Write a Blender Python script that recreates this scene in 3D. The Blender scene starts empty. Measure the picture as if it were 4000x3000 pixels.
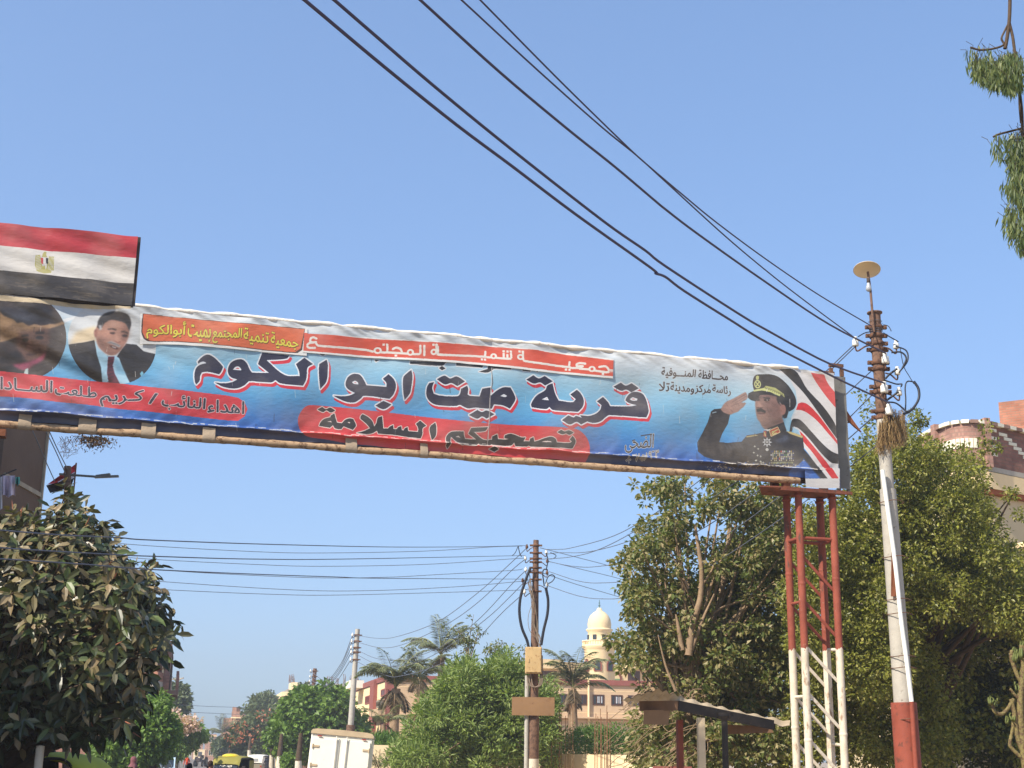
import bpy, bmesh, math, random
import numpy as np
from mathutils import Vector, Matrix

# ------------------------------------------------------------------ camera, sky, sun, exposure
S = bpy.context.scene
COL = S.collection
FPX = 5400.0
PITCH = math.atan(1460 / FPX)
ROLL = math.radians(0.8)
CAMZ = 1.65
_fw = np.array([0, math.cos(PITCH), math.sin(PITCH)])
_u0 = np.array([0, -math.sin(PITCH), math.cos(PITCH)])
_r0 = np.array([1.0, 0, 0])
_rt = _r0 * math.cos(ROLL) + _u0 * math.sin(ROLL)
_up = _u0 * math.cos(ROLL) - _r0 * math.sin(ROLL)
CAM = np.array([0, 0, CAMZ])
cd = bpy.data.cameras.new('camera')
cd.sensor_width = 36
cd.lens = 36 * FPX / 4000
cd.clip_end = 6000
cam = bpy.data.objects.new('camera', cd)
M = Matrix.Identity(4)
for i in range(3):
    M[i][0] = _rt[i]; M[i][1] = _up[i]; M[i][2] = -_fw[i]; M[i][3] = CAM[i]
cam.matrix_world = M
COL.objects.link(cam)
S.camera = cam

SUN = Vector((-0.55, -0.50, 0.70)).normalized()      # towards the sun
elev = math.asin(SUN.z)
azim = math.atan2(SUN.x, SUN.y)                      # from +Y towards +X
w = bpy.data.worlds.new('World')
S.world = w
w.use_nodes = True
nt = w.node_tree
bg = nt.nodes['Background']
sky = nt.nodes.new('ShaderNodeTexSky')
sky.sky_type = 'NISHITA'
sky.sun_disc = False
sky.sun_elevation = elev
sky.sun_rotation = azim
sky.air_density = 1.0
sky.dust_density = 1.2
sky.ozone_density = 3.0
sky.altitude = 20
# hazy Delta air: the blue fades softly towards the horizon
gam = nt.nodes.new('ShaderNodeGamma'); gam.inputs[1].default_value = 0.62
tin = nt.nodes.new('ShaderNodeMixRGB'); tin.blend_type = 'MULTIPLY'; tin.inputs[0].default_value = 1.0
tin.inputs[2].default_value = (1.13, 1.44, 1.89, 1)
nt.links.new(sky.outputs[0], gam.inputs[0]); nt.links.new(gam.outputs[0], tin.inputs[1]); nt.links.new(tin.outputs[0], bg.inputs[0])
bg.inputs[1].default_value = 0.12
sl = bpy.data.lights.new('sun', 'SUN')
sl.energy = 4.9
sl.angle = math.radians(0.5)
sl.color = (1.0, 0.92, 0.80)
so = bpy.data.objects.new('sun', sl)
so.rotation_euler = SUN.to_track_quat('Z', 'Y').to_euler()
so.location = (-20, -10, 40)
COL.objects.link(so)
S.view_settings.view_transform = 'Standard'
S.view_settings.look = 'None'
S.view_settings.exposure = 0.75
S.view_settings.gamma = 1.0
S.cycles.max_bounces = 6
S.cycles.diffuse_bounces = 3
S.cycles.transparent_max_bounces = 8
S.cycles.volume_bounces = 0
S.cycles.use_denoising = True

# ------------------------------------------------------------------ measuring helpers (photo pixel -> place)
def ray(px, py):
    return _fw + _rt * ((px - 2000) / FPX) + _up * ((1500 - py) / FPX)
def P(px, py, Y):
    d = ray(px, py)
    return CAM + d * (Y / d[1])
def pxscale(Y):                                       # metres per photo pixel at distance Y
    return Y / FPX * 1.02
def rng(seed):
    return np.random.default_rng(seed)

# ------------------------------------------------------------------ materials
MATS = {}
def lin(c):
    c = [x / 255.0 for x in c]
    return [x / 12.92 if x <= 0.04045 else ((x + 0.055) / 1.055) ** 2.4 for x in c]
def mat(name, col, rough=0.7, var=0.18, scale=3.0, spec=0.3, metal=0.0, bump=0.0, bscale=30.0, col2=None, thr=None, lincol=False):
    """plain painted / rendered / rusty surface: base colour with noise, optional second colour in patches"""
    if name in MATS: return MATS[name]
    m = bpy.data.materials.new(name); m.use_nodes = True
    n = m.node_tree.nodes; l = m.node_tree.links
    b = n['Principled BSDF']
    b.inputs['Roughness'].default_value = rough
    b.inputs['Metallic'].default_value = metal
    b.inputs['Specular IOR Level'].default_value = spec
    c = lin(col) if not lincol else list(col)
    tc = n.new('ShaderNodeTexCoord')
    nz = n.new('ShaderNodeTexNoise'); nz.inputs['Scale'].default_value = scale; nz.inputs['Detail'].default_value = 6
    nz.inputs['Roughness'].default_value = 0.65
    l.new(tc.outputs['Object'], nz.inputs['Vector'])
    rp = n.new('ShaderNodeValToRGB')
    rp.color_ramp.elements[0].position = 0.3; rp.color_ramp.elements[1].position = 0.7
    rp.color_ramp.elements[0].color = [x * (1 - var) for x in c] + [1]
    rp.color_ramp.elements[1].color = [min(1, x * (1 + var)) for x in c] + [1]
    l.new(nz.outputs['Fac'], rp.inputs[0])
    out = rp.outputs[0]
    if col2 is not None:
        n2 = n.new('ShaderNodeTexNoise'); n2.inputs['Scale'].default_value = scale * 2.3; n2.inputs['Detail'].default_value = 8
        n2.inputs['Roughness'].default_value = 0.7
        l.new(tc.outputs['Object'], n2.inputs['Vector'])
        r2 = n.new('ShaderNodeValToRGB')
        t = thr if thr is not None else 0.6
        r2.color_ramp.elements[0].position = t - 0.04; r2.color_ramp.elements[1].position = t + 0.04
        l.new(n2.outputs['Fac'], r2.inputs[0])
        mx = n.new('ShaderNodeMixRGB'); mx.inputs[2].default_value = (lin(col2) if not lincol else list(col2)) + [1]
        l.new(r2.outputs[0], mx.inputs[0]); l.new(out, mx.inputs[1])
        out = mx.outputs[0]
    l.new(out, b.inputs['Base Color'])
    if bump:
        n3 = n.new('ShaderNodeTexNoise'); n3.inputs['Scale'].default_value = bscale; n3.inputs['Detail'].default_value = 5
        l.new(tc.outputs['Object'], n3.inputs['Vector'])
        bp = n.new('ShaderNodeBump'); bp.inputs['Strength'].default_value = bump; bp.inputs['Distance'].default_value = 0.02
        l.new(n3.outputs['Fac'], bp.inputs['Height']); l.new(bp.outputs[0], b.inputs['Normal'])
    MATS[name] = m
    return m

def brick_mat(name, c1, c2, mortar, bw=0.25, bh=0.075, ms=0.012, rough=0.9):
    if name in MATS: return MATS[name]
    m = bpy.data.materials.new(name); m.use_nodes = True
    n = m.node_tree.nodes; l = m.node_tree.links
    b = n['Principled BSDF']; b.inputs['Roughness'].default_value = rough; b.inputs['Specular IOR Level'].default_value = 0.2
    uv = n.new('ShaderNodeUVMap')
    br = n.new('ShaderNodeTexBrick')
    br.inputs['Color1'].default_value = lin(c1) + [1]; br.inputs['Color2'].default_value = lin(c2) + [1]
    br.inputs['Mortar'].default_value = lin(mortar) + [1]
    br.inputs['Scale'].default_value = 1.0
    br.inputs['Brick Width'].default_value = bw; br.inputs['Row Height'].default_value = bh
    br.inputs['Mortar Size'].default_value = ms
    l.new(uv.outputs[0], br.inputs['Vector'])
    nz = n.new('ShaderNodeTexNoise'); nz.inputs['Scale'].default_value = 2.5; nz.inputs['Detail'].default_value = 7
    tc = n.new('ShaderNodeTexCoord'); l.new(tc.outputs['Object'], nz.inputs['Vector'])
    mr = n.new('ShaderNodeMapRange'); mr.inputs['From Min'].default_value = 0.3; mr.inputs['From Max'].default_value = 0.7
    mr.inputs['To Min'].default_value = 0.72; mr.inputs['To Max'].default_value = 1.2
    l.new(nz.outputs['Fac'], mr.inputs[0])
    mu = n.new('ShaderNodeVectorMath'); mu.operation = 'SCALE'
    l.new(br.outputs['Color'], mu.inputs[0]); l.new(mr.outputs[0], mu.inputs['Scale'])
    l.new(mu.outputs[0], b.inputs['Base Color'])
    bp = n.new('ShaderNodeBump'); bp.inputs['Strength'].default_value = 0.5; bp.inputs['Distance'].default_value = 0.01; bp.invert = True
    l.new(br.outputs['Fac'], bp.inputs['Height']); l.new(bp.outputs[0], b.inputs['Normal'])
    MATS[name] = m
    return m

def leaf_mat(name, cols, trans=0.25, rough=0.5, spec=0.3, tcol=None):
    """cols: list of linear rgb, picked leaf by leaf"""
    if name in MATS: return MATS[name]
    m = bpy.data.materials.new(name); m.use_nodes = True
    n = m.node_tree.nodes; l = m.node_tree.links
    b = n['Principled BSDF']; b.inputs['Roughness'].default_value = rough; b.inputs['Specular IOR Level'].default_value = spec
    g = n.new('ShaderNodeNewGeometry')
    rp = n.new('ShaderNodeValToRGB')
    els = rp.color_ramp.elements
    while len(els) < len(cols): els.new(0.5)
    for i, c in enumerate(cols):
        els[i].position = i / max(1, len(cols) - 1); els[i].color = list(c) + [1]
    l.new(g.outputs['Random Per Island'], rp.inputs[0])
    l.new(rp.outputs[0], b.inputs['Base Color'])
    tr = n.new('ShaderNodeBsdfTranslucent')
    if tcol is None:
        hs = n.new('ShaderNodeMixRGB'); hs.blend_type = 'MULTIPLY'; hs.inputs[0].default_value = 1
        hs.inputs[2].default_value = (1.5, 1.7, 0.6, 1); l.new(rp.outputs[0], hs.inputs[1]); l.new(hs.outputs[0], tr.inputs[0])
    else:
        tr.inputs[0].default_value = list(tcol) + [1]
    mx = n.new('ShaderNodeMixShader'); mx.inputs[0].default_value = trans
    l.new(b.outputs[0], mx.inputs[1]); l.new(tr.outputs[0], mx.inputs[2])
    l.new(mx.outputs[0], n['Material Output'].inputs['Surface'])
    MATS[name] = m
    return m

def glass_mat(name='window_glass', col=(0.02, 0.025, 0.03)):
    if name in MATS: return MATS[name]
    m = bpy.data.materials.new(name); m.use_nodes = True
    b = m.node_tree.nodes['Principled BSDF']
    b.inputs['Base Color'].default_value = list(col) + [1]; b.inputs['Roughness'].default_value = 0.08
    b.inputs['Specular IOR Level'].default_value = 0.6
    MATS[name] = m
    return m

# ------------------------------------------------------------------ objects
def tag(o, label=None, cat=None, group=None, kind=None):
    if label: o['label'] = label
    if cat: o['category'] = cat
    if group: o['group'] = group
    if kind: o['kind'] = kind
    return o
def empty(name, loc, label=None, cat=None, group=None, rz=0.0, parent=None):
    o = bpy.data.objects.new(name, None); o.empty_display_size = 0.2
    o.location = Vector([float(x) for x in loc]); o.rotation_euler.z = rz
    COL.objects.link(o)
    if parent is not None: o.parent = parent
    return tag(o, label, cat, group)
def copy_tree(o, parent=None):
    c = o.copy(); COL.objects.link(c)
    if parent is not None:
        c.parent = parent; c.matrix_parent_inverse = o.matrix_parent_inverse.copy()
    for ch in o.children: copy_tree(ch, c)
    return c

class MB:
    """collects shapes; build() links them as ONE mesh object (world coordinates, or the parent's own)"""
    def __init__(s): s.v = []; s.f = []; s.m = []; s.sm = []
    def add(s, verts, faces, mi=0, smooth=False):
        k = len(s.v)
        s.v += [tuple(float(c) for c in p) for p in verts]
        for f in faces: s.f.append([k + i for i in f]); s.m.append(mi); s.sm.append(smooth)
    def box(s, c, size, rz=0.0, mi=0, bev=0.0, rot=None):
        hx, hy, hz = size[0] / 2, size[1] / 2, size[2] / 2
        R = Matrix.Rotation(rz, 3, 'Z') if rot is None else rot
        if bev <= 0:
            vs = [(-hx, -hy, -hz), (hx, -hy, -hz), (hx, hy, -hz), (-hx, hy, -hz), (-hx, -hy, hz), (hx, -hy, hz), (hx, hy, hz), (-hx, hy, hz)]
            fs = [(0, 3, 2, 1), (4, 5, 6, 7), (0, 1, 5, 4), (1, 2, 6, 5), (2, 3, 7, 6), (3, 0, 4, 7)]
        else:
            b = min(bev, hx * .9, hy * .9, hz * .9)
            vs = []; fs = []
            rings = [(-hz, b), (-hz + b, 0), (hz - b, 0), (hz, b)]
            for z, i in rings:
                x = hx - i; y = hy - i; q = b if i == 0 else b * 0.6
                vs += [(-x + q, -y, z), (x - q, -y, z), (x, -y + q, z), (x, y - q, z), (x - q, y, z), (-x + q, y, z), (-x, y - q, z), (-x, -y + q, z)]
            for r in range(3):
                for i in range(8):
                    a = r * 8 + i; bb = r * 8 + (i + 1) % 8
                    fs.append((a, bb, bb + 8, a + 8))
            fs.append(tuple(range(7, -1, -1))); fs.append(tuple(range(24, 32)))
        c = Vector([float(x) for x in c])
        s.add([tuple(R @ Vector(p) + c) for p in vs], fs, mi)
    def beam(s, a, b, wd, hg, mi=0):
        """rectangular bar from a to b"""
        a = Vector([float(x) for x in a]); b = Vector([float(x) for x in b]); d = (b - a)
        L = d.length; d.normalize()
        u = Vector((0, 0, 1)) if abs(d.z) < 0.95 else Vector((0, 1, 0))
        x = d.cross(u).normalized(); y = x.cross(d).normalized()
        R = Matrix((x, d, y)).transposed()
        s.box((a + b) / 2, (wd, L, hg), mi=mi, rot=R)
    def tube(s, pts, r, n=8, mi=0, cap=True, smooth=True):
        pts = [Vector([float(c) for c in p]) for p in pts]
        rs = list(r) if hasattr(r, '__len__') else [r] * len(pts)
        vs = []; fs = []
        prev = None
        for i, p in enumerate(pts):
            d = (pts[min(i + 1, len(pts) - 1)] - pts[max(i - 1, 0)])
            if d.length < 1e-9: d = Vector((0, 0, 1))
            d.normalize()
            if prev is None:
                u = Vector((0, 0, 1)) if abs(d.z) < 0.9 else Vector((0, 1, 0))
                x = d.cross(u).normalized()
            else:
                x = (prev - d * prev.dot(d))
                x = x.normalized() if x.length > 1e-6 else d.orthogonal().normalized()
            prev = x; y = d.cross(x)
            for k in range(n):
                t = 2 * math.pi * k / n
                vs.append(tuple(p + (x * math.cos(t) + y * math.sin(t)) * rs[i]))
        for i in range(len(pts) - 1):
            for k in range(n):
                a = i * n + k; b = i * n + (k + 1) % n
                fs.append((a, b, b + n, a + n))
        s.add(vs, fs, mi, smooth)
        if cap:
            k = len(vs) - n
            s.add(vs[:n], [tuple(range(n - 1, -1, -1))], mi); s.add(vs[k:], [tuple(range(n))], mi)
    def lathe(s, prof, c, n=24, mi=0, smooth=True, a0=0.0, a1=2 * math.pi, rot=None):
        vs = []; fs = []; full = abs(a1 - a0 - 2 * math.pi) < 1e-6
        m = n if full else n + 1
        c = Vector([float(x) for x in c])
        for r, z in prof:
            for k in range(m):
                t = a0 + (a1 - a0) * k / n
                p = Vector((r * math.cos(t), r * math.sin(t), z))
                if rot is not None: p = rot @ p
                vs.append(tuple(p + c))
        for i in range(len(prof) - 1):
            for k in range(n):
                a = i * m + k; b = i * m + (k + 1) % m
                fs.append((a, b, b + m, a + m))
        s.add(vs, fs, mi, smooth)
    def prism(s, poly, d, mi=0):
        """closed 3-D polygon swept along vector d"""
        n = len(poly); d = Vector([float(x) for x in d])
        a = [Vector([float(x) for x in p]) for p in poly]; b = [p + d for p in a]
        fs = [tuple(range(n - 1, -1, -1)), tuple(range(n, 2 * n))] + [(i, (i + 1) % n, (i + 1) % n + n, i + n) for i in range(n)]
        s.add([tuple(p) for p in a + b], fs, mi)
    def sheet(s, rows, mi=0, smooth=True):
        """grid of points (list of equal-length rows)"""
        n = len(rows[0]); vs = [p for r in rows for p in r]; fs = []
        for i in range(len(rows) - 1):
            for k in range(n - 1):
                fs.append((i * n + k, i * n + k + 1, (i + 1) * n + k + 1, (i + 1) * n + k))
        s.add(vs, fs, mi, smooth)
    def build(s, name, mats, parent=None, local=False, uv=False):
        me = bpy.data.meshes.new(name)
        off = Vector((0, 0, 0))
        if parent is not None and not local:
            inv = parent_inv(parent)
            vs = [tuple(inv @ Vector(p)) for p in s.v]
        elif parent is None:
            a = np.array(s.v); off = Vector([float(x) for x in ((a.min(0) + a.max(0)) / 2)]); off.z = float(a[:, 2].min())
            vs = [tuple(Vector(p) - off) for p in s.v]
        else: vs = s.v
        me.from_pydata(vs, [], s.f)
        mats = mats if isinstance(mats, (list, tuple)) else [mats]
        for m in mats: me.materials.append(m)
        me.polygons.foreach_set('material_index', s.m)
        me.polygons.foreach_set('use_smooth', s.sm)
        if uv:
            ul = me.uv_layers.new(name='UVMap')
            for p in me.polygons:
                nrm = p.normal
                ax, ay, az = abs(nrm.x), abs(nrm.y), abs(nrm.z)
                for li in p.loop_indices:
                    q = me.vertices[me.loops[li].vertex_index].co
                    if az > max(ax, ay): ul.data[li].uv = (q.x, q.y)
                    else:
                        h = Vector((-nrm.y, nrm.x, 0)); h = h.normalized() if h.length > 1e-6 else Vector((1, 0, 0))
                        ul.data[li].uv = (q.dot(h), q.z)
        me.validate(); me.update()
        o = bpy.data.objects.new(name, me); COL.objects.link(o)
        if parent is not None: o.parent = parent
        else: o.location = off
        return o
def parent_inv(p):
    m = Matrix.Translation(p.location) @ Matrix.Rotation(p.rotation_euler.z, 4, 'Z')
    q = p.parent
    while q is not None:
        m = Matrix.Translation(q.location) @ Matrix.Rotation(q.rotation_euler.z, 4, 'Z') @ m
        q = q.parent
    return m.inverted()
def fast_mesh(name, V, F, m, parent=None, smooth=False):
    """V (n,3) world, F (m,k) array"""
    V = np.asarray(V, dtype=np.float32); F = np.asarray(F, dtype=np.int32)
    off = np.zeros(3, np.float32)
    if parent is not None:
        off = np.array(parent_inv(parent).inverted().translation, np.float32)
    else:
        off = np.array([V[:, 0].mean(), V[:, 1].mean(), V[:, 2].min()], np.float32)
    V = V - off
    me = bpy.data.meshes.new(name)
    me.vertices.add(len(V)); me.vertices.foreach_set('co', V.ravel())
    k = F.shape[1]
    me.loops.add(F.size); me.loops.foreach_set('vertex_index', F.ravel())
    me.polygons.add(len(F)); me.polygons.foreach_set('loop_start', np.arange(0, F.size, k, dtype=np.int32))
    me.polygons.foreach_set('use_smooth', np.full(len(F), smooth))
    me.materials.append(m)
    me.update(calc_edges=True); me.validate()
    o = bpy.data.objects.new(name, me); COL.objects.link(o)
    if parent is not None: o.parent = parent
    else: o.location = Vector([float(x) for x in off])
    return o

# ------------------------------------------------------------------ curves
def catmull(pts, n=8):
    p = [np.array(q, float) for q in pts]
    if len(p) == 2:
        return [p[0] + (p[1] - p[0]) * t for t in np.linspace(0, 1, n + 1)]
    p = [2 * p[0] - p[1]] + p + [2 * p[-1] - p[-2]]
    out = []
    for i in range(1, len(p) - 2):
        for t in np.linspace(0, 1, n, endpoint=False):
            a, b, c, d = p[i - 1], p[i], p[i + 1], p[i + 2]
            out.append(0.5 * (2 * b + (c - a) * t + (2 * a - 5 * b + 4 * c - d) * t * t + (3 * b - a - 3 * c + d) * t ** 3))
    out.append(p[-2])
    return out

# ------------------------------------------------------------------ foliage
def unit(a):
    return a / (np.linalg.norm(a, axis=-1, keepdims=True) + 1e-9)
def leaves4(B, D, N, L, W, fold=0.25):
    """one folded diamond leaf per row -> V, F (4-gons)"""
    N = unit(N - D * np.sum(N * D, 1, keepdims=True)); Sx = np.cross(D, N)
    L = np.asarray(L).reshape(-1, 1); W = np.asarray(W).reshape(-1, 1)
    mid = B + D * L * 0.45 + N * W * fold
    V = np.stack([B, mid + Sx * W * 0.5, B + D * L, mid - Sx * W * 0.5], 1).reshape(-1, 3)
    F = np.arange(len(B) * 4).reshape(-1, 4)
    return V, F
def cloud(clumps, per, L, W, seed, outw=0.7, droop=0.25, upn=0.8, flat=0.85, shell=0.5, jit=0.7):
    """leaves through the volume of a set of clumps (x,y,z,r)"""
    r = rng(seed)
    C = np.array(clumps, float)
    cnt = np.maximum(4, (per * (C[:, 3] / C[:, 3].mean()) ** 2)).astype(int)
    idx = np.repeat(np.arange(len(C)), cnt)
    n = len(idx)
    u = unit(r.normal(size=(n, 3)))
    rad = C[idx, 3] * (shell + (1 - shell) * r.random(n)) * r.uniform(0.75, 1.15, n)
    B = C[idx, :3] + u * rad[:, None] * np.array([1, 1, flat])
    D = unit(u * outw + r.normal(size=(n, 3)) * jit * 0.6 - np.array([0, 0, droop]))
    N = unit(u * 0.5 + np.array([0, 0, upn]) + r.normal(size=(n, 3)) * 0.45)
    k = r.uniform(0.7, 1.25, n)
    return leaves4(B, D, N, L * k, W * k)
def inpoly(x, y, poly):
    poly = np.asarray(poly, float); x = np.asarray(x, float); y = np.asarray(y, float)
    ins = np.zeros(x.shape, bool); n = len(poly); j = n - 1
    for i in range(n):
        xi, yi = poly[i]; xj, yj = poly[j]
        c = ((yi > y) != (yj > y)) & (x < (xj - xi) * (y - yi) / (yj - yi + 1e-12) + xi)
        ins ^= c; j = i
    return ins
def sil_clumps(poly, Y, dy, r0, r1, n, seed, margin=0.75, holes=0.0):
    """clump centres that fill a crown with this outline, spread +-dy in depth (less near the outline)"""
    r = rng(seed); poly = np.array(poly, float)
    lo = poly.min(0); hi = poly.max(0); out = []
    c0 = poly.mean(0); tries = 0
    while len(out) < n and tries < n * 60:
        tries += 1
        x, y = r.uniform(lo[0], hi[0]), r.uniform(lo[1], hi[1])
        if not inpoly(np.array([x]), np.array([y]), poly)[0]: continue
        rad = r.uniform(r0, r1)
        rp = rad / pxscale(Y) * margin
        k = 1.0
        for t in range(8):
            a = t * math.pi / 4
            if not inpoly(np.array([x + rp * math.cos(a)]), np.array([y + rp * math.sin(a)]), poly)[0]: k -= 0.125
        if k < 0.95:
            rad *= 0.45 + 0.3 * k; rp *= 0.5
            ok = all(inpoly(np.array([x + rp * math.cos(t)]), np.array([y + rp * math.sin(t)]), poly)[0] for t in np.arange(0, 6.28, 1.57))
            if not ok and r.random() < 0.8: continue
        yy = Y + dy * r.uniform(-1, 1) * (0.3 + 0.7 * k)
        p = P(x, y, yy)
        if p[2] < rad * 0.5: continue
        out.append((p[0], p[1], p[2], rad))
    return out
def limbs(base, top, clumps, r0, m, name, parent, seed, k=14, wob=0.15, arch=0.06):
    """tapered trunk with limbs that run out to some of the clumps"""
    r = rng(seed); b = MB()
    base = np.array(base, float); top = np.array(top, float)
    tr = [base + (top - base) * t + np.array([r.normal() * wob, r.normal() * wob, 0]) * (t > 0) * 0.6 for t in np.linspace(0, 1, 7)]
    b.tube(tr, [r0 * (1 - 0.55 * t) for t in np.linspace(0, 1, 7)], 10)
    C = np.array(clumps); sel = r.choice(len(C), min(k, len(C)), replace=False)
    for i in sel:
        t = r.uniform(0.35, 1.0); j = int(t * 6); s0 = tr[j]; e = C[i, :3]
        m1 = s0 + (e - s0) * 0.4 + np.array([0, 0, arch * np.linalg.norm(e - s0)]) + r.normal(size=3) * wob
        q = catmull([s0, m1, e], 5)
        rr = r0 * (1 - 0.55 * t) * 0.55
        b.tube(q, np.linspace(rr, max(0.008, rr * 0.12), len(q)), 6)
    return b.build(name, m, parent)
def tree(name, label, poly, Y, dy, r0, r1, n, per, L, W, lm, bark, base, top, seed, rad=0.2, cat='tree', group=None, k=14, extra=(), **kw):
    e = empty(name, (float(base[0]), float(base[1]), 0.0), label, cat, group)
    cl = sil_clumps(poly, Y, dy, r0, r1, n, seed) + list(extra)
    V, F = cloud(cl, per, L, W, seed + 1, **kw)
    fast_mesh('crown', V, F, lm, e)
    limbs(base, top, cl, rad, bark, 'trunk', e, seed + 2, k)
    return e, cl

# ------------------------------------------------------------------ the gantry's plane: s along the beam, t = height
G_R = P(3270, 1462, 22.8)
_d = ray(500, 1203)
G_L = CAM + _d * ((G_R[2] - CAMZ) / _d[2])
G_E = (G_R - G_L); G_E[2] = 0; G_E = G_E / np.linalg.norm(G_E)
G_N = np.array([G_E[1], -G_E[0], 0.0])                # towards the viewer
G_ANG = math.atan2(G_E[1], G_E[0])
def ST(px, py):
    d = ray(px, py)
    k = ((G_L - CAM) @ G_N) / (d @ G_N)
    p = CAM + d * k
    return (p - G_L) @ G_E, p[2]
def G(s, t, o=0.0):                                    # place on (or o metres in front of) the banner
    p = G_L + G_E * s + G_N * o
    return np.array([p[0], p[1], t])

# ------------------------------------------------------------------ printed sheets: drawn here, shape by shape
class Canvas:
    def __init__(c, s0, s1, t0, t1, res):
        c.s0, c.s1, c.t0, c.t1, c.res = s0, s1, t0, t1, res
        c.W = int((s1 - s0) * res); c.H = int((t1 - t0) * res)
        c.a = np.zeros((c.H, c.W, 3), np.float32)
    def pt(c, p):
        s, t = ST(*p); return (s - c.s0) * c.res, (t - c.t0) * c.res
    def pts(c, ps): return np.array([c.pt(p) for p in ps])
    def mask(c, q, pad=0):
        x0 = max(0, int(q[:, 0].min()) - 2 - pad); x1 = min(c.W, int(q[:, 0].max()) + 3 + pad)
        y0 = max(0, int(q[:, 1].min()) - 2 - pad); y1 = min(c.H, int(q[:, 1].max()) + 3 + pad)
        if x1 <= x0 or y1 <= y0: return None
        yy, xx = np.mgrid[y0:y1, x0:x1]
        return inpoly(xx + .5, yy + .5, q), x0, y0
    def put(c, m, x0, y0, col, alpha=1.0):
        h, w_ = m.shape
        a = np.clip(m.astype(np.float32) * alpha, 0, 1)[..., None]
        c.a[y0:y0 + h, x0:x0 + w_] = c.a[y0:y0 + h, x0:x0 + w_] * (1 - a) + np.array(col, np.float32) / 255 * a
    def poly(c, ps, col, alpha=1.0, soft=0, smooth=False, clip=None):
        if smooth: ps = curvy(ps)
        r = c.mask(c.pts(ps), soft * 2)
        if r is None: return
        m, x0, y0 = r; m = m.astype(np.float32)
        if soft: m = blur(m, soft)
        if clip is not None: m = m * clip[y0:y0 + m.shape[0], x0:x0 + m.shape[1]]
        c.put(m, x0, y0, col, alpha)
    def line(c, ps, wd, col, alpha=1.0, soft=0, clip=None):
        ps = [np.array(p, float) for p in ps]
        for a, b in zip(ps[:-1], ps[1:]):
            d = b - a; L = np.linalg.norm(d) + 1e-6; n = np.array([-d[1], d[0]]) / L * wd / 2
            c.poly([a + n, b + n, b - n, a - n], col, alpha, soft, clip=clip)
    def ell(c, x, y, rx, ry, col, alpha=1.0, soft=0, rot=0.0, clip=None):
        t = np.linspace(0, 2 * math.pi, 28, endpoint=False); cr, sr = math.cos(rot), math.sin(rot)
        c.poly([(x + rx * math.cos(k) * cr - ry * math.sin(k) * sr, y + rx * math.cos(k) * sr + ry * math.sin(k) * cr) for k in t], col, alpha, soft, clip=clip)
    def full(c, shapes):
        """shapes: list of (outer, [holes]) -> boolean picture"""
        M_ = np.zeros((c.H, c.W), bool)
        for o, hs in shapes:
            r = c.mask(c.pts(curvy(o)))
            if r is None: continue
            m, x0, y0 = r
            for h in hs:
                h_ = c.pts(curvy(h)); yy, xx = np.mgrid[y0:y0 + m.shape[0], x0:x0 + m.shape[1]]
                m &= ~inpoly(xx + .5, yy + .5, h_)
            M_[y0:y0 + m.shape[0], x0:x0 + m.shape[1]] |= m
        return M_
    def letters(c, M_, fill, line=None, lw=0, shadow=None, sd=(0, 0), sw=0, fw=0):
        """M_: boolean letters; outline lw and offset shadow given in photo pixels"""
        k = c.res * pxscale(21.3)
        if shadow is not None:
            c.put(shift(dilate(M_, int(sw * k)), int(sd[0] * k), int(-sd[1] * k)), 0, 0, shadow)
        if line is not None: c.put(dilate(M_, max(1, int(lw * k))), 0, 0, line)
        c.put(dilate(M_, int(fw * k)) if fw else M_, 0, 0, fill)
    def text(c, s, quad, bold=0.02):
        """Arabic words set into a four-cornered field (top left, top right, bottom right, bottom left)"""
        M_ = np.zeros((c.H, c.W), bool)
        tri = text_tris(s, bold)
        if tri is None: return M_
        lo = tri.reshape(-1, 2).min(0); hi = tri.reshape(-1, 2).max(0)
        q = np.array([c.pt(p) for p in quad])
        u = (tri - lo) / (hi - lo)
        U = u[..., 0:1]; Vv = u[..., 1:2]
        X = q[3] * (1 - U) * (1 - Vv) + q[2] * U * (1 - Vv) + q[1] * U * Vv + q[0] * (1 - U) * Vv
        for t in X:
            x0, y0 = np.floor(t.min(0)).astype(int) - 1; x1, y1 = np.ceil(t.max(0)).astype(int) + 2
            x0 = max(0, x0); y0 = max(0, y0); x1 = min(c.W, x1); y1 = min(c.H, y1)
            if x1 <= x0 or y1 <= y0: continue
            yy, xx = np.mgrid[y0:y1, x0:x1]; xx = xx + .5; yy = yy + .5
            sg = []
            for i in range(3):
                a = t[i]; b = t[(i + 1) % 3]
                sg.append((b[0] - a[0]) * (yy - a[1]) - (b[1] - a[1]) * (xx - a[0]))
            M_[y0:y1, x0:x1] |= ((sg[0] >= 0) & (sg[1] >= 0) & (sg[2] >= 0)) | ((sg[0] <= 0) & (sg[1] <= 0) & (sg[2] <= 0))
        return M_
    def image(c, name):
        im = bpy.data.images.new(name, c.W, c.H)
        a = np.ones((c.H, c.W, 4), np.float32); a[..., :3] = np.clip(c.a, 0, 1)
        im.pixels.foreach_set(a.ravel()); im.update(); im.pack()
        return im
def blur(m, r):
    for _ in range(2):
        for ax in (0, 1):
            k = 2 * r + 1
            p = np.pad(m, [(r + 1, r) if a == ax else (0, 0) for a in (0, 1)], mode='edge').cumsum(ax)
            m = (np.take(p, range(k, p.shape[ax]), ax) - np.take(p, range(0, p.shape[ax] - k), ax)) / k
    return m
def shift(m, dx, dy):
    o = np.zeros_like(m); H, W = m.shape
    o[max(0, dy):H + min(0, dy), max(0, dx):W + min(0, dx)] = m[max(0, -dy):H + min(0, -dy), max(0, -dx):W + min(0, -dx)]
    return o
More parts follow.
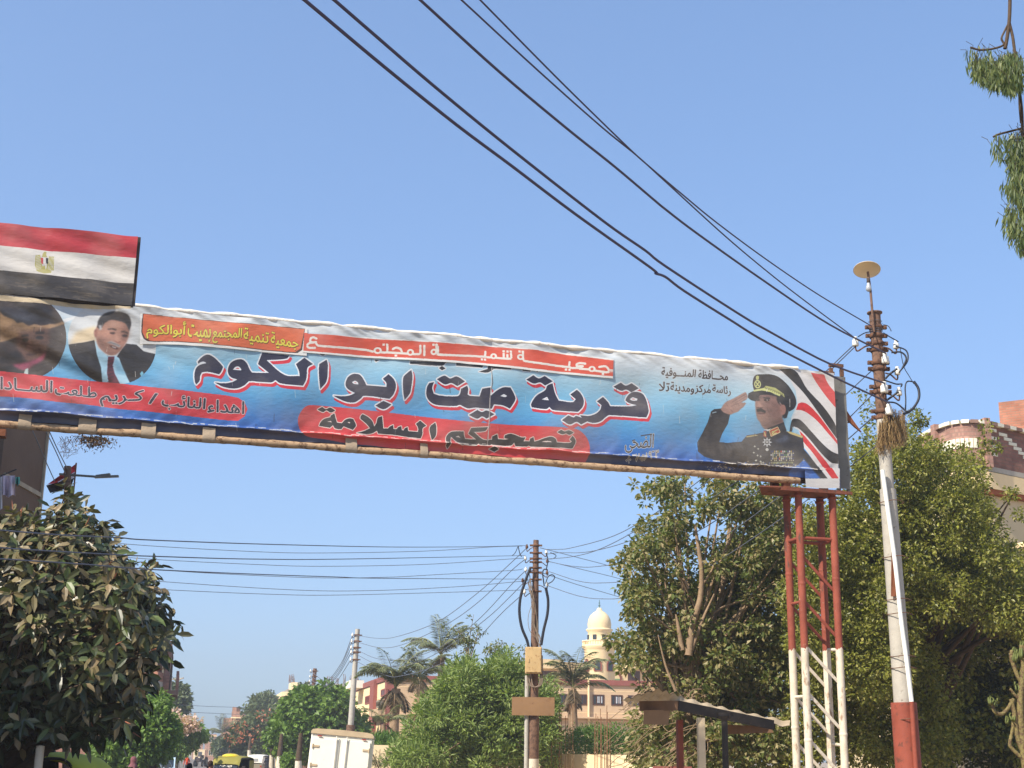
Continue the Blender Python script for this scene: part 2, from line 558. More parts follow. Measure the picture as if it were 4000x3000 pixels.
def dilate(m, r):
    if r <= 0: return m
    ys, xs = np.nonzero(m)
    if len(ys) == 0: return m
    y0, y1, x0, x1 = max(0, ys.min() - r - 2), ys.max() + r + 3, max(0, xs.min() - r - 2), xs.max() + r + 3
    s = m[y0:y1, x0:x1]; o = s.copy()
    for a in range(-r, r + 1):
        h = int(round(math.sqrt(r * r - a * a)))
        t = shift(s, a, 0)
        # vertical spread by running sum
        cs = np.pad(t.astype(np.int32), ((h + 1, h), (0, 0))).cumsum(0)
        o |= (cs[2 * h + 1:] - cs[:-2 * h - 1]) > 0
    out = m.copy(); out[y0:y1, x0:x1] = o
    return out
def curvy(ps, sharp=52):
    """round the gentle corners of an outline, keep the sharp ones"""
    p = np.array(ps, float); n = len(p); out = []
    tang = []
    for i in range(n):
        a, b, c = p[i - 1], p[i], p[(i + 1) % n]
        d1 = b - a; d2 = c - b
        an = abs(math.degrees(math.atan2(d1[0] * d2[1] - d1[1] * d2[0], d1 @ d2)))
        tang.append(None if an > sharp else (c - a) / 2)
    for i in range(n):
        a, b = p[i], p[(i + 1) % n]; ta, tb = tang[i], tang[(i + 1) % n]
        L = np.linalg.norm(b - a) + 1e-9
        if ta is None and tb is None: out.append(a); continue
        if ta is None: ta = (b - a)
        if tb is None: tb = (b - a)
        ta = ta / (np.linalg.norm(ta) + 1e-9) * L; tb = tb / (np.linalg.norm(tb) + 1e-9) * L
        for t in np.linspace(0, 1, 5, endpoint=False):
            out.append((2 * t ** 3 - 3 * t ** 2 + 1) * a + (t ** 3 - 2 * t ** 2 + t) * ta + (-2 * t ** 3 + 3 * t ** 2) * b + (t ** 3 - t ** 2) * tb)
    return out
_FORMS = {'ا': (0xFE8D, 2), 'أ': (0xFE83, 2), 'ئ': (0xFE89, 4), 'ب': (0xFE8F, 4), 'ة': (0xFE93, 2), 'ت': (0xFE95, 4), 'ج': (0xFE9D, 4),
          'ح': (0xFEA1, 4), 'د': (0xFEA9, 2), 'ر': (0xFEAD, 2), 'ز': (0xFEAF, 2), 'س': (0xFEB1, 4), 'ص': (0xFEB9, 4), 'ض': (0xFEBD, 4),
          'ط': (0xFEC1, 4), 'ظ': (0xFEC5, 4), 'ع': (0xFEC9, 4), 'ف': (0xFED1, 4), 'ق': (0xFED5, 4), 'ك': (0xFED9, 4), 'ل': (0xFEDD, 4),
          'م': (0xFEE1, 4), 'ن': (0xFEE5, 4), 'ه': (0xFEE9, 4), 'و': (0xFEED, 2), 'ى': (0xFEEF, 2), 'ي': (0xFEF1, 4), 'ء': (0xFE80, 1), '\u2020': (0xFEFB, 2)}
def shape_arabic(s):
    s = s.replace('لا', '\u2020'); out = []
    for i, ch in enumerate(s):
        if ch not in _FORMS: out.append(ch); continue
        code, k = _FORMS[ch]
        pv = s[i - 1] if i else ' '; nx = s[i + 1] if i + 1 < len(s) else ' '
        jp = pv == '\u0640' or (pv in _FORMS and _FORMS[pv][1] == 4)
        jn = (nx in _FORMS and _FORMS[nx][1] > 1) or nx == '\u0640'
        if k == 1: f = 0
        elif k == 2: f = 1 if jp else 0
        else: f = 3 if jp and jn else 2 if jn else 1 if jp else 0
        out.append(chr(code + f))
    return ''.join(out[::-1])
def text_tris(s, bold, arabic=True):
    cu = bpy.data.curves.new('lettering', 'FONT')
    cu.body = shape_arabic(s) if arabic else s
    cu.offset = bold; cu.resolution_u = 3
    o = bpy.data.objects.new('lettering', cu); COL.objects.link(o)
    bpy.context.view_layer.update()
    ev = o.evaluated_get(bpy.context.evaluated_depsgraph_get())
    me = ev.to_mesh(); me.calc_loop_triangles()
    v = np.array([q.co[:2] for q in me.vertices]) if len(me.vertices) else None
    t = np.array([q.vertices[:] for q in me.loop_triangles])
    r = v[t] if v is not None and len(t) else None
    ev.to_mesh_clear()
    bpy.data.objects.remove(o); bpy.data.curves.remove(cu)
    return r
def zz(x0, y0, k):
    return lambda *ps: [(x0 + x / k, y0 + y / k) for x, y in ps]

CV = Canvas(-3.4, 11.80, 6.0, 9.35, 250)
def paint_banner(c):
    # sky-blue ground of the print, pale above and deep below
    t = np.linspace(c.t0, c.t1, c.H)
    tt = [6.0, 6.335, 6.36, 6.50, 6.7, 6.9, 7.2, 7.6, 7.85, 8.1, 9.4]
    cc = np.array([(24, 36, 74), (26, 42, 86), (34, 88, 168), (48, 112, 184), (70, 140, 200), (84, 158, 206), (112, 176, 212), (164, 198, 214), (198, 212, 220), (214, 216, 216), (214, 214, 214)]) / 255  # lowest navy strip holds the shade under the hem lip in its colour
    for k in range(3): c.a[:, :, k] = np.interp(t, tt, cc[:, k])[:, None]
    r = rng(5)
    # ---- the two round portraits at the left
    q2 = zz(0, 1150, 2.212)
    cx, cy, rx, ry = 438, 1338, 172, 168
    disc = np.zeros((c.H, c.W), np.float32)
    tt = np.linspace(0, 2 * math.pi, 60, endpoint=False)
    m, x0, y0 = c.mask(c.pts([(cx + rx * math.cos(k) + 0, cy + ry * math.sin(k) + rx * math.cos(k) * .07) for k in tt]))
    disc[y0:y0 + m.shape[0], x0:x0 + m.shape[1]] = m
    disc2 = np.zeros((c.H, c.W), np.float32)
    m, x0, y0 = c.mask(c.pts([(82 + 178 * math.cos(k), 1312 + 172 * math.sin(k) + 178 * math.cos(k) * .07) for k in tt]))
    disc2[y0:y0 + m.shape[0], x0:x0 + m.shape[1]] = m
    c.put(disc2, 0, 0, (58, 48, 44))
    D2 = dict(clip=disc2)
    c.poly(q2((0, 130), (430, 110), (470, 260), (380, 300), (200, 290), (60, 250), (0, 230)), (38, 36, 42), soft=6, **D2)
    c.poly(q2((60, 200), (200, 190), (330, 210), (280, 250), (120, 240)), (86, 92, 104), .6, soft=10, **D2)
    c.poly(q2((120, 300), (400, 280), (420, 420), (380, 520), (260, 600), (160, 520)), (104, 74, 62), soft=8, **D2)
    c.ell(205, 1305, 22, 10, (40, 28, 26), soft=4, **D2); c.ell(150, 1310, 18, 9, (46, 30, 28), soft=4, **D2)
    c.poly(q2((230, 400), (290, 470), (230, 500)), (140, 96, 84), .8, soft=5, **D2)
    c.poly(q2((110, 610), (250, 590), (400, 500), (380, 560), (250, 650), (130, 670)), (150, 70, 92), soft=4, **D2)
    c.poly(q2((0, 640), (110, 620), (230, 690), (400, 705), (0, 700)), (40, 38, 40), soft=4, **D2)
    c.poly(q2((220, 650), (245, 640), (245, 700), (205, 695)), (190, 205, 200), soft=1, **D2)
    # tan reflection off a folded plastic strip, painted into the print
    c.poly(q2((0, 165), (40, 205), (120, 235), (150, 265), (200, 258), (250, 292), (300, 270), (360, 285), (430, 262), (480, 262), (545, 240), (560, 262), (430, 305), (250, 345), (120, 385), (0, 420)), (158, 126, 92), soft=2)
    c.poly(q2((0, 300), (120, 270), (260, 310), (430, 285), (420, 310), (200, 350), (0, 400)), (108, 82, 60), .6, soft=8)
    c.poly(q2((150, 340), (420, 300), (430, 400), (400, 500), (300, 560), (190, 520)), (98, 70, 58), .85, soft=6, **D2)
    c.line(q2((190, 375), (250, 368)), 7, (34, 26, 24), .9, soft=2, clip=disc2); c.line(q2((310, 350), (385, 345)), 8, (34, 26, 24), .9, soft=2, clip=disc2)
    c.ell(222 / 2.212, 1150 + 405 / 2.212, 13, 6, (28, 22, 22), .95, soft=2, **D2); c.ell(345 / 2.212, 1150 + 388 / 2.212, 15, 7, (28, 22, 22), .95, soft=2, **D2)
    c.poly(q2((255, 400), (290, 470), (270, 492), (235, 480)), (126, 88, 74), .9, soft=3, **D2)
    c.line(q2((225, 520), (270, 524), (320, 510)), 5, (52, 30, 30), .8, soft=2, clip=disc2)
    c.poly(q2((0, 560), (150, 480), (190, 520), (200, 545), (0, 620)), (30, 26, 26), .8, soft=5)
    c.poly(q2((545, 225), (700, 160), (722, 175), (560, 255)), (225, 228, 228), soft=1)
    # second portrait: moustached man in a dark suit and striped tie
    K = dict(clip=disc)
    c.put(disc, 0, 0, (205, 208, 208))
    c.poly(q2((590, 470), (650, 340), (830, 270), (830, 420), (600, 455)), (216, 196, 160), soft=6, **K)
    c.poly(q2((585, 450), (700, 432), (815, 408), (840, 520), (1000, 560), (1090, 430), (1180, 436), (1240, 492), (1345, 515), (1380, 850), (560, 850)), (40, 38, 40), soft=1, smooth=False, **K)
    c.poly(q2((822, 410), (850, 475), (930, 545), (1000, 540), (1030, 560), (1060, 640), (1132, 790), (885, 775), (872, 640), (836, 530)), (168, 208, 226), soft=1, **K)
    c.poly(q2((1000, 560), (1050, 620), (1090, 700), (1010, 690), (990, 600)), (130, 185, 214), .8, soft=4, **K)
    c.poly(q2((935, 550), (990, 546), (984, 585), (972, 622), (990, 690), (1040, 790), (942, 775), (925, 690), (930, 612)), (96, 34, 52), soft=1, **K)
    for i in range(7):
        y = 575 + i * 30
        c.line(q2((930, y + 10), (978, y - 6)), 3, (44, 22, 34), .8, soft=1, clip=disc)
    c.poly(q2((838, 275), (824, 330), (832, 400), (852, 460), (905, 515), (962, 540), (1010, 524), (1062, 470), (1098, 400), (1116, 330), (1112, 245), (1050, 195), (950, 195), (885, 230)), (160, 118, 100), soft=2, smooth=True, **K)
    c.ell(828 / 2.212, 1150 + 345 / 2.212, 7, 18, (140, 96, 82), soft=2, **K)
    c.poly(q2((1060, 250), (1116, 260), (1112, 360), (1080, 440), (1040, 490), (1050, 380)), (118, 82, 70), .6, soft=9, **K)
    c.poly(q2((940, 230), (1030, 240), (1020, 300), (960, 300)), (190, 150, 130), .7, soft=10, **K)
    c.poly(q2((840, 285), (848, 225), (888, 172), (960, 150), (1040, 158), (1110, 190), (1132, 255), (1116, 320), (1090, 262), (1055, 240), (960, 220), (905, 245), (880, 285), (858, 300)), (42, 38, 40), soft=2, smooth=True, **K)
    c.poly(q2((850, 262), (880, 262), (880, 300), (862, 318)), (170, 168, 168), .9, soft=2, **K)
    c.line(q2((930, 302), (965, 296), (1005, 308)), 5, (48, 36, 34), .9, soft=2, clip=disc)
    c.line(q2((1045, 325), (1075, 322), (1105, 340)), 5, (48, 36, 34), .9, soft=2, clip=disc)
    for ex, ey in ((972, 336), (1078, 358)):
        c.ell(ex / 2.212, 1150 + ey / 2.212, 11, 5, (52, 36, 34), .95, soft=2, **K)
    c.poly(q2((1010, 330), (1030, 400), (1050, 412), (1005, 420), (990, 405)), (178, 134, 114), .8, soft=5, **K)
    c.line(q2((985, 412), (1015, 424), (1045, 418)), 4, (96, 60, 54), .8, soft=2, clip=disc)
    c.poly(q2((918, 432), (960, 414), (1000, 430), (1042, 452), (1032, 472), (1000, 458), (960, 440)), (150, 144, 142), soft=2, **K); c.line(q2((945, 424), (1000, 440), (1030, 456)), 3, (96, 88, 86), .7, soft=1, clip=disc)
    c.poly(q2((940, 448), (1000, 466), (1028, 480), (1000, 484), (955, 464)), (70, 40, 40), soft=2, **K)
    c.poly(q2((965, 458), (1005, 470), (1000, 478), (970, 468)), (220, 210, 205), .9, soft=1, **K)
    c.poly(q2((850, 400), (900, 440), (950, 520), (900, 510), (850, 450)), (128, 88, 76), .6, soft=8, **K)
    c.poly(q2((1208, 690), (1228, 665), (1242, 690), (1222, 718)), (120, 190, 214), soft=1, **K)
    # ---- red bands
    c.poly([(-800, 1365), (0, 1452), (500, 1505), (880, 1546), (930, 1556), (955, 1575), (966, 1600), (955, 1628), (930, 1645), (890, 1643), (400, 1592), (0, 1552), (-800, 1468)], (205, 52, 62))
    c.poly(curvy([(1186, 1596), (1215, 1585), (1500, 1612), (1900, 1655), (2235, 1678), (2275, 1698), (2299, 1738), (2296, 1790), (2260, 1820), (1900, 1790), (1230, 1712), (1180, 1690), (1163, 1640)]), (208, 52, 58))
    # ---- older line of lettering half hidden by the pasted strip
    hid = [([(1600, 1414), (1740, 1418), (1725, 1432), (1600, 1424)], []), ([(1712, 1441), (1724, 1433), (1738, 1442), (1724, 1450)], []),
           ([(1780, 1415), (1890, 1418), (1880, 1440), (1780, 1432)], []), ([(1905, 1425), (1920, 1425), (1922, 1448), (1900, 1460), (1866, 1456), (1900, 1446)], []),
           ([(1922, 1425), (2000, 1434), (1990, 1448), (1922, 1445)], []), ([(2036, 1445), (2072, 1447), (2066, 1456), (2036, 1453)], []), ([(2088, 1448), (2102, 1449), (2094, 1458)], []),
           ([(1245, 1384), (1270, 1388), (1258, 1392)], []), ([(1462, 1405), (1480, 1408), (1468, 1414)], [])]
    c.letters(c.full(hid), (30, 30, 36), (215, 218, 220), 4)
    # ---- the village name in big navy letters with white outline and red drop edge
    a = zz(700, 1200, 2.212); b = zz(1600, 1250, 2.212)
    big = [
        (a((158, 478), (195, 438), (245, 418), (295, 440), (340, 480), (378, 522), (362, 562), (344, 586), (290, 572), (235, 563), (195, 568), (180, 600), (174, 642), (146, 674), (136, 655), (130, 605), (133, 565), (152, 522), (190, 500), (234, 490), (212, 478), (185, 481), (166, 494)), []),
        (a((1078, 445), (1152, 500), (1106, 530), (1098, 590), (1090, 640), (1064, 690), (872, 670), (828, 640), (790, 660), (602, 645), (590, 655), (555, 685), (500, 706), (440, 706), (370, 690), (308, 656), (400, 662), (460, 650), (500, 630), (445, 610), (420, 570), (425, 520), (450, 482), (500, 460), (545, 460), (582, 490), (605, 540), (625, 570), (690, 574), (772, 575), (678, 497), (715, 400), (948, 424), (925, 452), (752, 464), (905, 595), (1036, 606), (1030, 560), (1005, 500)),
         [a((462, 545), (485, 522), (515, 520), (535, 540), (532, 552), (495, 548))]),
        (a((1270, 460), (1281, 500), (1276, 610), (1262, 660), (1214, 716), (1206, 650), (1202, 560), (1205, 500)), []),
        (a((2000, 548), (2010, 600), (2000, 700), (1988, 752), (1944, 806), (1932, 740), (1928, 640), (1938, 602)), []),
        (a((1805, 585), (1850, 630), (1868, 690), (1846, 760), (1812, 798), (1592, 772), (1560, 800), (1510, 828), (1450, 826), (1385, 802), (1328, 771), (1420, 776), (1476, 766), (1515, 748), (1455, 715), (1434, 680), (1440, 640), (1465, 600), (1510, 580), (1560, 590), (1595, 640), (1614, 682), (1785, 696), (1784, 660), (1755, 625)),
         [a((1488, 652), (1515, 640), (1540, 655), (1545, 672), (1505, 668))]),
        (a((1760, 815), (1832, 846), (1764, 886), (1690, 857)), []),
        (b((207, 542), (192, 590), (206, 640), (262, 656), (412, 662), (432, 640), (440, 600), (490, 575), (500, 600), (496, 650), (520, 662), (598, 668), (610, 630), (620, 602), (690, 592), (694, 662), (740, 622), (800, 592), (860, 592), (890, 640), (907, 690), (882, 740), (860, 772), (800, 745), (722, 735), (704, 772), (640, 770), (560, 762), (500, 768), (468, 755), (430, 737), (400, 746), (240, 736), (180, 710), (145, 660), (145, 590), (165, 550)),
         [b((775, 665), (805, 648), (835, 665), (815, 674))]),
        (b((295, 488), (345, 512), (400, 495), (472, 538), (408, 577), (355, 550), (302, 562), (230, 518)), []),
        (b((580, 783), (620, 800), (660, 788), (728, 820), (660, 857), (620, 838), (580, 857), (508, 825)), []),
        (b((1950, 622), (2010, 640), (2040, 690), (2056, 760), (2058, 800), (2038, 848), (1722, 826), (1690, 842), (1640, 882), (1570, 896), (1490, 868), (1462, 832), (1540, 836), (1602, 815), (1640, 780), (1652, 740), (1612, 708), (1666, 668), (1712, 715), (1728, 748), (1905, 748), (1960, 738), (1890, 718), (1862, 695), (1880, 660), (1910, 632)),
         [b((1900, 686), (1925, 668), (1968, 682), (1962, 698), (1922, 698))]),
        (b((1820, 546), (1865, 570), (1915, 550), (1978, 592), (1915, 627), (1870, 604), (1825, 614), (1756, 580)), []),
        (b((1230, 553), (1252, 640), (1282, 702), (1402, 716), (1428, 690), (1382, 648), (1440, 608), (1472, 640), (1496, 690), (1490, 750), (1446, 802), (1232, 786), (1200, 758), (1172, 776), (1048, 760), (1044, 730), (1090, 660), (1165, 612), (1186, 570)),
         [b((1135, 692), (1182, 668), (1198, 700))]),
        (b((1060, 486), (1108, 512), (1160, 490), (1232, 535), (1165, 572), (1120, 546), (1065, 557), (998, 525)), []),
        (b((1360, 833), (1405, 852), (1430, 838), (1532, 880), (1470, 912), (1430, 890), (1370, 912), (1303, 875)), [])]
    Mb = c.full(big)
    c.letters(Mb, (26, 28, 58), (226, 230, 234), 5, (205, 36, 54), (7, 12), 5.5)
    # ---- farewell line in black on the red pill
    d = zz(1720, 1620, 3.687); e = zz(1220, 1560, 4.424)
    low = [
        (d((1885, 318), (1920, 360), (1932, 400), (1915, 450), (1888, 496), (1300, 462), (1270, 448), (1240, 460), (1085, 452), (1065, 400), (1020, 442), (760, 432), (740, 424), (715, 440), (580, 440), (555, 410), (515, 440), (350, 430), (315, 436), (250, 408), (195, 372), (160, 340), (140, 330), (135, 380), (135, 440), (100, 486), (80, 430), (70, 345), (110, 280), (170, 250), (330, 246), (338, 300), (355, 348), (520, 358), (400, 275), (440, 194), (680, 184), (645, 236), (480, 252), (600, 350), (690, 372), (700, 362), (745, 358), (745, 316), (818, 284), (830, 350), (930, 360), (985, 350), (920, 340), (925, 300), (990, 280), (1060, 290), (1160, 330), (1222, 330), (1195, 385), (1280, 388), (1285, 352), (1330, 330), (1345, 395), (1400, 380), (1500, 345), (1580, 330), (1640, 360), (1660, 412), (1845, 418), (1875, 400), (1845, 368)),
         [d((210, 325), (255, 306), (285, 335)), d((1440, 402), (1490, 388), (1560, 392), (1590, 408))]),
        (d((1720, 232), (1770, 256), (1830, 240), (1900, 272), (1840, 305), (1790, 285), (1735, 298), (1662, 266)), []),
        (d((780, 460), (846, 494), (785, 532), (706, 496)), []),
        (e((375, 250), (395, 330), (420, 412), (500, 425), (560, 365), (640, 340), (700, 355), (745, 460), (725, 500), (690, 542), (530, 480), (490, 530), (390, 515), (350, 455), (300, 500), (115, 462), (140, 400), (200, 345), (310, 315), (310, 290)),
         [e((255, 392), (315, 378), (330, 405)), e((600, 410), (625, 402), (650, 420), (630, 428))]),
        (e((165, 140), (230, 178), (300, 152), (392, 202), (315, 238), (240, 200), (180, 228), (82, 184)), []),
        (e((862, 266), (960, 320), (1030, 390), (1062, 480), (1100, 420), (1125, 330), (1200, 298), (1220, 510), (1300, 515), (1330, 480), (1390, 452), (1395, 520), (1450, 520), (1475, 490), (1530, 470), (1540, 540), (1570, 545), (1590, 510), (1640, 485), (1650, 555), (1820, 570), (1822, 500), (1785, 430), (1860, 370), (1965, 462), (1900, 510), (1895, 600), (1865, 682), (1600, 655), (1450, 630), (1300, 615), (1130, 600), (1110, 550), (1040, 590), (940, 608), (755, 595), (880, 560), (990, 510), (920, 430), (820, 345), (830, 300)), []),
        (e((2120, 405), (2135, 480), (2130, 600), (2110, 660), (2055, 718), (2035, 640), (2025, 490)), [])]
    c.letters(c.full(low), (38, 36, 38), (222, 204, 194), 3)
    # ---- dedication on the left red band
    for s_, q_ in (('اهداء', [(812, 1561), (954, 1571), (952, 1622), (810, 1612)]), ('النائب', [(634, 1543), (804, 1557), (798, 1610), (630, 1602)]),
                   ('/', [(578, 1538), (616, 1542), (614, 1582), (580, 1580)]), ('كـريم', [(388, 1528), (563, 1527), (556, 1590), (392, 1590)]),
                   ('طـلعت', [(216, 1500), (378, 1516), (376, 1556), (216, 1548)]), ('الســادا', [(4, 1474), (206, 1490), (204, 1538), (4, 1526)]), ('تـ', [(-60, 1476), (-20, 1478), (-20, 1522), (-60, 1518)])):
        c.letters(c.text(s_, q_, 0.0), (46, 46, 62), (214, 200, 200), 3.3, fw=1.8)
    # ---- council lines at the top right
    for s_, q_ in (('محـــافظة', [(2722, 1449), (2839, 1456), (2839, 1488), (2722, 1482)]), ('المنـــوفية', [(2580, 1438), (2712, 1449), (2708, 1486), (2580, 1480)]),
                   ('رئاسة', [(2778, 1504), (2850, 1514), (2850, 1552), (2778, 1542)]), ('مركز', [(2710, 1504), (2772, 1512), (2770, 1548), (2708, 1542)]),
                   ('ومدينة', [(2615, 1494), (2706, 1506), (2704, 1546), (2615, 1540)]), ('تلا', [(2572, 1494), (2611, 1494), (2610, 1532), (2572, 1528)])):
        c.letters(c.text(s_, q_, 0.0), (34, 32, 34), (214, 208, 206), 2.2, fw=1.5)
    # ---- printer's mark and number
    for s_, q_ in (('الضحى', [(2436, 1700), (2552, 1696), (2548, 1766), (2440, 1772)]),):
        c.letters(c.text(s_, q_, 0.0), (44, 42, 44), (196, 192, 186), 2.8, fw=.7)
    c.line([(2500, 1704), (2545, 1698)], 4, (60, 56, 56)); c.line([(2466, 1724), (2478, 1720)], 4, (60, 56, 56))
    c.letters(c.text('٣٦٩٨٥٠٧٦٠١٠', [(2444, 1784), (2571, 1758), (2568, 1788), (2448, 1812)], 0.0), (70, 66, 62), (200, 194, 184), 2)
    # ---- saluting officer
    o = zz(2500, 1350, 2.458)
    jk = (44, 42, 44)
    # flag ribbons behind him
    W_, R_, K_ = (214, 212, 210), (206, 44, 46), (40, 38, 38)
    c.poly(o((1290, 232), (1900, 290), (1890, 1420), (1440, 1420), (1430, 1300), (1760, 1290), (1480, 870), (1440, 700), (1500, 560), (1490, 440), (1420, 300)), W_)
    c.poly(o((1380, 560), (1500, 560), (1440, 720), (1430, 830), (1380, 830)), (150, 192, 212), .8, soft=6)
    c.poly(o((1330, 232), (1480, 248), (1600, 420), (1760, 600), (1880, 790), (1880, 900), (1700, 640), (1560, 450), (1440, 330)), K_, smooth=True)
    c.poly(o((1630, 268), (1760, 282), (1800, 370), (1880, 490), (1890, 630), (1800, 520), (1710, 390)), R_, smooth=True)
    c.poly(o((1490, 622), (1510, 562), (1545, 550), (1600, 566), (1680, 640), (1760, 740), (1890, 930), (1890, 960), (1800, 850), (1700, 730), (1600, 650), (1540, 625)), R_, smooth=True)
    c.poly(o((1426, 830), (1450, 720), (1480, 705), (1540, 722), (1640, 830), (1740, 950), (1820, 1020), (1892, 1050), (1890, 1140), (1820, 1130), (1720, 1040), (1600, 880), (1520, 800), (1470, 780), (1450, 830)), K_, smooth=True)
    c.poly(o((1452, 782), (1520, 815), (1540, 900), (1470, 850)), (150, 190, 212), soft=2)
    c.poly(o((1525, 820), (1580, 880), (1700, 1040), (1800, 1160), (1880, 1280), (1850, 1330), (1740, 1180), (1620, 1010), (1560, 930)), R_, smooth=True)
    c.poly(o((1555, 1000), (1780, 1290), (1690, 1290), (1540, 1110)), K_)
    c.poly(o((1440, 1150), (1545, 1090), (1715, 1290), (1430, 1280)), (40, 104, 190), soft=3)
    c.poly(o((1425, 1285), (1890, 1285), (1890, 1440), (1425, 1440)), (206, 206, 204))
    # sleeve and chest
    c.poly(o((668, 640), (700, 618), (765, 612), (850, 668), (830, 760), (780, 850), (752, 930), (830, 940), (960, 930), (1010, 870), (1090, 858), (1170, 842), (1210, 800), (1370, 745), (1400, 830), (1500, 850), (1556, 872), (1560, 980), (1545, 1110), (1480, 1170), (1300, 1180), (1100, 1170), (880, 1160), (750, 1120), (610, 1070), (552, 1020), (548, 930), (590, 850), (640, 740)), jk, smooth=False)
    c.poly(o((560, 940), (760, 900), (800, 1000), (1000, 980), (1100, 1060), (1500, 1050), (1540, 1110), (1300, 1170), (880, 1150), (620, 1070)), (84, 72, 58), .45, soft=14)
    c.poly(o((1270, 930), (1400, 850), (1440, 900), (1360, 935)), (84, 92, 112), .7, soft=6)
    c.poly(o((672, 650), (700, 622), (762, 618), (770, 650), (700, 668)), (28, 28, 32), soft=1)
    c.line(o((680, 655), (720, 645)), 4, (150, 170, 178), .9)
    for k in range(5):
        c.line(o((800 + k * 34, 950 - k * 3), (830 + k * 36, 1000)), 4, (92, 96, 104), .45, soft=2)
    # saluting hand: palm, thumb and four fingers under the cap's peak
    sk = (150, 116, 104); sd = (104, 74, 68)
    c.poly(o((760, 620), (800, 560), (850, 530), (900, 520), (950, 550), (990, 560), (960, 600), (930, 640), (880, 660), (850, 672), (790, 650)), sk, soft=1, smooth=True)
    for f in (((850, 535), (930, 490), (1000, 452), (1016, 466), (950, 515), (880, 555)), ((880, 550), (960, 505), (1016, 470), (1022, 488), (960, 530), (900, 565)),
              ((900, 562), (975, 520), (1022, 492), (1016, 516), (960, 550), (910, 575)), ((860, 600), (930, 590), (990, 552), (1003, 566), (960, 612), (900, 630))):
        c.poly(o(*f), sk, soft=1, smooth=True)
    for f in (((870, 552), (1010, 470)), ((895, 562), (1018, 490)), ((905, 578), (1010, 522)), ((810, 560), (850, 620), (880, 650)), ((850, 600), (920, 560), (940, 590))):
        c.line(o(*f), 3, sd, .75, soft=1)
    c.poly(o((790, 590), (850, 560), (870, 620), (820, 650)), (176, 142, 128), .6, soft=7)
    # face
    c.poly(o((1098, 470), (1250, 450), (1320, 520), (1330, 560), (1395, 570), (1390, 640), (1350, 690), (1370, 745), (1300, 790), (1210, 820), (1160, 790), (1130, 740), (1108, 715), (1098, 680), (1092, 640), (1088, 580)), (146, 112, 100), soft=2, smooth=True)
    c.poly(o((1230, 480), (1330, 560), (1330, 680), (1280, 740), (1230, 760), (1200, 640)), (108, 80, 74), .55, soft=12)
    c.poly(o((1150, 760), (1260, 730), (1360, 700), (1370, 745), (1220, 820)), (94, 70, 64), .7, soft=8)
    c.poly(o((1096, 480), (1320, 470), (1310, 510), (1100, 520)), (88, 66, 62), .7, soft=6)
    c.ell(2500 + 1362 / 2.458, 1350 + 615 / 2.458, 13, 24, (160, 116, 104), soft=2)
    c.ell(2500 + 1362 / 2.458, 1350 + 615 / 2.458, 6, 14, (110, 74, 68), .8, soft=2)
    c.line(o((1170, 508), (1235, 515)), 6, (40, 34, 34), .95, soft=1); c.line(o((1100, 512), (1130, 510)), 6, (40, 34, 34), .9, soft=1)
    c.ell(2500 + 1200 / 2.458, 1350 + 532 / 2.458, 11, 5, (50, 38, 36), soft=1); c.ell(2500 + 1118 / 2.458, 1350 + 530 / 2.458, 7, 5, (50, 38, 36), soft=1)
    c.poly(o((1120, 540), (1150, 580), (1165, 605), (1120, 612), (1096, 596), (1110, 570)), (176, 138, 124), .8, soft=3)
    c.line(o((1100, 606), (1165, 606)), 3, (70, 48, 44), .8, soft=1)
    c.poly(o((1100, 620), (1140, 608), (1190, 640), (1185, 658), (1140, 645), (1104, 648)), (34, 30, 30), soft=1)
    c.line(o((1108, 660), (1180, 662)), 5, (84, 50, 48), .9, soft=1)
    c.poly(o((1112, 680), (1180, 680), (1160, 720), (1125, 716)), (168, 130, 116), .6, soft=5)
    c.poly(o((1310, 480), (1330, 580), (1392, 580), (1396, 650), (1385, 700), (1352, 700), (1362, 640), (1340, 590), (1310, 560), (1296, 520)), (34, 32, 32), soft=2)
    c.ell(2500 + 1360 / 2.458, 1350 + 618 / 2.458, 11, 21, (150, 108, 96), soft=1)
    c.poly(o((1285, 465), (1385, 520), (1415, 640), (1398, 700), (1372, 705), (1362, 590), (1320, 540)), (36, 33, 33), soft=1)
    c.ell(2500 + 1362 / 2.458, 1350 + 622 / 2.458, 11, 20, (150, 108, 96), soft=1)
    c.poly(o((1190, 530), (1215, 527), (1210, 538)), (200, 190, 180), .8)
    c.line(o((1190, 556), (1230, 560)), 3, (92, 64, 58), .7, soft=1); c.line(o((1200, 600), (1225, 660)), 3, (98, 70, 64), .6, soft=1)
    # peaked cap with leaf braid
    cap = (30, 30, 32); gold = (196, 200, 128)
    c.poly(o((1078, 400), (1078, 340), (1100, 292), (1150, 280), (1290, 290), (1400, 370), (1470, 470), (1492, 550), (1470, 610), (1420, 640), (1380, 580), (1330, 500), (1240, 460), (1090, 450)), cap, smooth=True)
    c.poly(o((1022, 505), (1030, 465), (1090, 440), (1200, 442), (1270, 470), (1310, 500), (1220, 480), (1140, 482), (1096, 545), (1050, 532)), (22, 22, 24), smooth=True)
    c.poly(o((1078, 432), (1180, 412), (1260, 430), (1340, 472), (1330, 494), (1240, 452), (1160, 436), (1082, 448)), gold)
    c.poly(o((1180, 408), (1200, 390), (1290, 410), (1370, 470), (1378, 506), (1340, 470), (1270, 432)), (170, 172, 104))
    for k in range(9):
        c.line(o((1190 + k * 20, 400 + k * 8), (1205 + k * 20, 425 + k * 8)), 3, (90, 92, 50), .7)
    c.ell(2500 + 1122 / 2.458, 1350 + 375 / 2.458, 13, 17, gold); c.ell(2500 + 1122 / 2.458, 1350 + 375 / 2.458, 9, 12, cap)
    c.line(o((1108, 355), (1136, 395)), 4, gold); c.line(o((1136, 355), (1108, 395)), 4, gold)
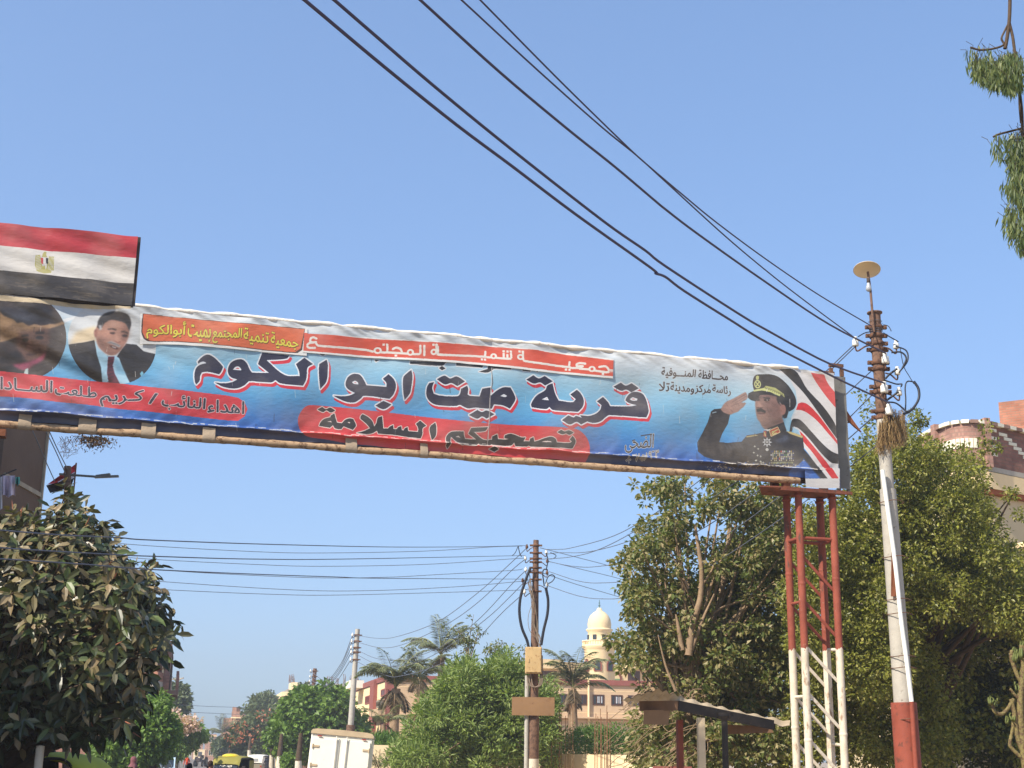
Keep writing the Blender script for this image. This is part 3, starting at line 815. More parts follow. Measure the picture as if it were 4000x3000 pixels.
    c.poly(o((1108, 300), (1122, 290), (1138, 300), (1134, 330), (1110, 330)), gold)
    # collar patches, shoulder braid, star order, medals
    c.poly(o((1210, 800), (1370, 740), (1400, 820), (1240, 890), (1212, 880)), (30, 30, 34))
    c.poly(o((1228, 822), (1310, 786), (1336, 836), (1246, 878)), (176, 72, 48)); c.line(o((1228, 822), (1310, 786), (1336, 836), (1246, 878), (1228, 822)), 3, (214, 190, 140))
    c.line(o((1250, 860), (1290, 820), (1312, 812)), 4, gold); c.line(o((1262, 862), (1300, 842)), 4, gold); c.line(o((1250, 840), (1270, 826)), 4, gold)
    c.poly(o((1172, 822), (1198, 832), (1200, 890), (1170, 874)), (176, 72, 48)); c.line(o((1180, 838), (1190, 874)), 4, gold)
    c.poly(o((1172, 812), (1215, 830), (1250, 800), (1220, 812)), (214, 212, 208))
    c.poly(o((1400, 826), (1440, 830), (1556, 872), (1550, 892), (1430, 850)), (190, 172, 110)); c.poly(o((1000, 880), (1090, 862), (1120, 872), (1010, 890)), (176, 160, 106))
    st = []
    for k in range(16):
        rr_ = 50 if k % 2 == 0 else 24
        st.append((1206 + rr_ * math.sin(k * math.pi / 8), 934 - rr_ * math.cos(k * math.pi / 8)))
    c.poly(o(*st), (214, 216, 214)); c.poly(o(*[(1206 + (x - 1206) * .62, 934 + (y - 934) * .62) for x, y in st]), jk)
    c.ell(2500 + 1206 / 2.458, 1350 + 934 / 2.458, 4, 4, (190, 190, 184)); c.ell(2500 + 1206 / 2.458, 1350 + 1005 / 2.458, 6, 6, (200, 200, 192))
    for x, y in ((1085, 975), (1118, 998), (1075, 1035), (1112, 1062), (1142, 1070), (1095, 1110), (1140, 1120), (1165, 1130), (1150, 1150)):
        c.poly(o((x - 12, y), (x - 2, y - 3), (x + 2, y - 13), (x + 5, y - 3), (x + 14, y), (x + 5, y + 4), (x + 2, y + 13), (x - 2, y + 4)), (206, 204, 186))
    cols = [(190, 60, 50), (206, 204, 190), (60, 110, 70), (186, 160, 80), (60, 70, 120), (200, 200, 196)]
    for i in range(3):
        for k in range(14):
            x = 1240 + k * 16; y = 1015 + i * 34
            c.poly(o((x, y), (x + 11, y), (x + 11, y + 17), (x, y + 17)), cols[int(r.integers(6))], .85)
            if r.random() < .7: c.ell(2500 + (x + 6) / 2.458, 1350 + (y + 26) / 2.458, 2.2, 2.6, (196, 190, 160), .9)
    for k in range(16):
        x = 1250 + k * 13
        c.poly(o((x, 1122), (x + 8, 1122), (x + 8, 1140), (x, 1140)), (186, 190, 140), .8)
    # worn bottom edge of the print
    for k in range(240):
        x = r.uniform(620, 1550); y = 1150 + r.normal() * 16 + (20 if x < 900 else 0)
        s_ = r.uniform(3, 10)
        c.poly(o((x, y), (x + s_ * 2, y + r.uniform(-3, 3)), (x + s_, y + s_)), (196, 180, 150) if r.random() < .6 else (40, 90, 170), .85)
    # tonal unevenness of the printed photographs
    for reg in (c.pts(o((540, 270), (1560, 270), (1560, 1190), (540, 1190))), c.pts([(0, 1180), (620, 1200), (620, 1500), (0, 1460)])):
        x0, x1 = max(0, int(reg[:, 0].min())), int(reg[:, 0].max()); y0, y1 = int(reg[:, 1].min()), int(reg[:, 1].max())
        n1 = blur(r.normal(size=(y1 - y0, x1 - x0)).astype(np.float32), 9); n2 = blur(r.normal(size=(y1 - y0, x1 - x0)).astype(np.float32), 2)
        f_ = 1 + .07 * n1 / (n1.std() + 1e-6) + .03 * n2 / (n2.std() + 1e-6)
        sub = c.a[y0:y1, x0:x1]; lum = sub.mean(2, keepdims=True)
        wgt = np.clip((.62 - lum) / .3, 0, 1); c.a[y0:y1, x0:x1] = np.clip(sub * (1 + (f_[..., None] - 1) * wgt) + (f_[..., None] - 1) * .05 * wgt, 0, 1)
    # scratches and dust streaks over the whole sheet
    for k in range(90):
        x = r.uniform(0, 3200); y = 1203 + .0935 * (x - 500) + r.uniform(60, 440)
        L_ = r.uniform(8, 34)
        c.line([(x, y), (x + r.normal() * 3, y + L_)], r.uniform(1.2, 2.4), (225, 220, 212) if r.random() < .5 else (40, 40, 46), r.uniform(.3, .8))
    c.line([(1914, 1440), (1920, 1500), (1908, 1560), (1912, 1640), (1902, 1740)], 4, (90, 80, 76), .8); c.line([(1917, 1440), (1911, 1560), (1905, 1740)], 2.5, (230, 224, 216), .8)
    for k in range(260):  # pale worn hem edge with the fold's white glints painted in
        s_ = -3.2 + 14.6 * k / 260; x = (s_ - c.s0) * c.res; y = (6.362 + .008 * math.sin(k * .9) + r.normal() * .004 - c.t0) * c.res
        if r.random() < .8:
            q = np.array([(x, y), (x + 16, y + r.normal() * 1.5), (x + 16, y + 3.5), (x, y + 3.5)]); m_ = c.mask(q); c.put(m_[0], m_[1], m_[2], (222, 214, 204), .75)
    # plain flag sheet mounted above the left end, cut from the same roll
    f = [(0, 862), (0, 964), (0, 1060), (0, 1162)]; g = [(512, 944), (512, 1012), (504, 1110), (500, 1206)]
    def ext(p, q):
        k = (q[1] - p[1]) / 512.0; return [(-900, p[1] - 900 * k), (0, p[1])], (q[0] + 30, q[1] + 30 * k)
    top = [(-900, 740), (530, 935)]
    y1a, y1b = 964 - 900 * (48 / 510), 1012 + 2; y2a, y2b = 1062 - 900 * (48 / 506), 1112
    c.poly([(-900, 700), (540, 900), (540, y1b), (-900, y1a)], (188, 40, 52))
    c.poly([(-900, y1a), (540, y1b), (530, y2b), (-900, y2a)], (216, 212, 204))
    c.poly([(-900, y2a), (530, y2b), (520, 1208), (0, 1170), (-900, 1100)], (46, 42, 42))
    c.poly([(-900, 1085), (0, 1161), (510, 1198), (510, 1212), (0, 1180), (-900, 1108)], (206, 186, 150))
    for k in range(60):
        x = r.uniform(0, 500); y = r.uniform(1095, 1180)
        c.line([(x, y), (x + r.uniform(10, 60), y + r.uniform(2, 8))], r.uniform(1.5, 4), (128, 112, 90), .5, soft=1)
    # state emblem: eagle with a striped shield
    em = zz(0, 800, 1.659); ol = (172, 164, 78)
    c.poly(em((232, 335), (262, 330), (268, 380), (285, 425), (240, 440), (228, 400)), ol); c.poly(em((318, 338), (350, 340), (348, 432), (300, 432), (308, 380)), ol)
    for k in range(5):
        c.line(em((238 + k * 7, 336), (238 + k * 7, 432)), 1.6, (216, 212, 204)); c.line(em((318 + k * 7, 342), (312 + k * 7, 430)), 1.6, (216, 212, 204))
    c.poly(em((250, 445), (240, 436), (262, 428), (290, 424), (320, 428), (336, 440), (330, 450), (288, 455)), ol, .75)
    c.poly(em((278, 320), (290, 304), (302, 308), (300, 328), (308, 345), (272, 345)), ol, .8)
    for x, cl in ((266, R_), (282, (230, 228, 222)), (298, K_)):
        c.poly(em((x, 350), (x + 15, 350), (x + 14, 392 if x != 282 else 400), (x + 2, 385)), cl)
    c.poly(em((282, 402), (292, 402), (296, 428), (278, 428)), ol)
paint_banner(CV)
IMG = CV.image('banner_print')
CS = Canvas(0.0, 7.6, 7.1, 8.2, 250)
def paint_strips(c):
    c.a[:] = np.array((226, 226, 222)) / 255
    # yellow-lettered strip
    c.poly(curvy([(557, 1229), (800, 1256), (1190, 1288), (1178, 1372), (1160, 1384), (1120, 1382), (700, 1340), (580, 1336), (560, 1325), (552, 1300)], 30), (70, 40, 34))
    c.poly([(560, 1231), (800, 1258), (1188, 1290), (1172, 1366), (1150, 1380), (1120, 1379), (700, 1337), (588, 1334), (566, 1322), (556, 1300)], (214, 104, 62))
    for s_, q_ in (('جمعية', [(1056, 1300), (1164, 1324), (1162, 1372), (1056, 1362)]), ('تنمية', [(950, 1286), (1048, 1298), (1046, 1358), (950, 1348)]),
                   ('المجتمع', [(830, 1284), (944, 1290), (940, 1346), (828, 1346)]), ('بميت', [(734, 1272), (822, 1284), (820, 1342), (732, 1336)]), ('أبوالكوم', [(572, 1262), (726, 1262), (720, 1332), (572, 1324)])):
        M_ = c.text(s_, q_, 0.0)
        c.letters(M_, (226, 208, 70), (96, 66, 22), 2.2, (84, 56, 20), (2, 3), 1.5, fw=1.8)
    # white-lettered strip
    c.poly([(1186, 1304), (1400, 1324), (1790, 1349), (2090, 1372), (2384, 1412), (2382, 1474), (2090, 1446), (1790, 1414), (1400, 1390), (1182, 1375)], (214, 82, 58))
    k = zz(1160, 1280, 3.456); h = zz(1700, 1320, 3.072)
    wt = (228, 224, 214)
    for ps in (k((255, 165), (215, 148), (180, 160), (172, 200), (205, 215), (250, 212)), k((240, 215), (165, 225), (135, 245), (135, 275), (165, 290), (235, 290)), k((245, 222), (268, 250), (300, 262), (600, 282), (900, 305), (1020, 330)),
               k((1130, 340), (1200, 342), (1216, 320), (1216, 262)), k((1200, 340), (1440, 362)), k((1290, 300), (1330, 282), (1390, 300), (1410, 350)), k((1440, 360), (1480, 365)), k((1560, 372), (1640, 372), (1654, 350), (1654, 262)), k((1708, 262), (1708, 388)),
               k((1890, 280), (1892, 355), (1915, 380), (2212, 392)), h((0, 100), (10, 190), (40, 218), (300, 225), (580, 240)), h((592, 180), (592, 240), (650, 248)), h((720, 255), (880, 268), (896, 250), (896, 205)), h((808, 260), (808, 205)), h((852, 262), (852, 220)),
               h((1040, 200), (1042, 270), (1070, 295), (1300, 325), (1600, 362)), h((1604, 300), (1604, 365), (1700, 372)), h((1790, 320), (1730, 312), (1690, 325), (1690, 350), (1760, 350), (1720, 378), (1840, 390)), h((1900, 405), (2060, 425), (2055, 380), (2020, 355), (1955, 362))):
        c.line(catmull(ps, 4) if len(ps) > 2 else ps, 8.5, wt)
        for p in ps: c.ell(p[0], p[1], 4.2, 4.2, wt)
    for (x, y, rx, ry) in [k((1085, 318))[0] + (16, 13), k((1522, 348))[0] + (14, 13), k((1835, 345))[0] + (13, 12), h((688, 235))[0] + (13, 12), h((1010, 245))[0] + (14, 12), h((1868, 385))[0] + (14, 12)]:
        c.ell(x, y, rx, ry, wt); c.ell(x, y, rx - 8, ry - 7, (214, 82, 58))
    for ps in (k((1165, 238), (1212, 240)), k((1328, 386), (1332, 386)), k((1828, 252), (1872, 254)), h((548, 272), (585, 275)), h((810, 175), (810, 175)), h((855, 178), (895, 180)), h((1000, 178), (1038, 180)), h((1558, 390), (1600, 394)), h((1998, 445), (1998, 445))):
        for p in ps: c.poly([(p[0] - 4.5, p[1] - 4.5), (p[0] + 4.5, p[1] - 4), (p[0] + 4.5, p[1] + 4.5), (p[0] - 4.5, p[1] + 4)], wt)
paint_strips(CS)
IMG2 = CS.image('strip_print')
def print_mat(name, img, rough=0.42):
    m = bpy.data.materials.new(name); m.use_nodes = True
    n = m.node_tree.nodes; l = m.node_tree.links; b = n['Principled BSDF']
    uv = n.new('ShaderNodeUVMap'); ti = n.new('ShaderNodeTexImage'); ti.image = img; ti.extension = 'EXTEND'
    l.new(uv.outputs[0], ti.inputs[0])
    tc = n.new('ShaderNodeTexCoord'); nz = n.new('ShaderNodeTexNoise'); nz.inputs['Scale'].default_value = 1.3; nz.inputs['Detail'].default_value = 7
    l.new(tc.outputs['Object'], nz.inputs['Vector'])
    rp = n.new('ShaderNodeValToRGB'); rp.color_ramp.elements[0].position = .45; rp.color_ramp.elements[1].position = .8
    rp.color_ramp.elements[1].color = (.40, .40, .40, 1); rp.color_ramp.elements[0].color = (.06, .06, .06, 1)
    l.new(nz.outputs['Fac'], rp.inputs[0])
    mx = n.new('ShaderNodeMixRGB'); mx.inputs[2].default_value = (.36, .31, .25, 1)        # road dust on the vinyl
    fd = n.new('ShaderNodeMixRGB'); fd.blend_type = 'MULTIPLY'; fd.inputs[0].default_value = 1; fd.inputs[2].default_value = (.80, .79, .78, 1); l.new(ti.outputs[0], fd.inputs[1])   # sun-faded ink
    l.new(rp.outputs[0], mx.inputs[0]); l.new(fd.outputs[0], mx.inputs[1]); l.new(mx.outputs[0], b.inputs['Base Color'])
    b.inputs['Roughness'].default_value = rough; b.inputs['Specular IOR Level'].default_value = .45
    n3 = n.new('ShaderNodeTexNoise'); n3.inputs['Scale'].default_value = 9; n3.inputs['Detail'].default_value = 6
    mp = n.new('ShaderNodeMapping'); mp.inputs['Scale'].default_value = (1, 1, 2.2); l.new(tc.outputs['Object'], mp.inputs[0]); l.new(mp.outputs[0], n3.inputs['Vector'])
    bp = n.new('ShaderNodeBump'); bp.inputs['Strength'].default_value = .35; bp.inputs['Distance'].default_value = .02
    l.new(n3.outputs['Fac'], bp.inputs['Height']); l.new(bp.outputs[0], b.inputs['Normal'])
    MATS[name] = m
    return m
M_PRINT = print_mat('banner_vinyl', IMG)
M_STRIP = print_mat('strip_vinyl', IMG2, .5)

# ------------------------------------------------------------------ ground, road and pavements
M_EARTH = mat('dusty_earth', (168, 146, 116), .95, .2, .35, .1)
M_ASPH = mat('worn_asphalt', (104, 98, 92), .9, .2, .5, .2, col2=(142, 128, 108), thr=.55)
M_CONC = mat('kerb_concrete', (172, 164, 150), .9, .15, 2.0, .2)
b = MB(); b.sheet([[(-3000, -300, 0), (3000, -300, 0)], [(-3000, 5200, 0), (3000, 5200, 0)]]); g = b.build('ground', M_EARTH); tag(g, kind='structure')
# the road runs away from the viewer towards the left
RDX = -0.228
def road_c(y): return 1.2 + RDX * y
b = MB(); b.sheet([[(road_c(y) - 4.6, y, .004), (road_c(y) + 4.6, y, .004)] for y in (-60, 40, 150, 300, 700)]); g = b.build('road', M_ASPH); tag(g, kind='structure')
for sd, nm in ((-1, 'pavement'), (1, 'pavement')):
    b = MB()
    wd = 7.2 if sd > 0 else 5.7
    prof = [(4.6, .004), (4.6, .13), (wd, .134), (wd, .004)]
    b.sheet([[(road_c(y) + sd * u, y, z) for u, z in prof] for y in (-60, 40, 150, 300, 500)], smooth=False)
    g = b.build(nm, M_CONC); tag(g, kind='structure')

# ------------------------------------------------------------------ the sign gantry over the road
M_OXIDE = mat('red_oxide_paint', (134, 68, 52), .7, .18, 3, .25, col2=(100, 60, 48), thr=.6, bump=.15)
M_RUST = mat('rusty_steel', (106, 76, 58), .85, .3, 6, .2, col2=(70, 52, 44), thr=.55, bump=.3)
M_PALE = mat('white_paint_on_steel', (204, 192, 172), .75, .08, 4, .2, col2=(164, 142, 118), thr=.6, bump=.2)
M_GREY = mat('grey_steel', (112, 110, 104), .7, .2, 4, .3, col2=(84, 74, 64), thr=.62)
M_DARK = mat('dark_frame', (66, 58, 54), .8, .2, 4, .2)
M_TAN = mat('tan_wrapping', (168, 140, 110), .85, .2, 5, .15, col2=(118, 92, 70), thr=.56, bump=.4)
M_TAPE = mat('grey_tape', (158, 140, 118), .7, .15, 6, .2, bump=.3)
M_CLOTH = mat('white_cover_cloth', (224, 214, 198), .8, .1, 5, .2, col2=(176, 150, 120), thr=.64, bump=.5)
M_WOOD = mat('weathered_board', (124, 76, 52), .85, .25, 5, .2, bump=.3)
M_BACK = mat('recessed_navy_vinyl', (30, 40, 78), .6, .2, 5, .3)
SG, _ = ST(3208, 2524)
gan = empty('sign_gantry', G(5.0, 0), 'printed Arabic banner spanning the road on a steel gantry with red and white legs', 'sign gantry')
R0 = rng(11)
_ph = R0.uniform(0, 6.28, 40)
def hnoise(x, k): return sum(math.sin(x * k * (1 + .37 * i) + _ph[i + int(k) % 9]) / (1 + .6 * i) for i in range(4)) / 2.2
def drape(s, t):
    """how far the slack vinyl stands off its frame"""
    o = .045 + .018 * math.sin(1.7 * s + 2.2 * t + .5) + .012 * math.sin(4.1 * s - 3.0 * t) + .010 * math.sin(2.3 * t * 3 - 1.1 * s)
    if s < 1.5:                                        # loose left end: long diagonal folds
        k = min(1, (1.5 - s) / 2.2)
        o += k * (.040 * math.sin(5.5 * (t + .42 * s)) + .018 * math.sin(12 * (t + .5 * s) + 1) + .01 * math.sin(23 * (t + .38 * s)))
    for s0, wv in ((3.78, .35), (5.35, .3), (6.0, .5), (2.9, .3)):       # gathers above the ties
        d = (s - s0) / wv
        if abs(d) < 3: o -= .05 * math.exp(-d * d) * max(0, 1 - (t - 6.3) / .9) ** 2
    lo = max(0, 1 - (t - 6.3) / .42)
    o += lo ** 2 * (.022 * hnoise(s + .8 * t, 7) + .012 * hnoise(s - t, 17))
    up = max(0, 1 - (8.06 - t) / .22)
    o += up ** 1.5 * (.030 * hnoise(s - .5 * t, 6) + .016 * hnoise(s + 2 * t, 15))
    return o
def uv_sheet(name, pts, st, cv, m, parent):
    """pts, st: rows of places and (s, t)"""
    nr, nc = len(pts), len(pts[0])
    inv = parent_inv(parent)
    V = [tuple(inv @ Vector([float(x) for x in p])) for r in pts for p in r]
    F = [(i * nc + k, i * nc + k + 1, (i + 1) * nc + k + 1, (i + 1) * nc + k) for i in range(nr - 1) for k in range(nc - 1)]
    me = bpy.data.meshes.new(name); me.from_pydata(V, [], F); me.materials.append(m)
    q = np.array([x for r in st for x in r], float)
    q[:, 0] = (q[:, 0] - cv.s0) / (cv.s1 - cv.s0); q[:, 1] = (q[:, 1] - cv.t0) / (cv.t1 - cv.t0)
    ul = me.uv_layers.new(name='UVMap'); li = np.zeros(len(me.loops), np.int32); me.loops.foreach_get('vertex_index', li)
    ul.data.foreach_set('uv', q[li].astype(np.float32).ravel())
    me.polygons.foreach_set('use_smooth', np.ones(len(me.polygons), bool)); me.update()
    o = bpy.data.objects.new(name, me); COL.objects.link(o); o.parent = parent
    return o
S0, S1 = -3.3, ST(3262, 1650)[0]
ss = np.linspace(S0, S1, 620)
rows = []; sts = []
tt = list(np.linspace(8.075, 6.40, 78)) + [6.375, 6.36, 6.35, 6.34, 6.325, 6.28, 6.22]
for t in tt:
    r = []; q = []
    for s in ss:
        w_ = .012 * hnoise(s, 5)
        if t >= 6.375: o = drape(s, t); z = t
        else:
            lip = {6.36: .022, 6.35: .03, 6.34: .012, 6.325: -.02, 6.28: -.03, 6.22: -.03}[t]
            o = drape(s, 6.375) * (1 if t > 6.33 else .3) + lip + (.012 * hnoise(s, 19) if t > 6.33 else 0)
            z = t + w_ * (t < 6.38)
        r.append(G(s, z + (.012 * hnoise(s, 3) if t > 8.0 else 0), o)); q.append((s, t))
    rows.append(r); sts.append(q)
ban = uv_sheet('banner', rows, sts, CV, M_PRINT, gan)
ban['label'] = 'blue banner printed with large navy Arabic letters, portraits and a saluting officer'
def strip(name, top, bot, lab, n=120, lift=.012):
    top = [np.array(p, float) for p in top]; bot = [np.array(p, float) for p in bot]
    def at(pl, u):
        x = pl[0][0] + (pl[-1][0] - pl[0][0]) * u
        return (x, float(np.interp(x, [p[0] for p in pl], [p[1] for p in pl])))
    rr = []; qq = []
    for v in np.linspace(0, 1, 14):
        r = []; q = []
        for u in np.linspace(0, 1, n):
            a = np.array(at(top, u)); b_ = np.array(at(bot, u)); s, t = ST(*(a * (1 - v) + b_ * v))
            r.append(G(s, t, drape(s, t) + lift + .006 * hnoise(s * 1.3 + t, 9) + (.01 * max(0, v - .75) * 4 * abs(hnoise(s, 4))))); q.append((s, t))
        rr.append(r); qq.append(q)
    o = uv_sheet(name, rr, qq, CS, M_STRIP, ban); o['label'] = lab
    return o
strip('pasted_strip', [(548, 1226), (800, 1253), (1200, 1286)], [(546, 1344), (700, 1350), (1196, 1394)], 'orange pasted strip with yellow Arabic letters')
strip('pasted_strip', [(1176, 1306), (1400, 1318), (1790, 1344), (2092, 1367), (2391, 1406)], [(1178, 1381), (1400, 1397), (1790, 1422), (2090, 1454), (2389, 1482)], 'long coral pasted strip with white Arabic letters', 220, .016)
# skirt of unprinted vinyl hanging at the right end
rr = []; qq = []
for t in np.linspace(6.40, 6.05, 16):
    rr.append([G(s, t + .012 * hnoise(s, 6) * (t < 6.1), .085 + .02 * hnoise(s + t * .7, 6)) for s in np.linspace(11.02, S1 - .005, 34)]); qq.append([(s, t) for s in np.linspace(11.02, S1 - .005, 34)])
uv_sheet('skirt', rr, qq, CV, M_PRINT, ban)
# flag sheet above the left end
rr = []; qq = []
for t in np.linspace(9.19, 8.095, 46):
    r = []; q = []
    for s in np.linspace(-3.3, .052, 150):
        o = .05 + .022 * math.sin(5 * (t + .35 * s)) + .012 * math.sin(9 * s + 6 * t) + .008 * math.sin(21 * (t + .2 * s)) + .02 * hnoise(s, 6) * max(0, (t - 9.0) / .19)
        r.append(G(s, t + .006 * hnoise(s, 5), o)); q.append((s, t))
    rr.append(r); qq.append(q)
fl = uv_sheet('flag_sheet', rr, qq, CV, M_PRINT, gan); fl['label'] = 'red, white and black flag sheet with a small eagle emblem'
b = MB()
for s, t0, t1 in ((.07, 8.09, 9.20), (-1.2, 8.09, 9.2), (-2.4, 8.09, 9.2)):
    b.box(G(s, (t0 + t1) / 2, -.06 if s > 0 else -.13), (.05, .16, t1 - t0), G_ANG)
b.box(G(-1.6, 9.20, -.13), (3.3, .15, .03), G_ANG); b.box(G(-1.6, 8.12, -.13), (3.3, .15, .05), G_ANG)
b.build('flag_frame', M_DARK, gan)
# beam behind the banner
b = MB()
for o in (-.16, -.50):
    for t in (8.0, 6.26): b.box(G(4.3, t, o), (15.1, .06, .06), G_ANG)
for i in range(19):
    s = -3.1 + i * .8
    for o in (-.16, -.50): b.beam(G(s, 6.29, o), G(s + .8 * (i % 2), 7.97, o), .035, .035)
    b.beam(G(s, 8.0, -.19), G(s + .4, 8.0, -.47), .035, .035); b.beam(G(s, 6.26, -.19), G(s + .4, 6.26, -.47), .035, .035)
b.build('truss_beam', M_RUST, gan)
b = MB()
for i in range(0, 15):
    pass
pts = [G(s, 8.098 + .014 * hnoise(s, 4), .015 + .012 * hnoise(s, 7)) for s in np.linspace(.1, 11.0, 220)]
b.tube(pts, [.034 + .012 * hnoise(s, 9) + .006 * hnoise(s, 21) for s in np.linspace(.1, 11.0, 220)], 10)
b.build('top_cover', M_CLOTH, gan)
b = MB()
sx = np.linspace(-1.62, 10.95, 260)
b.tube([G(s, 6.155 + .008 * hnoise(s, 3), .0 + .006 * hnoise(s, 8)) for s in sx], [.054 + .006 * hnoise(s, 6) + .004 * hnoise(s, 25) for s in sx], 10)
b.build('wrapped_rail', M_TAN, gan)
tpx = [(92, 44), (338, 62), (578, 52), (815, 46), (1372, 44), (1656, 30)]
tape = None
for x, wpx in tpx:
    b = MB(); s, _ = ST(x, 1700); w_ = wpx * .0040
    tp = [(6.092, .02), (6.10, .052), (6.16, .064), (6.22, .052), (6.30, .02), (6.325, .02)]
    b.sheet([[G(s - w_ / 2 + k * w_ / 3, t + .004 * math.sin(9 * k + x), o + .005 * math.sin(5 * k + t * 30)) for k in range(4)] for t, o in tp])
    b.build('tape_wrap', M_TAPE, gan)
# end frame
b = MB()
b.box(G(11.845, 7.08, -.10), (.215, .012, 1.96), G_ANG, mi=0)
for o in (-.12, -.44):
    b.box(G(11.93, 7.06, o - .02), (.05, .05, 2.0), G_ANG, mi=0)
b.build('end_plate', M_GREY, gan)
for (sa, sb, ta, tb, o) in ((11.67, 11.93, 8.07, 8.26, -.12), (11.68, 11.96, 8.08, 8.23, -.50)):
    b = MB(); w_ = .055
    b.box(G((sa + sb) / 2, tb, o), (sb - sa, .06, w_), G_ANG)
    for s in (sa + w_ / 2, sb - w_ / 2): b.box(G(s, (ta + tb) / 2 - w_ / 2 - .002, o), (w_, .06, tb - ta - w_), G_ANG)
    b.build('bracket', M_RUST, gan)
b = MB(); b.prism([G(11.86, 7.54, -.14), G(11.92, 7.56, -.14), G(12.1, 7.30, -.14), G(12.24, 7.12, -.14), G(12.12, 7.20, -.14), G(11.98, 7.32, -.14)], -G_N * .04)
b.build('splintered_board', M_WOOD, gan)
b = MB(); b.tube([G(11.9, 7.26, -.2), G(12.07, 7.29, -.15)], .014, 8); b.tube([G(11.97, 6.7, -.2), G(11.97, 7.28, -.2)], .02, 8); b.build('stub_bar', M_RUST, gan)
def two_tone():
    # red oxide over whitewash: the brushed edge wanders, chips and runs cross it
    m = bpy.data.materials.new('leg_two_tone'); m.use_nodes = True; n = m.node_tree.nodes; l = m.node_tree.links; b_ = n['Principled BSDF']
    b_.inputs['Roughness'].default_value = .72; b_.inputs['Specular IOR Level'].default_value = .25
    tc = n.new('ShaderNodeTexCoord'); sp = n.new('ShaderNodeSeparateXYZ'); l.new(tc.outputs['Object'], sp.inputs[0])
    def noise(sc_, det=5, sz=1.0):
        z_ = n.new('ShaderNodeTexNoise'); z_.inputs['Scale'].default_value = sc_; z_.inputs['Detail'].default_value = det; z_.inputs['Roughness'].default_value = .65
        mp_ = n.new('ShaderNodeMapping'); mp_.inputs['Scale'].default_value = (1, 1, sz); l.new(tc.outputs['Object'], mp_.inputs[0]); l.new(mp_.outputs[0], z_.inputs['Vector']); return z_.outputs['Fac']
    def ramp(src, p0, p1, c0, c1):
        r_ = n.new('ShaderNodeValToRGB'); r_.color_ramp.elements[0].position = p0; r_.color_ramp.elements[1].position = p1; r_.color_ramp.elements[0].color = c0; r_.color_ramp.elements[1].color = c1; l.new(src, r_.inputs[0]); return r_.outputs[0]
    def mix(fac, a_, c_):
        x_ = n.new('ShaderNodeMixRGB'); l.new(fac, x_.inputs[0])
        for s_, v_ in ((1, a_), (2, c_)):
            if hasattr(v_, 'links') or hasattr(v_, 'is_linked'): l.new(v_, x_.inputs[s_])
            else: x_.inputs[s_].default_value = v_
        return x_.outputs[0]
    W1 = (0, 0, 0, 1); W2 = (1, 1, 1, 1)
    red = ramp(noise(2.5), .3, .7, lin((116, 58, 44)) + [1], lin((148, 78, 60)) + [1])
    red = mix(ramp(noise(7, 8, .25), .58, .64, W1, W2), red, lin((92, 62, 52)) + [1])
    red = mix(ramp(noise(16, 6), .66, .70, W1, W2), red, lin((170, 140, 120)) + [1])
    wh = ramp(noise(3), .3, .7, lin((186, 172, 150)) + [1], lin((216, 204, 184)) + [1])
    wh = mix(ramp(noise(9, 8, .3), .56, .64, W1, W2), wh, lin((150, 124, 100)) + [1])
    wh = mix(ramp(noise(22, 6), .66, .70, W1, W2), wh, lin((120, 88, 70)) + [1])
    ma = n.new('ShaderNodeMath'); ma.operation = 'MULTIPLY_ADD'; l.new(noise(14, 4, .5), ma.inputs[0]); ma.inputs[1].default_value = .16; l.new(sp.outputs['Z'], ma.inputs[2])
    gt = n.new('ShaderNodeMath'); gt.operation = 'GREATER_THAN'; gt.inputs[1].default_value = 3.50; l.new(ma.outputs[0], gt.inputs[0])
    l.new(mix(gt.outputs[0], wh, red), b_.inputs['Base Color'])
    bp = n.new('ShaderNodeBump'); bp.inputs['Strength'].default_value = .3; bp.inputs['Distance'].default_value = .01; l.new(noise(20), bp.inputs['Height']); l.new(bp.outputs[0], b_.inputs['Normal'])
    MATS['leg_two_tone'] = m
    return m
M_LEG = two_tone()
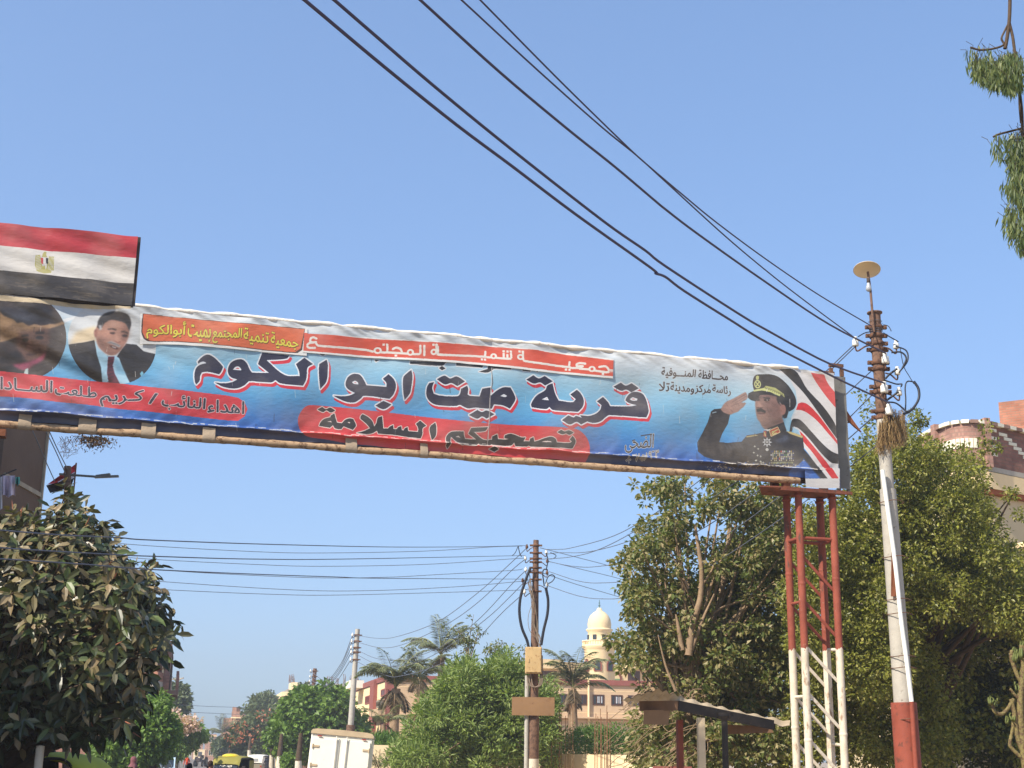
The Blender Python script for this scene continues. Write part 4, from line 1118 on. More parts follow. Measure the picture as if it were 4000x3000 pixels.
def tower(sc, flip):
    """four painted legs with rungs and braces, and the plate they carry"""
    # seen in the photograph: front legs 0.62 m apart, back legs 0.43 m behind
    hw, dp = .31, .43
    zc = 3.42
    Lg = {}
    for i, (ds, o) in enumerate(((-hw, .02), (hw, .02), (-hw, .02 - dp), (hw, .02 - dp))):
        r = .062 if i != 3 else .066
        b = MB(); p0 = G(sc + ds, 0, o); p1 = G(sc + ds, 5.97, o); n = 40
        b.tube([p0 + (p1 - p0) * t for t in np.linspace(0, 1, n)], [r + .0018 * hnoise(t * 6, 3) for t in np.linspace(0, 1, n)], 16)
        b.lathe([(r + .002, -.02), (r + .016, -.016), (r + .016, .016), (r + .002, .02)], G(sc + ds, 5.9, o), 16)
        for z_ in (1.98, 4.45): b.lathe([(r, -.03), (r + .006, -.01), (r + .006, .01), (r, .03)], G(sc + ds, z_ + .1 * i, o), 16)
        b.build('leg', M_LEG, gan)
        Lg[i] = (sc + ds, o)
    def pt(i, z): return G(Lg[i][0], z, Lg[i][1])
    for z in (5.2,):
        for i, j in ((0, 1), (2, 3), (0, 2), (1, 3)):
            b = MB(); b.tube([pt(i, z), pt(j, z)], .03, 10); b.build('rung', M_OXIDE, gan)
    for k, z in enumerate((4.16, 2.66, 1.2)):
        b = MB(); b.tube([pt(0, z), pt(2, z)], .026, 8); b.build('rung', M_OXIDE if z > zc else M_PALE, gan)
        b = MB(); b.tube([pt(1, z - .75), pt(3, z - .72)], .026, 8); b.build('rung', M_OXIDE if z - .75 > zc else M_PALE, gan)
    z = 4.93; k = 0
    while z > .5:
        for i, j, dz in ((0, 1, 0), (2, 3, -.05)):
            b = MB(); b.beam(pt(i, z + dz), pt(j, z + dz - .62), .012, .05); b.build('brace', M_OXIDE if z - .2 > zc else M_PALE, gan)
        z -= .73; k += 1
    b = MB(); b.box(G(sc - .12, 6.0, -.19), (1.16, .70, .025), G_ANG)
    b.prism([G(sc - .72, 5.985, .18), G(sc - 1.05, 5.99, .1), G(sc - .72, 5.985, -.5)], (0, 0, .025))
    b.box(G(sc - .05, 5.972, .16), (1.3, .05, .05), G_ANG); b.build('top_plate', mat('plate_rust_red', (118, 70, 54), .85, .25, 5, .15, col2=(86, 60, 50), thr=.56, bump=.3), gan)
    for ds, o_ in ((-.55, -.35), (.36, -.35), (-.5, -.03)):
        b = MB(); b.box(G(sc + ds, 6.12, o_), (.13, .09, .2), G_ANG); b.build('packing_block', M_WOOD, gan)
tower(SG, 1)
tower(-2.42, -1)
b = MB(); b.box(G(-1.80, 5.985, .16), (.60, .2, .10), G_ANG); b.build('plank', M_WOOD, gan)
b = MB(); r = R0
for i in range(60):
    p = G(-.32 + r.normal() * .16, 6.07 - abs(r.normal()) * .06, r.normal() * .05)
    q = p + np.array([r.normal() * .06, r.normal() * .04, -abs(r.normal()) * .05]); b.tube([p, (p + q) / 2 + r.normal(size=3) * .015, q], .003, 4)
for i in range(14):
    p = G(-.68 + r.normal() * .05, 6.0 - r.random() * .05, .03); b.tube(catmull([p, p + r.normal(size=3) * .06 + np.array([0, 0, -.06]), p + r.normal(size=3) * .08 + np.array([0, 0, -.1]), p + r.normal(size=3) * .06 + np.array([0, 0, -.16])], 4), .0025, 4)
tw = b
n = 420; Bp = np.array([G(-.3 + r.normal() * .12, 6.07 - abs(r.normal()) * .075, r.normal() * .06) for i in range(n)])
V, F = leaves4(Bp, unit(r.normal(size=(n, 3)) - np.array([0, 0, .5])), r.normal(size=(n, 3)), r.uniform(.03, .07, n), r.uniform(.015, .03, n))
M_DRY = leaf_mat('dry_leaf', [(.10, .055, .03), (.16, .10, .05), (.07, .04, .025)], .1)
e = empty('debris_clump', G(-.3, 5.95), 'tangle of dry leaves and twine hanging under the gantry beam', 'debris')
tw.build('twine', mat('brown_twine', (92, 70, 56), .9), e); fast_mesh('dry_leaves', V, F, M_DRY, e)

# ------------------------------------------------------------------ poles and their fittings
M_PRUST = mat('pole_rust', (112, 86, 70), .85, .28, 7, .2, col2=(76, 58, 50), thr=.56, bump=.4)
M_PGREY = mat('pole_grey_paint', (168, 162, 150), .7, .1, 5, .3, col2=(116, 106, 94), thr=.63, bump=.2)
M_PORC = mat('porcelain', (216, 212, 200), .3, .06, 6, .5, col2=(150, 134, 114), thr=.68)
M_CABLE = mat('black_cable', (26, 28, 38), .5, .2, 8, .4)
M_PVC = mat('white_pvc', (222, 222, 212), .5, .05, 4, .35, col2=(186, 172, 150), thr=.66)
M_WIRE = mat('wire_sheath', (66, 60, 84), .6, .15, 5, .3)
M_THINW = mat('thin_wire', (92, 96, 108), .6, .15, 5, .3)
def insulator(b, p, r, h, mi=0):
    b.lathe([(0, h), (r * .55, h), (r * .62, h * .9), (r * .5, h * .76), (r * .72, h * .70), (r * .95, h * .62), (r, h * .1), (r * .85, 0), (0, 0)], p, 14, mi)
def hook(b, p, q, r=.011):
    """J-shaped iron from the pole at p to under the insulator at q"""
    p = np.array(p); q = np.array(q)
    b.tube(catmull([p, p + (q - p) * .45 + np.array([0, 0, -.02]), q + np.array([0, 0, -.09]) - (q - p) * .12, q + np.array([0, 0, -.05]), q + np.array([0, 0, .02])], 5), r, 8)
def pole_path(pa, pb, Y):
    """pole axis through two photo points, at distance Y; returns z -> centre"""
    a = P(*pa, Y); b_ = P(*pb, Y)
    def f(z):
        t = (z - b_[2]) / (a[2] - b_[2]); q = b_ + (a - b_) * t; return np.array([q[0], q[1], z])
    return f, a, b_
# --- near pole at the right
YP = 23.0; KP = YP / 19.5
ax, pa, pb = pole_path((3417, 1232), (3548, 2990), YP)
def zof(y, x=3450, Y=YP): return P(x, y, Y)[2]
up = empty('utility_pole', ax(0), 'tall rusty topped utility pole with red base and straw nest beside the gantry', 'utility pole')
b = MB()
z1, z2, z3, z4 = zof(1228), zof(1640), zof(1912), zof(2745)
b.tube([ax(z) for z in np.linspace(z2, z1, 10)], [KP * (.083 + .002 * hnoise(z, 6)) for z in np.linspace(z2, z1, 10)], 18, mi=0)
b.lathe([(.104, 0), (.132, .014), (.132, .036), (0, .036)], ax(z1), 18, 0)
b.tube([ax(z) for z in np.linspace(z3, z2 - .003, 6)], .108, 18, mi=1)
b.tube([ax(z) for z in np.linspace(z4, z3, 14)], [.157 - .023 * (z - z4) / (z3 - z4) for z in np.linspace(z4, z3, 14)], 22, mi=1)
b.tube([ax(z) for z in np.linspace(0, z4 + .005, 12)], .207, 24, mi=2)
b.build('shaft', [M_PRUST, M_PGREY, M_OXIDE], up)
for y in (1280, 1313, 1343, 1368, 1418, 1442, 1512, 1532, 1608, 1632):
    z = zof(y); b = MB(); c_ = ax(z)
    b.lathe([(.107, -.036), (.117, -.034), (.117, .034), (.107, .036)], c_, 18)
    for sgn in (-1, 1):
        b.box(c_ + np.array([sgn * .143, -.01, 0]), (.085, .06, .06)); b.tube([c_ + np.array([sgn * .16, -.07, 0]), c_ + np.array([sgn * .16, .06, 0])], .014, 6)
    b.build('clamp', M_RUST, up)
INS = {}
for k, (x, y, s, off) in enumerate(((3342, 1352, 1.15, -.05), (3501, 1362, 1.0, -.04), (3459, 1420, 1.3, -.16), (3506, 1464, 1.0, -.04), (3455, 1535, 1.35, -.17), (3513, 1545, 1.0, -.04), (3473, 1621, 1.3, -.16))):
    q = P(x, y, YP + off); b = MB(); r_ = .050 * s
    e = MB(); insulator(e, q, r_, .145 * s)
    ob = e.build('insulator', M_PORC, up)
    hook(b, ax(q[2] + .02) + np.array([.09 if x > 3430 else -.09, -.07, 0]), q, .014); b.build('hook', M_RUST, up)
    INS[k] = q
for ps, r_ in ((((3498, 1352), (3540, 1370), (3545, 1410), (3512, 1455)), .011), (((3516, 1360), (3530, 1430), (3552, 1470), (3570, 1500)), .006),
               (((3482, 1377), (3520, 1376), (3540, 1400), (3524, 1440)), .013), (((3455, 1485), (3500, 1500), (3522, 1500), (3520, 1510)), .011),
               (((3570, 1490), (3588, 1520), (3588, 1560), (3562, 1600), (3530, 1617)), .019), (((3570, 1492), (3545, 1490), (3536, 1512), (3538, 1560), (3537, 1612)), .010),
               (((3468, 1570), (3500, 1575), (3530, 1598), (3540, 1612)), .012), (((3410, 1295), (3380, 1300), (3352, 1315)), .008), (((3450, 1268), (3470, 1274), (3482, 1294)), .006),
               (((3458, 1480), (3475, 1462), (3505, 1440)), .016), (((3462, 1565), (3480, 1552), (3510, 1530)), .016), (((3450, 1300), (3480, 1318), (3510, 1335)), .009)):
    b = MB(); b.tube(catmull([P(x, y, YP - .12 - .03 * i) for i, (x, y) in enumerate(ps)], 6), r_ * KP, 8); b.build('jumper_cable', M_CABLE, up)
b = MB()
for y in (1258, 1275, 1288, 1296, 1304):
    c_ = ax(zof(y)); b.lathe([(.110, -.005), (.118, 0), (.110, .005)], c_ + np.array([0, 0, .004 * math.sin(y)]), 16)
for i in range(9):
    a0 = i * .7; b.tube([ax(zof(1262 + 4 * i)) + .125 * np.array([math.cos(a0), math.sin(a0), 0]), ax(zof(1300 - 2 * i)) + .125 * np.array([math.cos(a0 + 1.4), math.sin(a0 + 1.4), 0])], .004, 5)
b.build('tie_wire', M_THINW, up)
b = MB(); pp = [P(3447, 1836, YP - .2), P(3464, 1960, YP - .21), P(3497, 2200, YP - .22), P(3520, 2420, YP - .235), P(3540, 2570, YP - .25), P(3561, 2742, YP - .25)]
b.tube(catmull(pp, 5), .037, 12, mi=0); q = P(3578, 3000, YP - .25); b.tube([pp[-1] + np.array([0, 0, .004]), q, np.array([q[0] + .05, q[1], 0])], .040, 12, mi=1); b.build('conduit', [M_PVC, M_OXIDE], up)
for y in (1965, 2180, 2345, 2400, 2565, 2610, 2810):
    b = MB(); c_ = ax(zof(y, 3490)); b.tube([c_ + np.array([.205 * math.cos(t) + .04, -.26 * abs(math.sin(t)) * (1 if math.sin(t) < 0 else .8) * (-1 if math.sin(t) > 0 else 1), .008 * math.sin(3 * t)]) for t in np.linspace(0, 6.28, 20)], .0075, 6); b.build('binding_wire', M_RUST, up)
b = MB(); b.prism([P(3482, 2150, YP - .19), P(3492, 2220, YP - .16), P(3510, 2240, YP - .16), P(3497, 2330, YP - .16), P(3480, 2330, YP - .16)], (0, -.02, 0)); b.build('wood_wedge', M_WOOD, up)
# lamp on a thin rod
lp = empty('street_lamp', P(3413, 1300, YP - .13), 'old disc reflector lamp with bare bulb on a thin rod above the rusty pole', 'street lamp')
b = MB(); b.tube([P(3414, 1298, YP - .13), P(3400, 1130, YP - .13), P(3390, 1062, YP - .1)], .022, 10); b.build('rod', M_PRUST, lp)
M_ENAM = mat('cream_enamel', (222, 202, 168), .5, .06, 6, .4, col2=(120, 72, 46), thr=.72)
Rt = Matrix.Rotation(math.radians(-19), 3, 'X') @ Matrix.Rotation(math.radians(5), 3, 'Y')
b = MB(); b.lathe([(r_ * KP, z_ * KP) for r_, z_ in [(0, .035), (.08, .03), (.15, .012), (.198, -.018), (.2, -.026), (.192, -.022), (.15, 0), (.08, .018), (0, .023)]], P(3386, 1049, YP - .1), 32, rot=Rt); b.build('shade', M_ENAM, lp)
b = MB(); q = P(3392, 1105, YP - .14); b.lathe([(0, .09), (.028, .085), (.030, .012), (.025, 0), (0, 0)], q, 12); b.build('bulb_holder', M_DARK, lp)
b = MB(); b.lathe([(.022, .02), (.025, -.012), (.045, -.075), (.051, -.107), (.043, -.14), (.022, -.158), (0, -.163)], q, 16); b.build('bulb', glass_mat('bulb_glass', (.35, .36, .37)), lp)
# straw nest
ns = empty('bird_nest', P(3490, 1640, YP - .12), 'straggly straw bird nest hanging from the rusty pole', 'nest')
b = MB(); r = rng(77)
for i in range(1000):
    x = r.uniform(3432, 3535); y0 = r.uniform(1600, 1660) if x > 3450 else r.uniform(1635, 1680)
    L_ = r.uniform(20, 90) * (1.25 if x < 3470 else .9)
    y0 += r.uniform(0, 50); dep = YP - .10 + r.normal() * .05
    if y0 + L_ > 1785 - (x - 3440) * .35: L_ *= .5
    b.tube([P(x, y0, dep), P(x + r.normal() * 7, y0 + L_ * .5, dep + r.normal() * .03), P(x + r.normal() * 12, y0 + L_, dep)], r.uniform(.0025, .0056), 3, cap=False)
for i in range(160):
    c_ = P(r.uniform(3475, 3530), r.uniform(1600, 1650), YP - .1); b.tube([c_, c_ + r.normal(size=3) * .05], .003, 3, cap=False)
b.build('straw', leaf_mat('straw', [(.36, .23, .09), (.20, .12, .05), (.46, .31, .13), (.11, .07, .035)], .0), ns)

# --- middle pole
YM = 40.0
axm, _a, _b = pole_path((2094, 2112), (2082, 2990), YM)
def zm(y, Y=YM, x=2090): return P(x, y, Y)[2]
mp = empty('utility_pole', axm(0), 'brown utility pole with a cream meter box and blank brown board beside the bushy tree', 'utility pole')
b = MB()
b.tube([axm(z) for z in np.linspace(zm(2780), zm(2110), 14)], [.078 + .055 * t for t in np.linspace(1, 0, 14)], 18, mi=0)
b.tube([axm(zm(2780)), axm(zm(2812))], [.13, .155], 18, mi=0)
b.tube([axm(z) for z in np.linspace(zm(2964), zm(2806), 4)], .158, 20, mi=0); b.tube([axm(0), axm(zm(2964) - .002)], .160, 20, mi=1)
b.build('shaft', [M_PRUST, M_PALE], mp)
for y in (2131, 2160, 2182, 2196, 2218, 2236, 2264, 2310):
    c_ = axm(zm(y)); b = MB(); b.lathe([(.085, -.03), (.105, -.028), (.105, .028), (.085, .03)], c_, 16)
    for sgn in (-1, 1): b.box(c_ + np.array([sgn * .135, -.02, 0]), (.09, .05, .05))
    b.build('clamp', M_RUST, mp)
INM = {}
for k, (x, y) in enumerate(((2058, 2142), (2052, 2187), (2054, 2231), (2042, 2274), (2049, 2318), (2134, 2163), (2138, 2198), (2137, 2243), (2138, 2290))):
    q = P(x, y, YM - .05); e = MB(); insulator(e, q, .042, .115)
    e.build('insulator', M_PORC if k not in (0, 3, 6, 7) else M_RUST, mp)
    b = MB(); hook(b, axm(q[2]) + np.array([.07 if x > 2090 else -.07, -.05, .03]), q, .012); b.build('hook', M_RUST, mp); INM[k] = q
for ps, r_ in ((((2072, 2218), (2052, 2270), (2034, 2330), (2029, 2390), (2038, 2450), (2058, 2500), (2065, 2528)), .040), (((2132, 2295), (2141, 2345), (2138, 2400), (2124, 2460), (2114, 2520)), .040),
               (((2126, 2290), (2120, 2240), (2126, 2224), (2140, 2226)), .018), (((2131, 2280), (2140, 2255), (2155, 2245), (2167, 2254), (2158, 2270), (2142, 2280)), .014),
               (((2024, 2132), (2030, 2160), (2038, 2175)), .012), (((2024, 2134), (2012, 2160), (2000, 2171)), .010), (((2134, 2160), (2140, 2190), (2134, 2225)), .016), (((2150, 2158), (2172, 2170), (2160, 2182), (2130, 2183)), .011)):
    b = MB(); b.tube(catmull([P(x, y, YM - .2) for x, y in ps], 6), r_, 10); b.build('jumper_cable', M_CABLE, mp)
b = MB(); r = rng(21)
for i in range(8):
    x0 = 2060 + r.uniform(-4, 10); b.tube(catmull([P(x0, 2240 + i * 8, YM - .16), P(2078 + r.normal() * 4, 2340, YM - .2), P(2090 + r.normal() * 6, 2430, YM - .18), P(2102 + r.normal() * 5, 2490, YM - .16), P(2112 + r.normal() * 3, 2545, YM - .2)], 5), .010, 5)
b.tube(catmull([P(2078, 2360, YM - .16), P(2063, 2410, YM - .2), P(2068, 2460, YM - .2), P(2090, 2490, YM - .2)], 5), .008, 5)
for i in range(3):
    b.tube(catmull([P(2058 + 8 * i, 2636, YM - .25), P(2064 + 8 * i, 2672, YM - .3), P(2090, 2684, YM - .3), P(2118 - 5 * i, 2665, YM - .3), P(2118 - 4 * i, 2560, YM - .25)], 6), .016, 6)
b.build('loose_cable', mat('dusty_cable', (126, 110, 94), .8, .25, 6), mp)
M_CREAM = mat('cream_metal', (190, 160, 112), .6, .1, 4, .3, col2=(150, 110, 66), thr=.6)
q0 = P(2052, 2528, YM - .28); q1 = P(2116, 2632, YM - .28)
mb_ = MB(); mb_.box([(q0[0] + q1[0]) / 2, YM - .28, (q0[2] + q1[2]) / 2], (q1[0] - q0[0], .24, q0[2] - q1[2]), bev=.012); mbx = mb_.build('meter_box', M_CREAM, mp)
b = MB(); b.box([(q0[0] + q1[0]) / 2, YM - .408, (q0[2] + q1[2]) / 2], (q1[0] - q0[0] - .05, .02, q0[2] - q1[2] - .06), bev=.006)
b.box([q0[0] + .1, YM - .425, q1[2] + .36], (.03, .02, .10)); b.build('box_door', M_CREAM, mbx)
q0 = P(2000, 2722, YM - .24); q1 = P(2166, 2796, YM - .24)
b = MB(); b.box([(q0[0] + q1[0]) / 2, YM - .22, (q0[2] + q1[2]) / 2], (q1[0] - q0[0], .03, q0[2] - q1[2])); b.build('blank_board', mat('brown_board', (136, 104, 72), .6, .15, 1.5, .3, col2=(110, 76, 52), thr=.62), mp)
b = MB(); b.tube([np.array([P(2059, 2640, YM)[0], YM - .1, z]) for z in np.linspace(0, zm(2640), 6)], .062, 12); b.build('conduit', M_PGREY, mp)
# --- poles down the street
def plain_pole(x0, y0, x1, y1, Y, label, ra, rb, m, mb=None, ysplit=None, ins=(), group=None, nm='utility_pole'):
    f, a_, b_ = pole_path((x0, y0), (x1, y1), Y)
    e = empty(nm, f(0), label, 'utility pole', group)
    zt = a_[2]; b = MB()
    zs = np.linspace(0, zt, 10); b.tube([f(z) for z in zs], [rb + (ra - rb) * z / zt for z in zs], 12); b.build('shaft', m, e)
    if ysplit is not None:
        zs_ = P(x1, ysplit, Y)[2]; b = MB(); b.tube([f(0), f(zs_)], rb * 1.22, 14); b.build('sleeve', mb, e)
    for x, y in ins:
        q = P(x, y + 6, Y - .1); b = MB(); insulator(b, q, .05, .16); b.build('insulator', M_PORC, e)
        b = MB(); hook(b, f(q[2] + .05), q, .016); c_ = f(q[2] + .06); b.box(c_ + np.array([.14, 0, 0]), (.2, .05, .05)); b.box(c_, (ra * 2 + .06, ra * 2 + .06, .07)); b.build('hook', M_RUST, e)
    return e, f
plain_pole(1397, 2457, 1368, 2865, 68, 'slender grey utility pole rising behind the white box truck', .11, .17, M_PGREY, M_PRUST, 2832, ((1377, 2479), (1374, 2503), (1372, 2528), (1372, 2546), (1370, 2575)))
plain_pole(1231, 2611, 1208, 2850, 98, 'dark rusty utility pole in front of the rounded green street tree', .13, .19, M_PRUST, None, None, ((1213, 2618), (1211, 2640), (1209, 2658), (1207, 2676)))
plain_pole(1010, 2776, 1001, 2960, 150, 'brown pole with white foot beside the red flowering tree', .14, .18, M_PRUST, M_PALE, 2958, ((1002, 2782), (1001, 2800)))
plain_pole(981, 2768, 977, 2880, 185, 'thin pale utility pole above the red flowering tree', .14, .16, M_PGREY)
plain_pole(1081, 2742, 1076, 2860, 170, 'thin pale utility pole left of the rounded green street tree', .13, .16, M_PGREY, None, None, ((1071, 2752), (1070, 2766), (1068, 2782)))

# ------------------------------------------------------------------ wires
WG = 'overhead power lines'
def wire(pts, Y0, Y1, r, label, m=None, ext=None, n=7, seed=0):
    """wire whose plan is a straight line from distance Y0 (first photo point) to Y1 (last)"""
    a = P(*pts[0], Y0); z = P(*pts[-1], Y1)
    nrm = np.array([-(z - a)[1], (z - a)[0], 0.0])
    q = [a]
    for p in pts[1:-1]:
        d = ray(*p); k = ((a - CAM) @ nrm) / (d @ nrm); q.append(CAM + d * k)
    q.append(z)
    q = catmull(q, n)
    if ext:
        d = q[-1] - q[-2]; d = d / np.linalg.norm(d); d[2] = d[2] * .3
        for i in range(1, 7): q.append(q[-1] + d * ext / 6)
    b = MB(); b.tube(q, r, 6)
    o = b.build('power_line', m or M_WIRE); return tag(o, label, 'power line', WG)
def ytop(x, zt):                                       # distance at which the ray through (x, 0) is zt high
    d = ray(x, 0); return (zt - CAMZ) / d[2] * d[1]
wire([(3473, 1574), (3265, 1476), (3000, 1340), (2853, 1250), (2672, 1136), (2600, 1082), (2560, 1067), (2545, 1048), (2250, 838), (2000, 649), (2100 - 320, 485), (1500, 260), (1190, 0)], YP - .2, ytop(1190, P(3473, 1574, YP)[2] - .25), .0155, 'lowest thick power line from the rusty pole to the top edge of the sky', ext=9, n=5)
wire([(3455, 1497), (3241, 1421), (3000, 1292), (2880, 1222), (2600, 1040), (2520, 978), (2360, 866), (2000, 585), (1700, 340), (1450, 125), (1306, 0)], YP - .2, ytop(1306, P(3455, 1497, YP)[2] - .25), .0155, 'second lowest thick power line from the rusty pole to the top edge of the sky', ext=9, n=5)
wire([(3459, 1380), (3241, 1268), (3000, 1108), (2730, 917), (2600, 818), (2548, 775), (2400, 650), (2212, 500), (1950, 280), (1642, 0)], YP - .2, ytop(1642, P(3459, 1380, YP)[2] - .25), .0145, 'third thick power line from the rusty pole to the top edge of the sky', ext=9, n=5)
wire([(3342, 1322), (3140, 1172), (3000, 1063), (2830, 920), (2600, 710), (2490, 610), (2350, 496), (2100, 274), (1803, 0)], YP - .05, ytop(1803, P(3342, 1322, YP)[2] - .25), .0100, 'thin power line to the left porcelain insulator of the rusty pole', ext=9, n=5)
wire([(3405, 1274), (3205, 1156), (3000, 1018), (2800, 870), (2660, 755), (2545, 658), (2462, 584), (2250, 378), (2100, 228), (1876, 0)], YP - .1, ytop(1876, P(3405, 1274, YP)[2] - .25), .0100, 'topmost thin power line to the rusty pole', ext=9, n=5)
for i, (ps, lb) in enumerate((([(2058, 2131), (1900, 2135), (1560, 2137), (1080, 2127), (600, 2110), (463, 2100), (241, 2090), (0, 2071)], 'topmost line from the brown meter box pole, passing before the rubber tree'),
                ([(2052, 2170), (2000, 2171), (1400, 2183), (1000, 2184), (600, 2173), (480, 2168), (240, 2155), (0, 2140)], 'second front line from the brown meter box pole, passing before the rubber tree'),
                ([(2042, 2262), (2000, 2262), (1500, 2259), (1320, 2254), (1000, 2243), (600, 2225), (340, 2205), (0, 2183)], 'lowest front line from the brown meter box pole, passing before the rubber tree'))):
    wire(ps, YM, 12.5, .0075, lb, M_THINW, ext=5)
for ps, lb in (([(2040, 2133), (1930, 2136), (1650, 2153), (1250, 2160), (1000, 2155), (600, 2133), (300, 2108)], 'sagging line just under the topmost one, going behind the rubber tree'),
               ([(2050, 2180), (2000, 2183), (1650, 2205), (1250, 2212), (1000, 2205), (600, 2185), (300, 2160)], 'fourth line down in the bundle between the meter box pole and rubber tree'),
               ([(2042, 2222), (2000, 2228), (1700, 2245), (1500, 2255), (1200, 2256), (690, 2231), (300, 2196)], 'line crossing the lowest front line in mid span before the open sky'),
               ([(2045, 2270), (1800, 2291), (1450, 2307), (1140, 2304), (610, 2270), (300, 2240)], 'second lowest line between the meter box pole and rubber tree'),
               ([(2049, 2302), (2000, 2306), (1350, 2324), (1050, 2321), (620, 2302), (300, 2280)], 'lowest line between the meter box pole and rubber tree')):
    wire(ps, YM, 36, .0085, lb, M_THINW, ext=6)
for ps, lb in (([(2131, 2146), (2181, 2146), (2232, 2140), (2374, 2102), (2485, 2049), (2637, 1950), (3000, 1660), (3330, 1352)], 'topmost line from the meter box pole up to the rusty pole'),
               ([(2110, 2185), (2232, 2175), (2343, 2145), (2485, 2072), (2677, 1950), (3000, 1680), (3342, 1352)], 'steep line crossing the topmost ones towards the rusty pole'),
               ([(2134, 2165), (2181, 2159), (2308, 2154), (2500, 2097), (2758, 1960), (3100, 1720), (3425, 1430)], 'third line from the meter box pole up to the rusty pole'),
               ([(2145, 2194), (2232, 2211), (2323, 2214), (2470, 2185), (2713, 2082), (2915, 1950), (3200, 1740), (3410, 1540)], 'line crossing the grey barked tree second of the lower three'),
               ([(2145, 2233), (2257, 2269), (2348, 2277), (2485, 2259), (2733, 2155), (3032, 1950), (3250, 1770), (3418, 1622)], 'line crossing the grey barked tree through its middle branches'),
               ([(2145, 2290), (2257, 2327), (2348, 2339), (2470, 2327), (2738, 2228), (3052, 2026), (3260, 1870), (3425, 1740)], 'lowest line crossing the grey barked tree behind the red tower')):
    wire(ps, YM - .05, YP, .0095, lb, M_THINW)
for ps, lb in (([(2110, 2140), (2250, 2176), (2404, 2218), (2560, 2275)], 'descending line from the meter box pole into the tree, upper of three'),
               ([(2140, 2192), (2280, 2226), (2404, 2256), (2560, 2300)], 'descending line from the meter box pole into the tree, middle of three'),
               ([(2120, 2238), (2250, 2282), (2445, 2340), (2600, 2395)], 'descending line from the meter box pole into the tree, lower of three')):
    wire(ps, YM, 52, .009, lb, M_THINW, ext=8)
for ps, lb in (([(2058, 2140), (2000, 2195), (1866, 2316), (1707, 2430), (1549, 2487), (1470, 2493), (1385, 2480)], 'topmost swooping line down to the slender grey pole'),
               ([(2052, 2184), (2000, 2227), (1866, 2354), (1739, 2442), (1581, 2515), (1486, 2530), (1385, 2505)], 'second swooping line down to the slender grey pole'),
               ([(2054, 2228), (2000, 2281), (1866, 2423), (1739, 2518), (1613, 2569), (1539, 2578), (1463, 2570), (1385, 2534)], 'third swooping line, over the palms, to the slender grey pole'),
               ([(2042, 2280), (1978, 2345), (1906, 2412), (1780, 2507), (1653, 2578), (1548, 2604), (1463, 2591), (1385, 2552)], 'fourth swooping line, over the palms, to the slender grey pole'),
               ([(2045, 2318), (1960, 2395), (1822, 2536), (1695, 2604), (1569, 2640), (1505, 2637), (1385, 2580)], 'lowest swooping line, over the palms, to the slender grey pole')):
    wire(ps, YM, 68, .011, lb, M_THINW)
for i, (x, y) in enumerate(((1377, 2482), (1374, 2507), (1372, 2531), (1372, 2549), (1370, 2578))):
    wire([(x, y), (x - 45 - 3 * i, y + 110 - 6 * i), (x - 105, y + 176 - 14 * i), (1214, 2622 + 18 * i)], 68, 98, .016, ('topmost', 'second', 'third', 'fourth', 'lowest')[i] + ' short line between the slender grey pole and the dark rusty pole', M_THINW)
for ps, lb in (([(700, 2753), (830, 2760), (960, 2764)], 'upper faint line across the hazy street end'), ([(710, 2781), (830, 2786), (960, 2792)], 'lower faint line across the hazy street end')):
    wire(ps, 120, 150, .02, lb, M_THINW)
for ps, lb in (([(262, 1829), (225, 1755), (190, 1680), (150, 1600)], 'right of the two steep lines by the dark flat block corner'), ([(256, 1850), (222, 1772), (190, 1706), (150, 1625)], 'left of the two steep lines by the dark flat block corner'), ([(214, 1880), (178, 1800), (120, 1665)], 'steep line crossing the dark flat block wall')):
    wire(ps, 32, 26, .012, lb, M_THINW, ext=6)

# ------------------------------------------------------------------ trees and plants
M_BARK = mat('grey_bark', (138, 116, 92), .9, .25, 6, .15, bump=.6)
M_BARKD = mat('dark_bark', (84, 70, 58), .95, .25, 6, .1, bump=.6)
L_FIG = leaf_mat('rubber_leaf', [(.045, .06, .017), (.14, .11, .052), (.26, .185, .098), (.06, .085, .022), (.08, .10, .028), (.31, .225, .125), (.05, .07, .018), (.19, .14, .072), (.09, .135, .036)], .08, .38, .45)
L_A = leaf_mat('mulberry_leaf', [(.08, .10, .025), (.20, .18, .06), (.32, .26, .125), (.11, .14, .034), (.38, .31, .16), (.065, .09, .022), (.15, .185, .046), (.05, .07, .02)], .28, .5, .3)
L_B = leaf_mat('ficus_leaf', [(.09, .105, .018), (.25, .245, .046), (.17, .18, .028), (.34, .30, .09), (.06, .075, .014), (.28, .285, .044), (.045, .055, .013)], .28, .45, .35)
L_BUSH = leaf_mat('oleander_leaf', [(.085, .14, .032), (.18, .245, .058), (.25, .31, .085), (.125, .185, .045), (.30, .35, .12), (.06, .095, .024)], .28, .5, .3)
L_ROUND = leaf_mat('street_tree_leaf', [(.06, .11, .02), (.12, .20, .035), (.17, .26, .045), (.09, .15, .028)], .26, .5, .3)
L_FAR = leaf_mat('far_leaf', [(.07, .10, .04), (.11, .13, .05), (.06, .085, .03)], .15)
L_RED = leaf_mat('flame_flower', [(.36, .11, .06), (.42, .16, .08), (.30, .09, .05)], .2)
L_PINK = leaf_mat('cassia_flower', [(.60, .42, .38), (.66, .50, .44), (.54, .35, .31)], .25)
L_PALM = leaf_mat('palm_leaflet', [(.09, .11, .05), (.14, .155, .075), (.19, .20, .105), (.075, .09, .04)], .15)
L_PALMD = leaf_mat('dry_palm_leaflet', [(.16, .12, .07), (.11, .08, .045), (.22, .17, .10)], .1)
L_EUC = leaf_mat('eucalyptus_leaf', [(.05, .08, .03), (.09, .12, .04), (.15, .17, .05), (.06, .09, .04)], .3, .45, .35)
L_HEDGE = leaf_mat('hedge_leaf', [(.05, .11, .02), (.09, .17, .03), (.12, .20, .04)], .22)

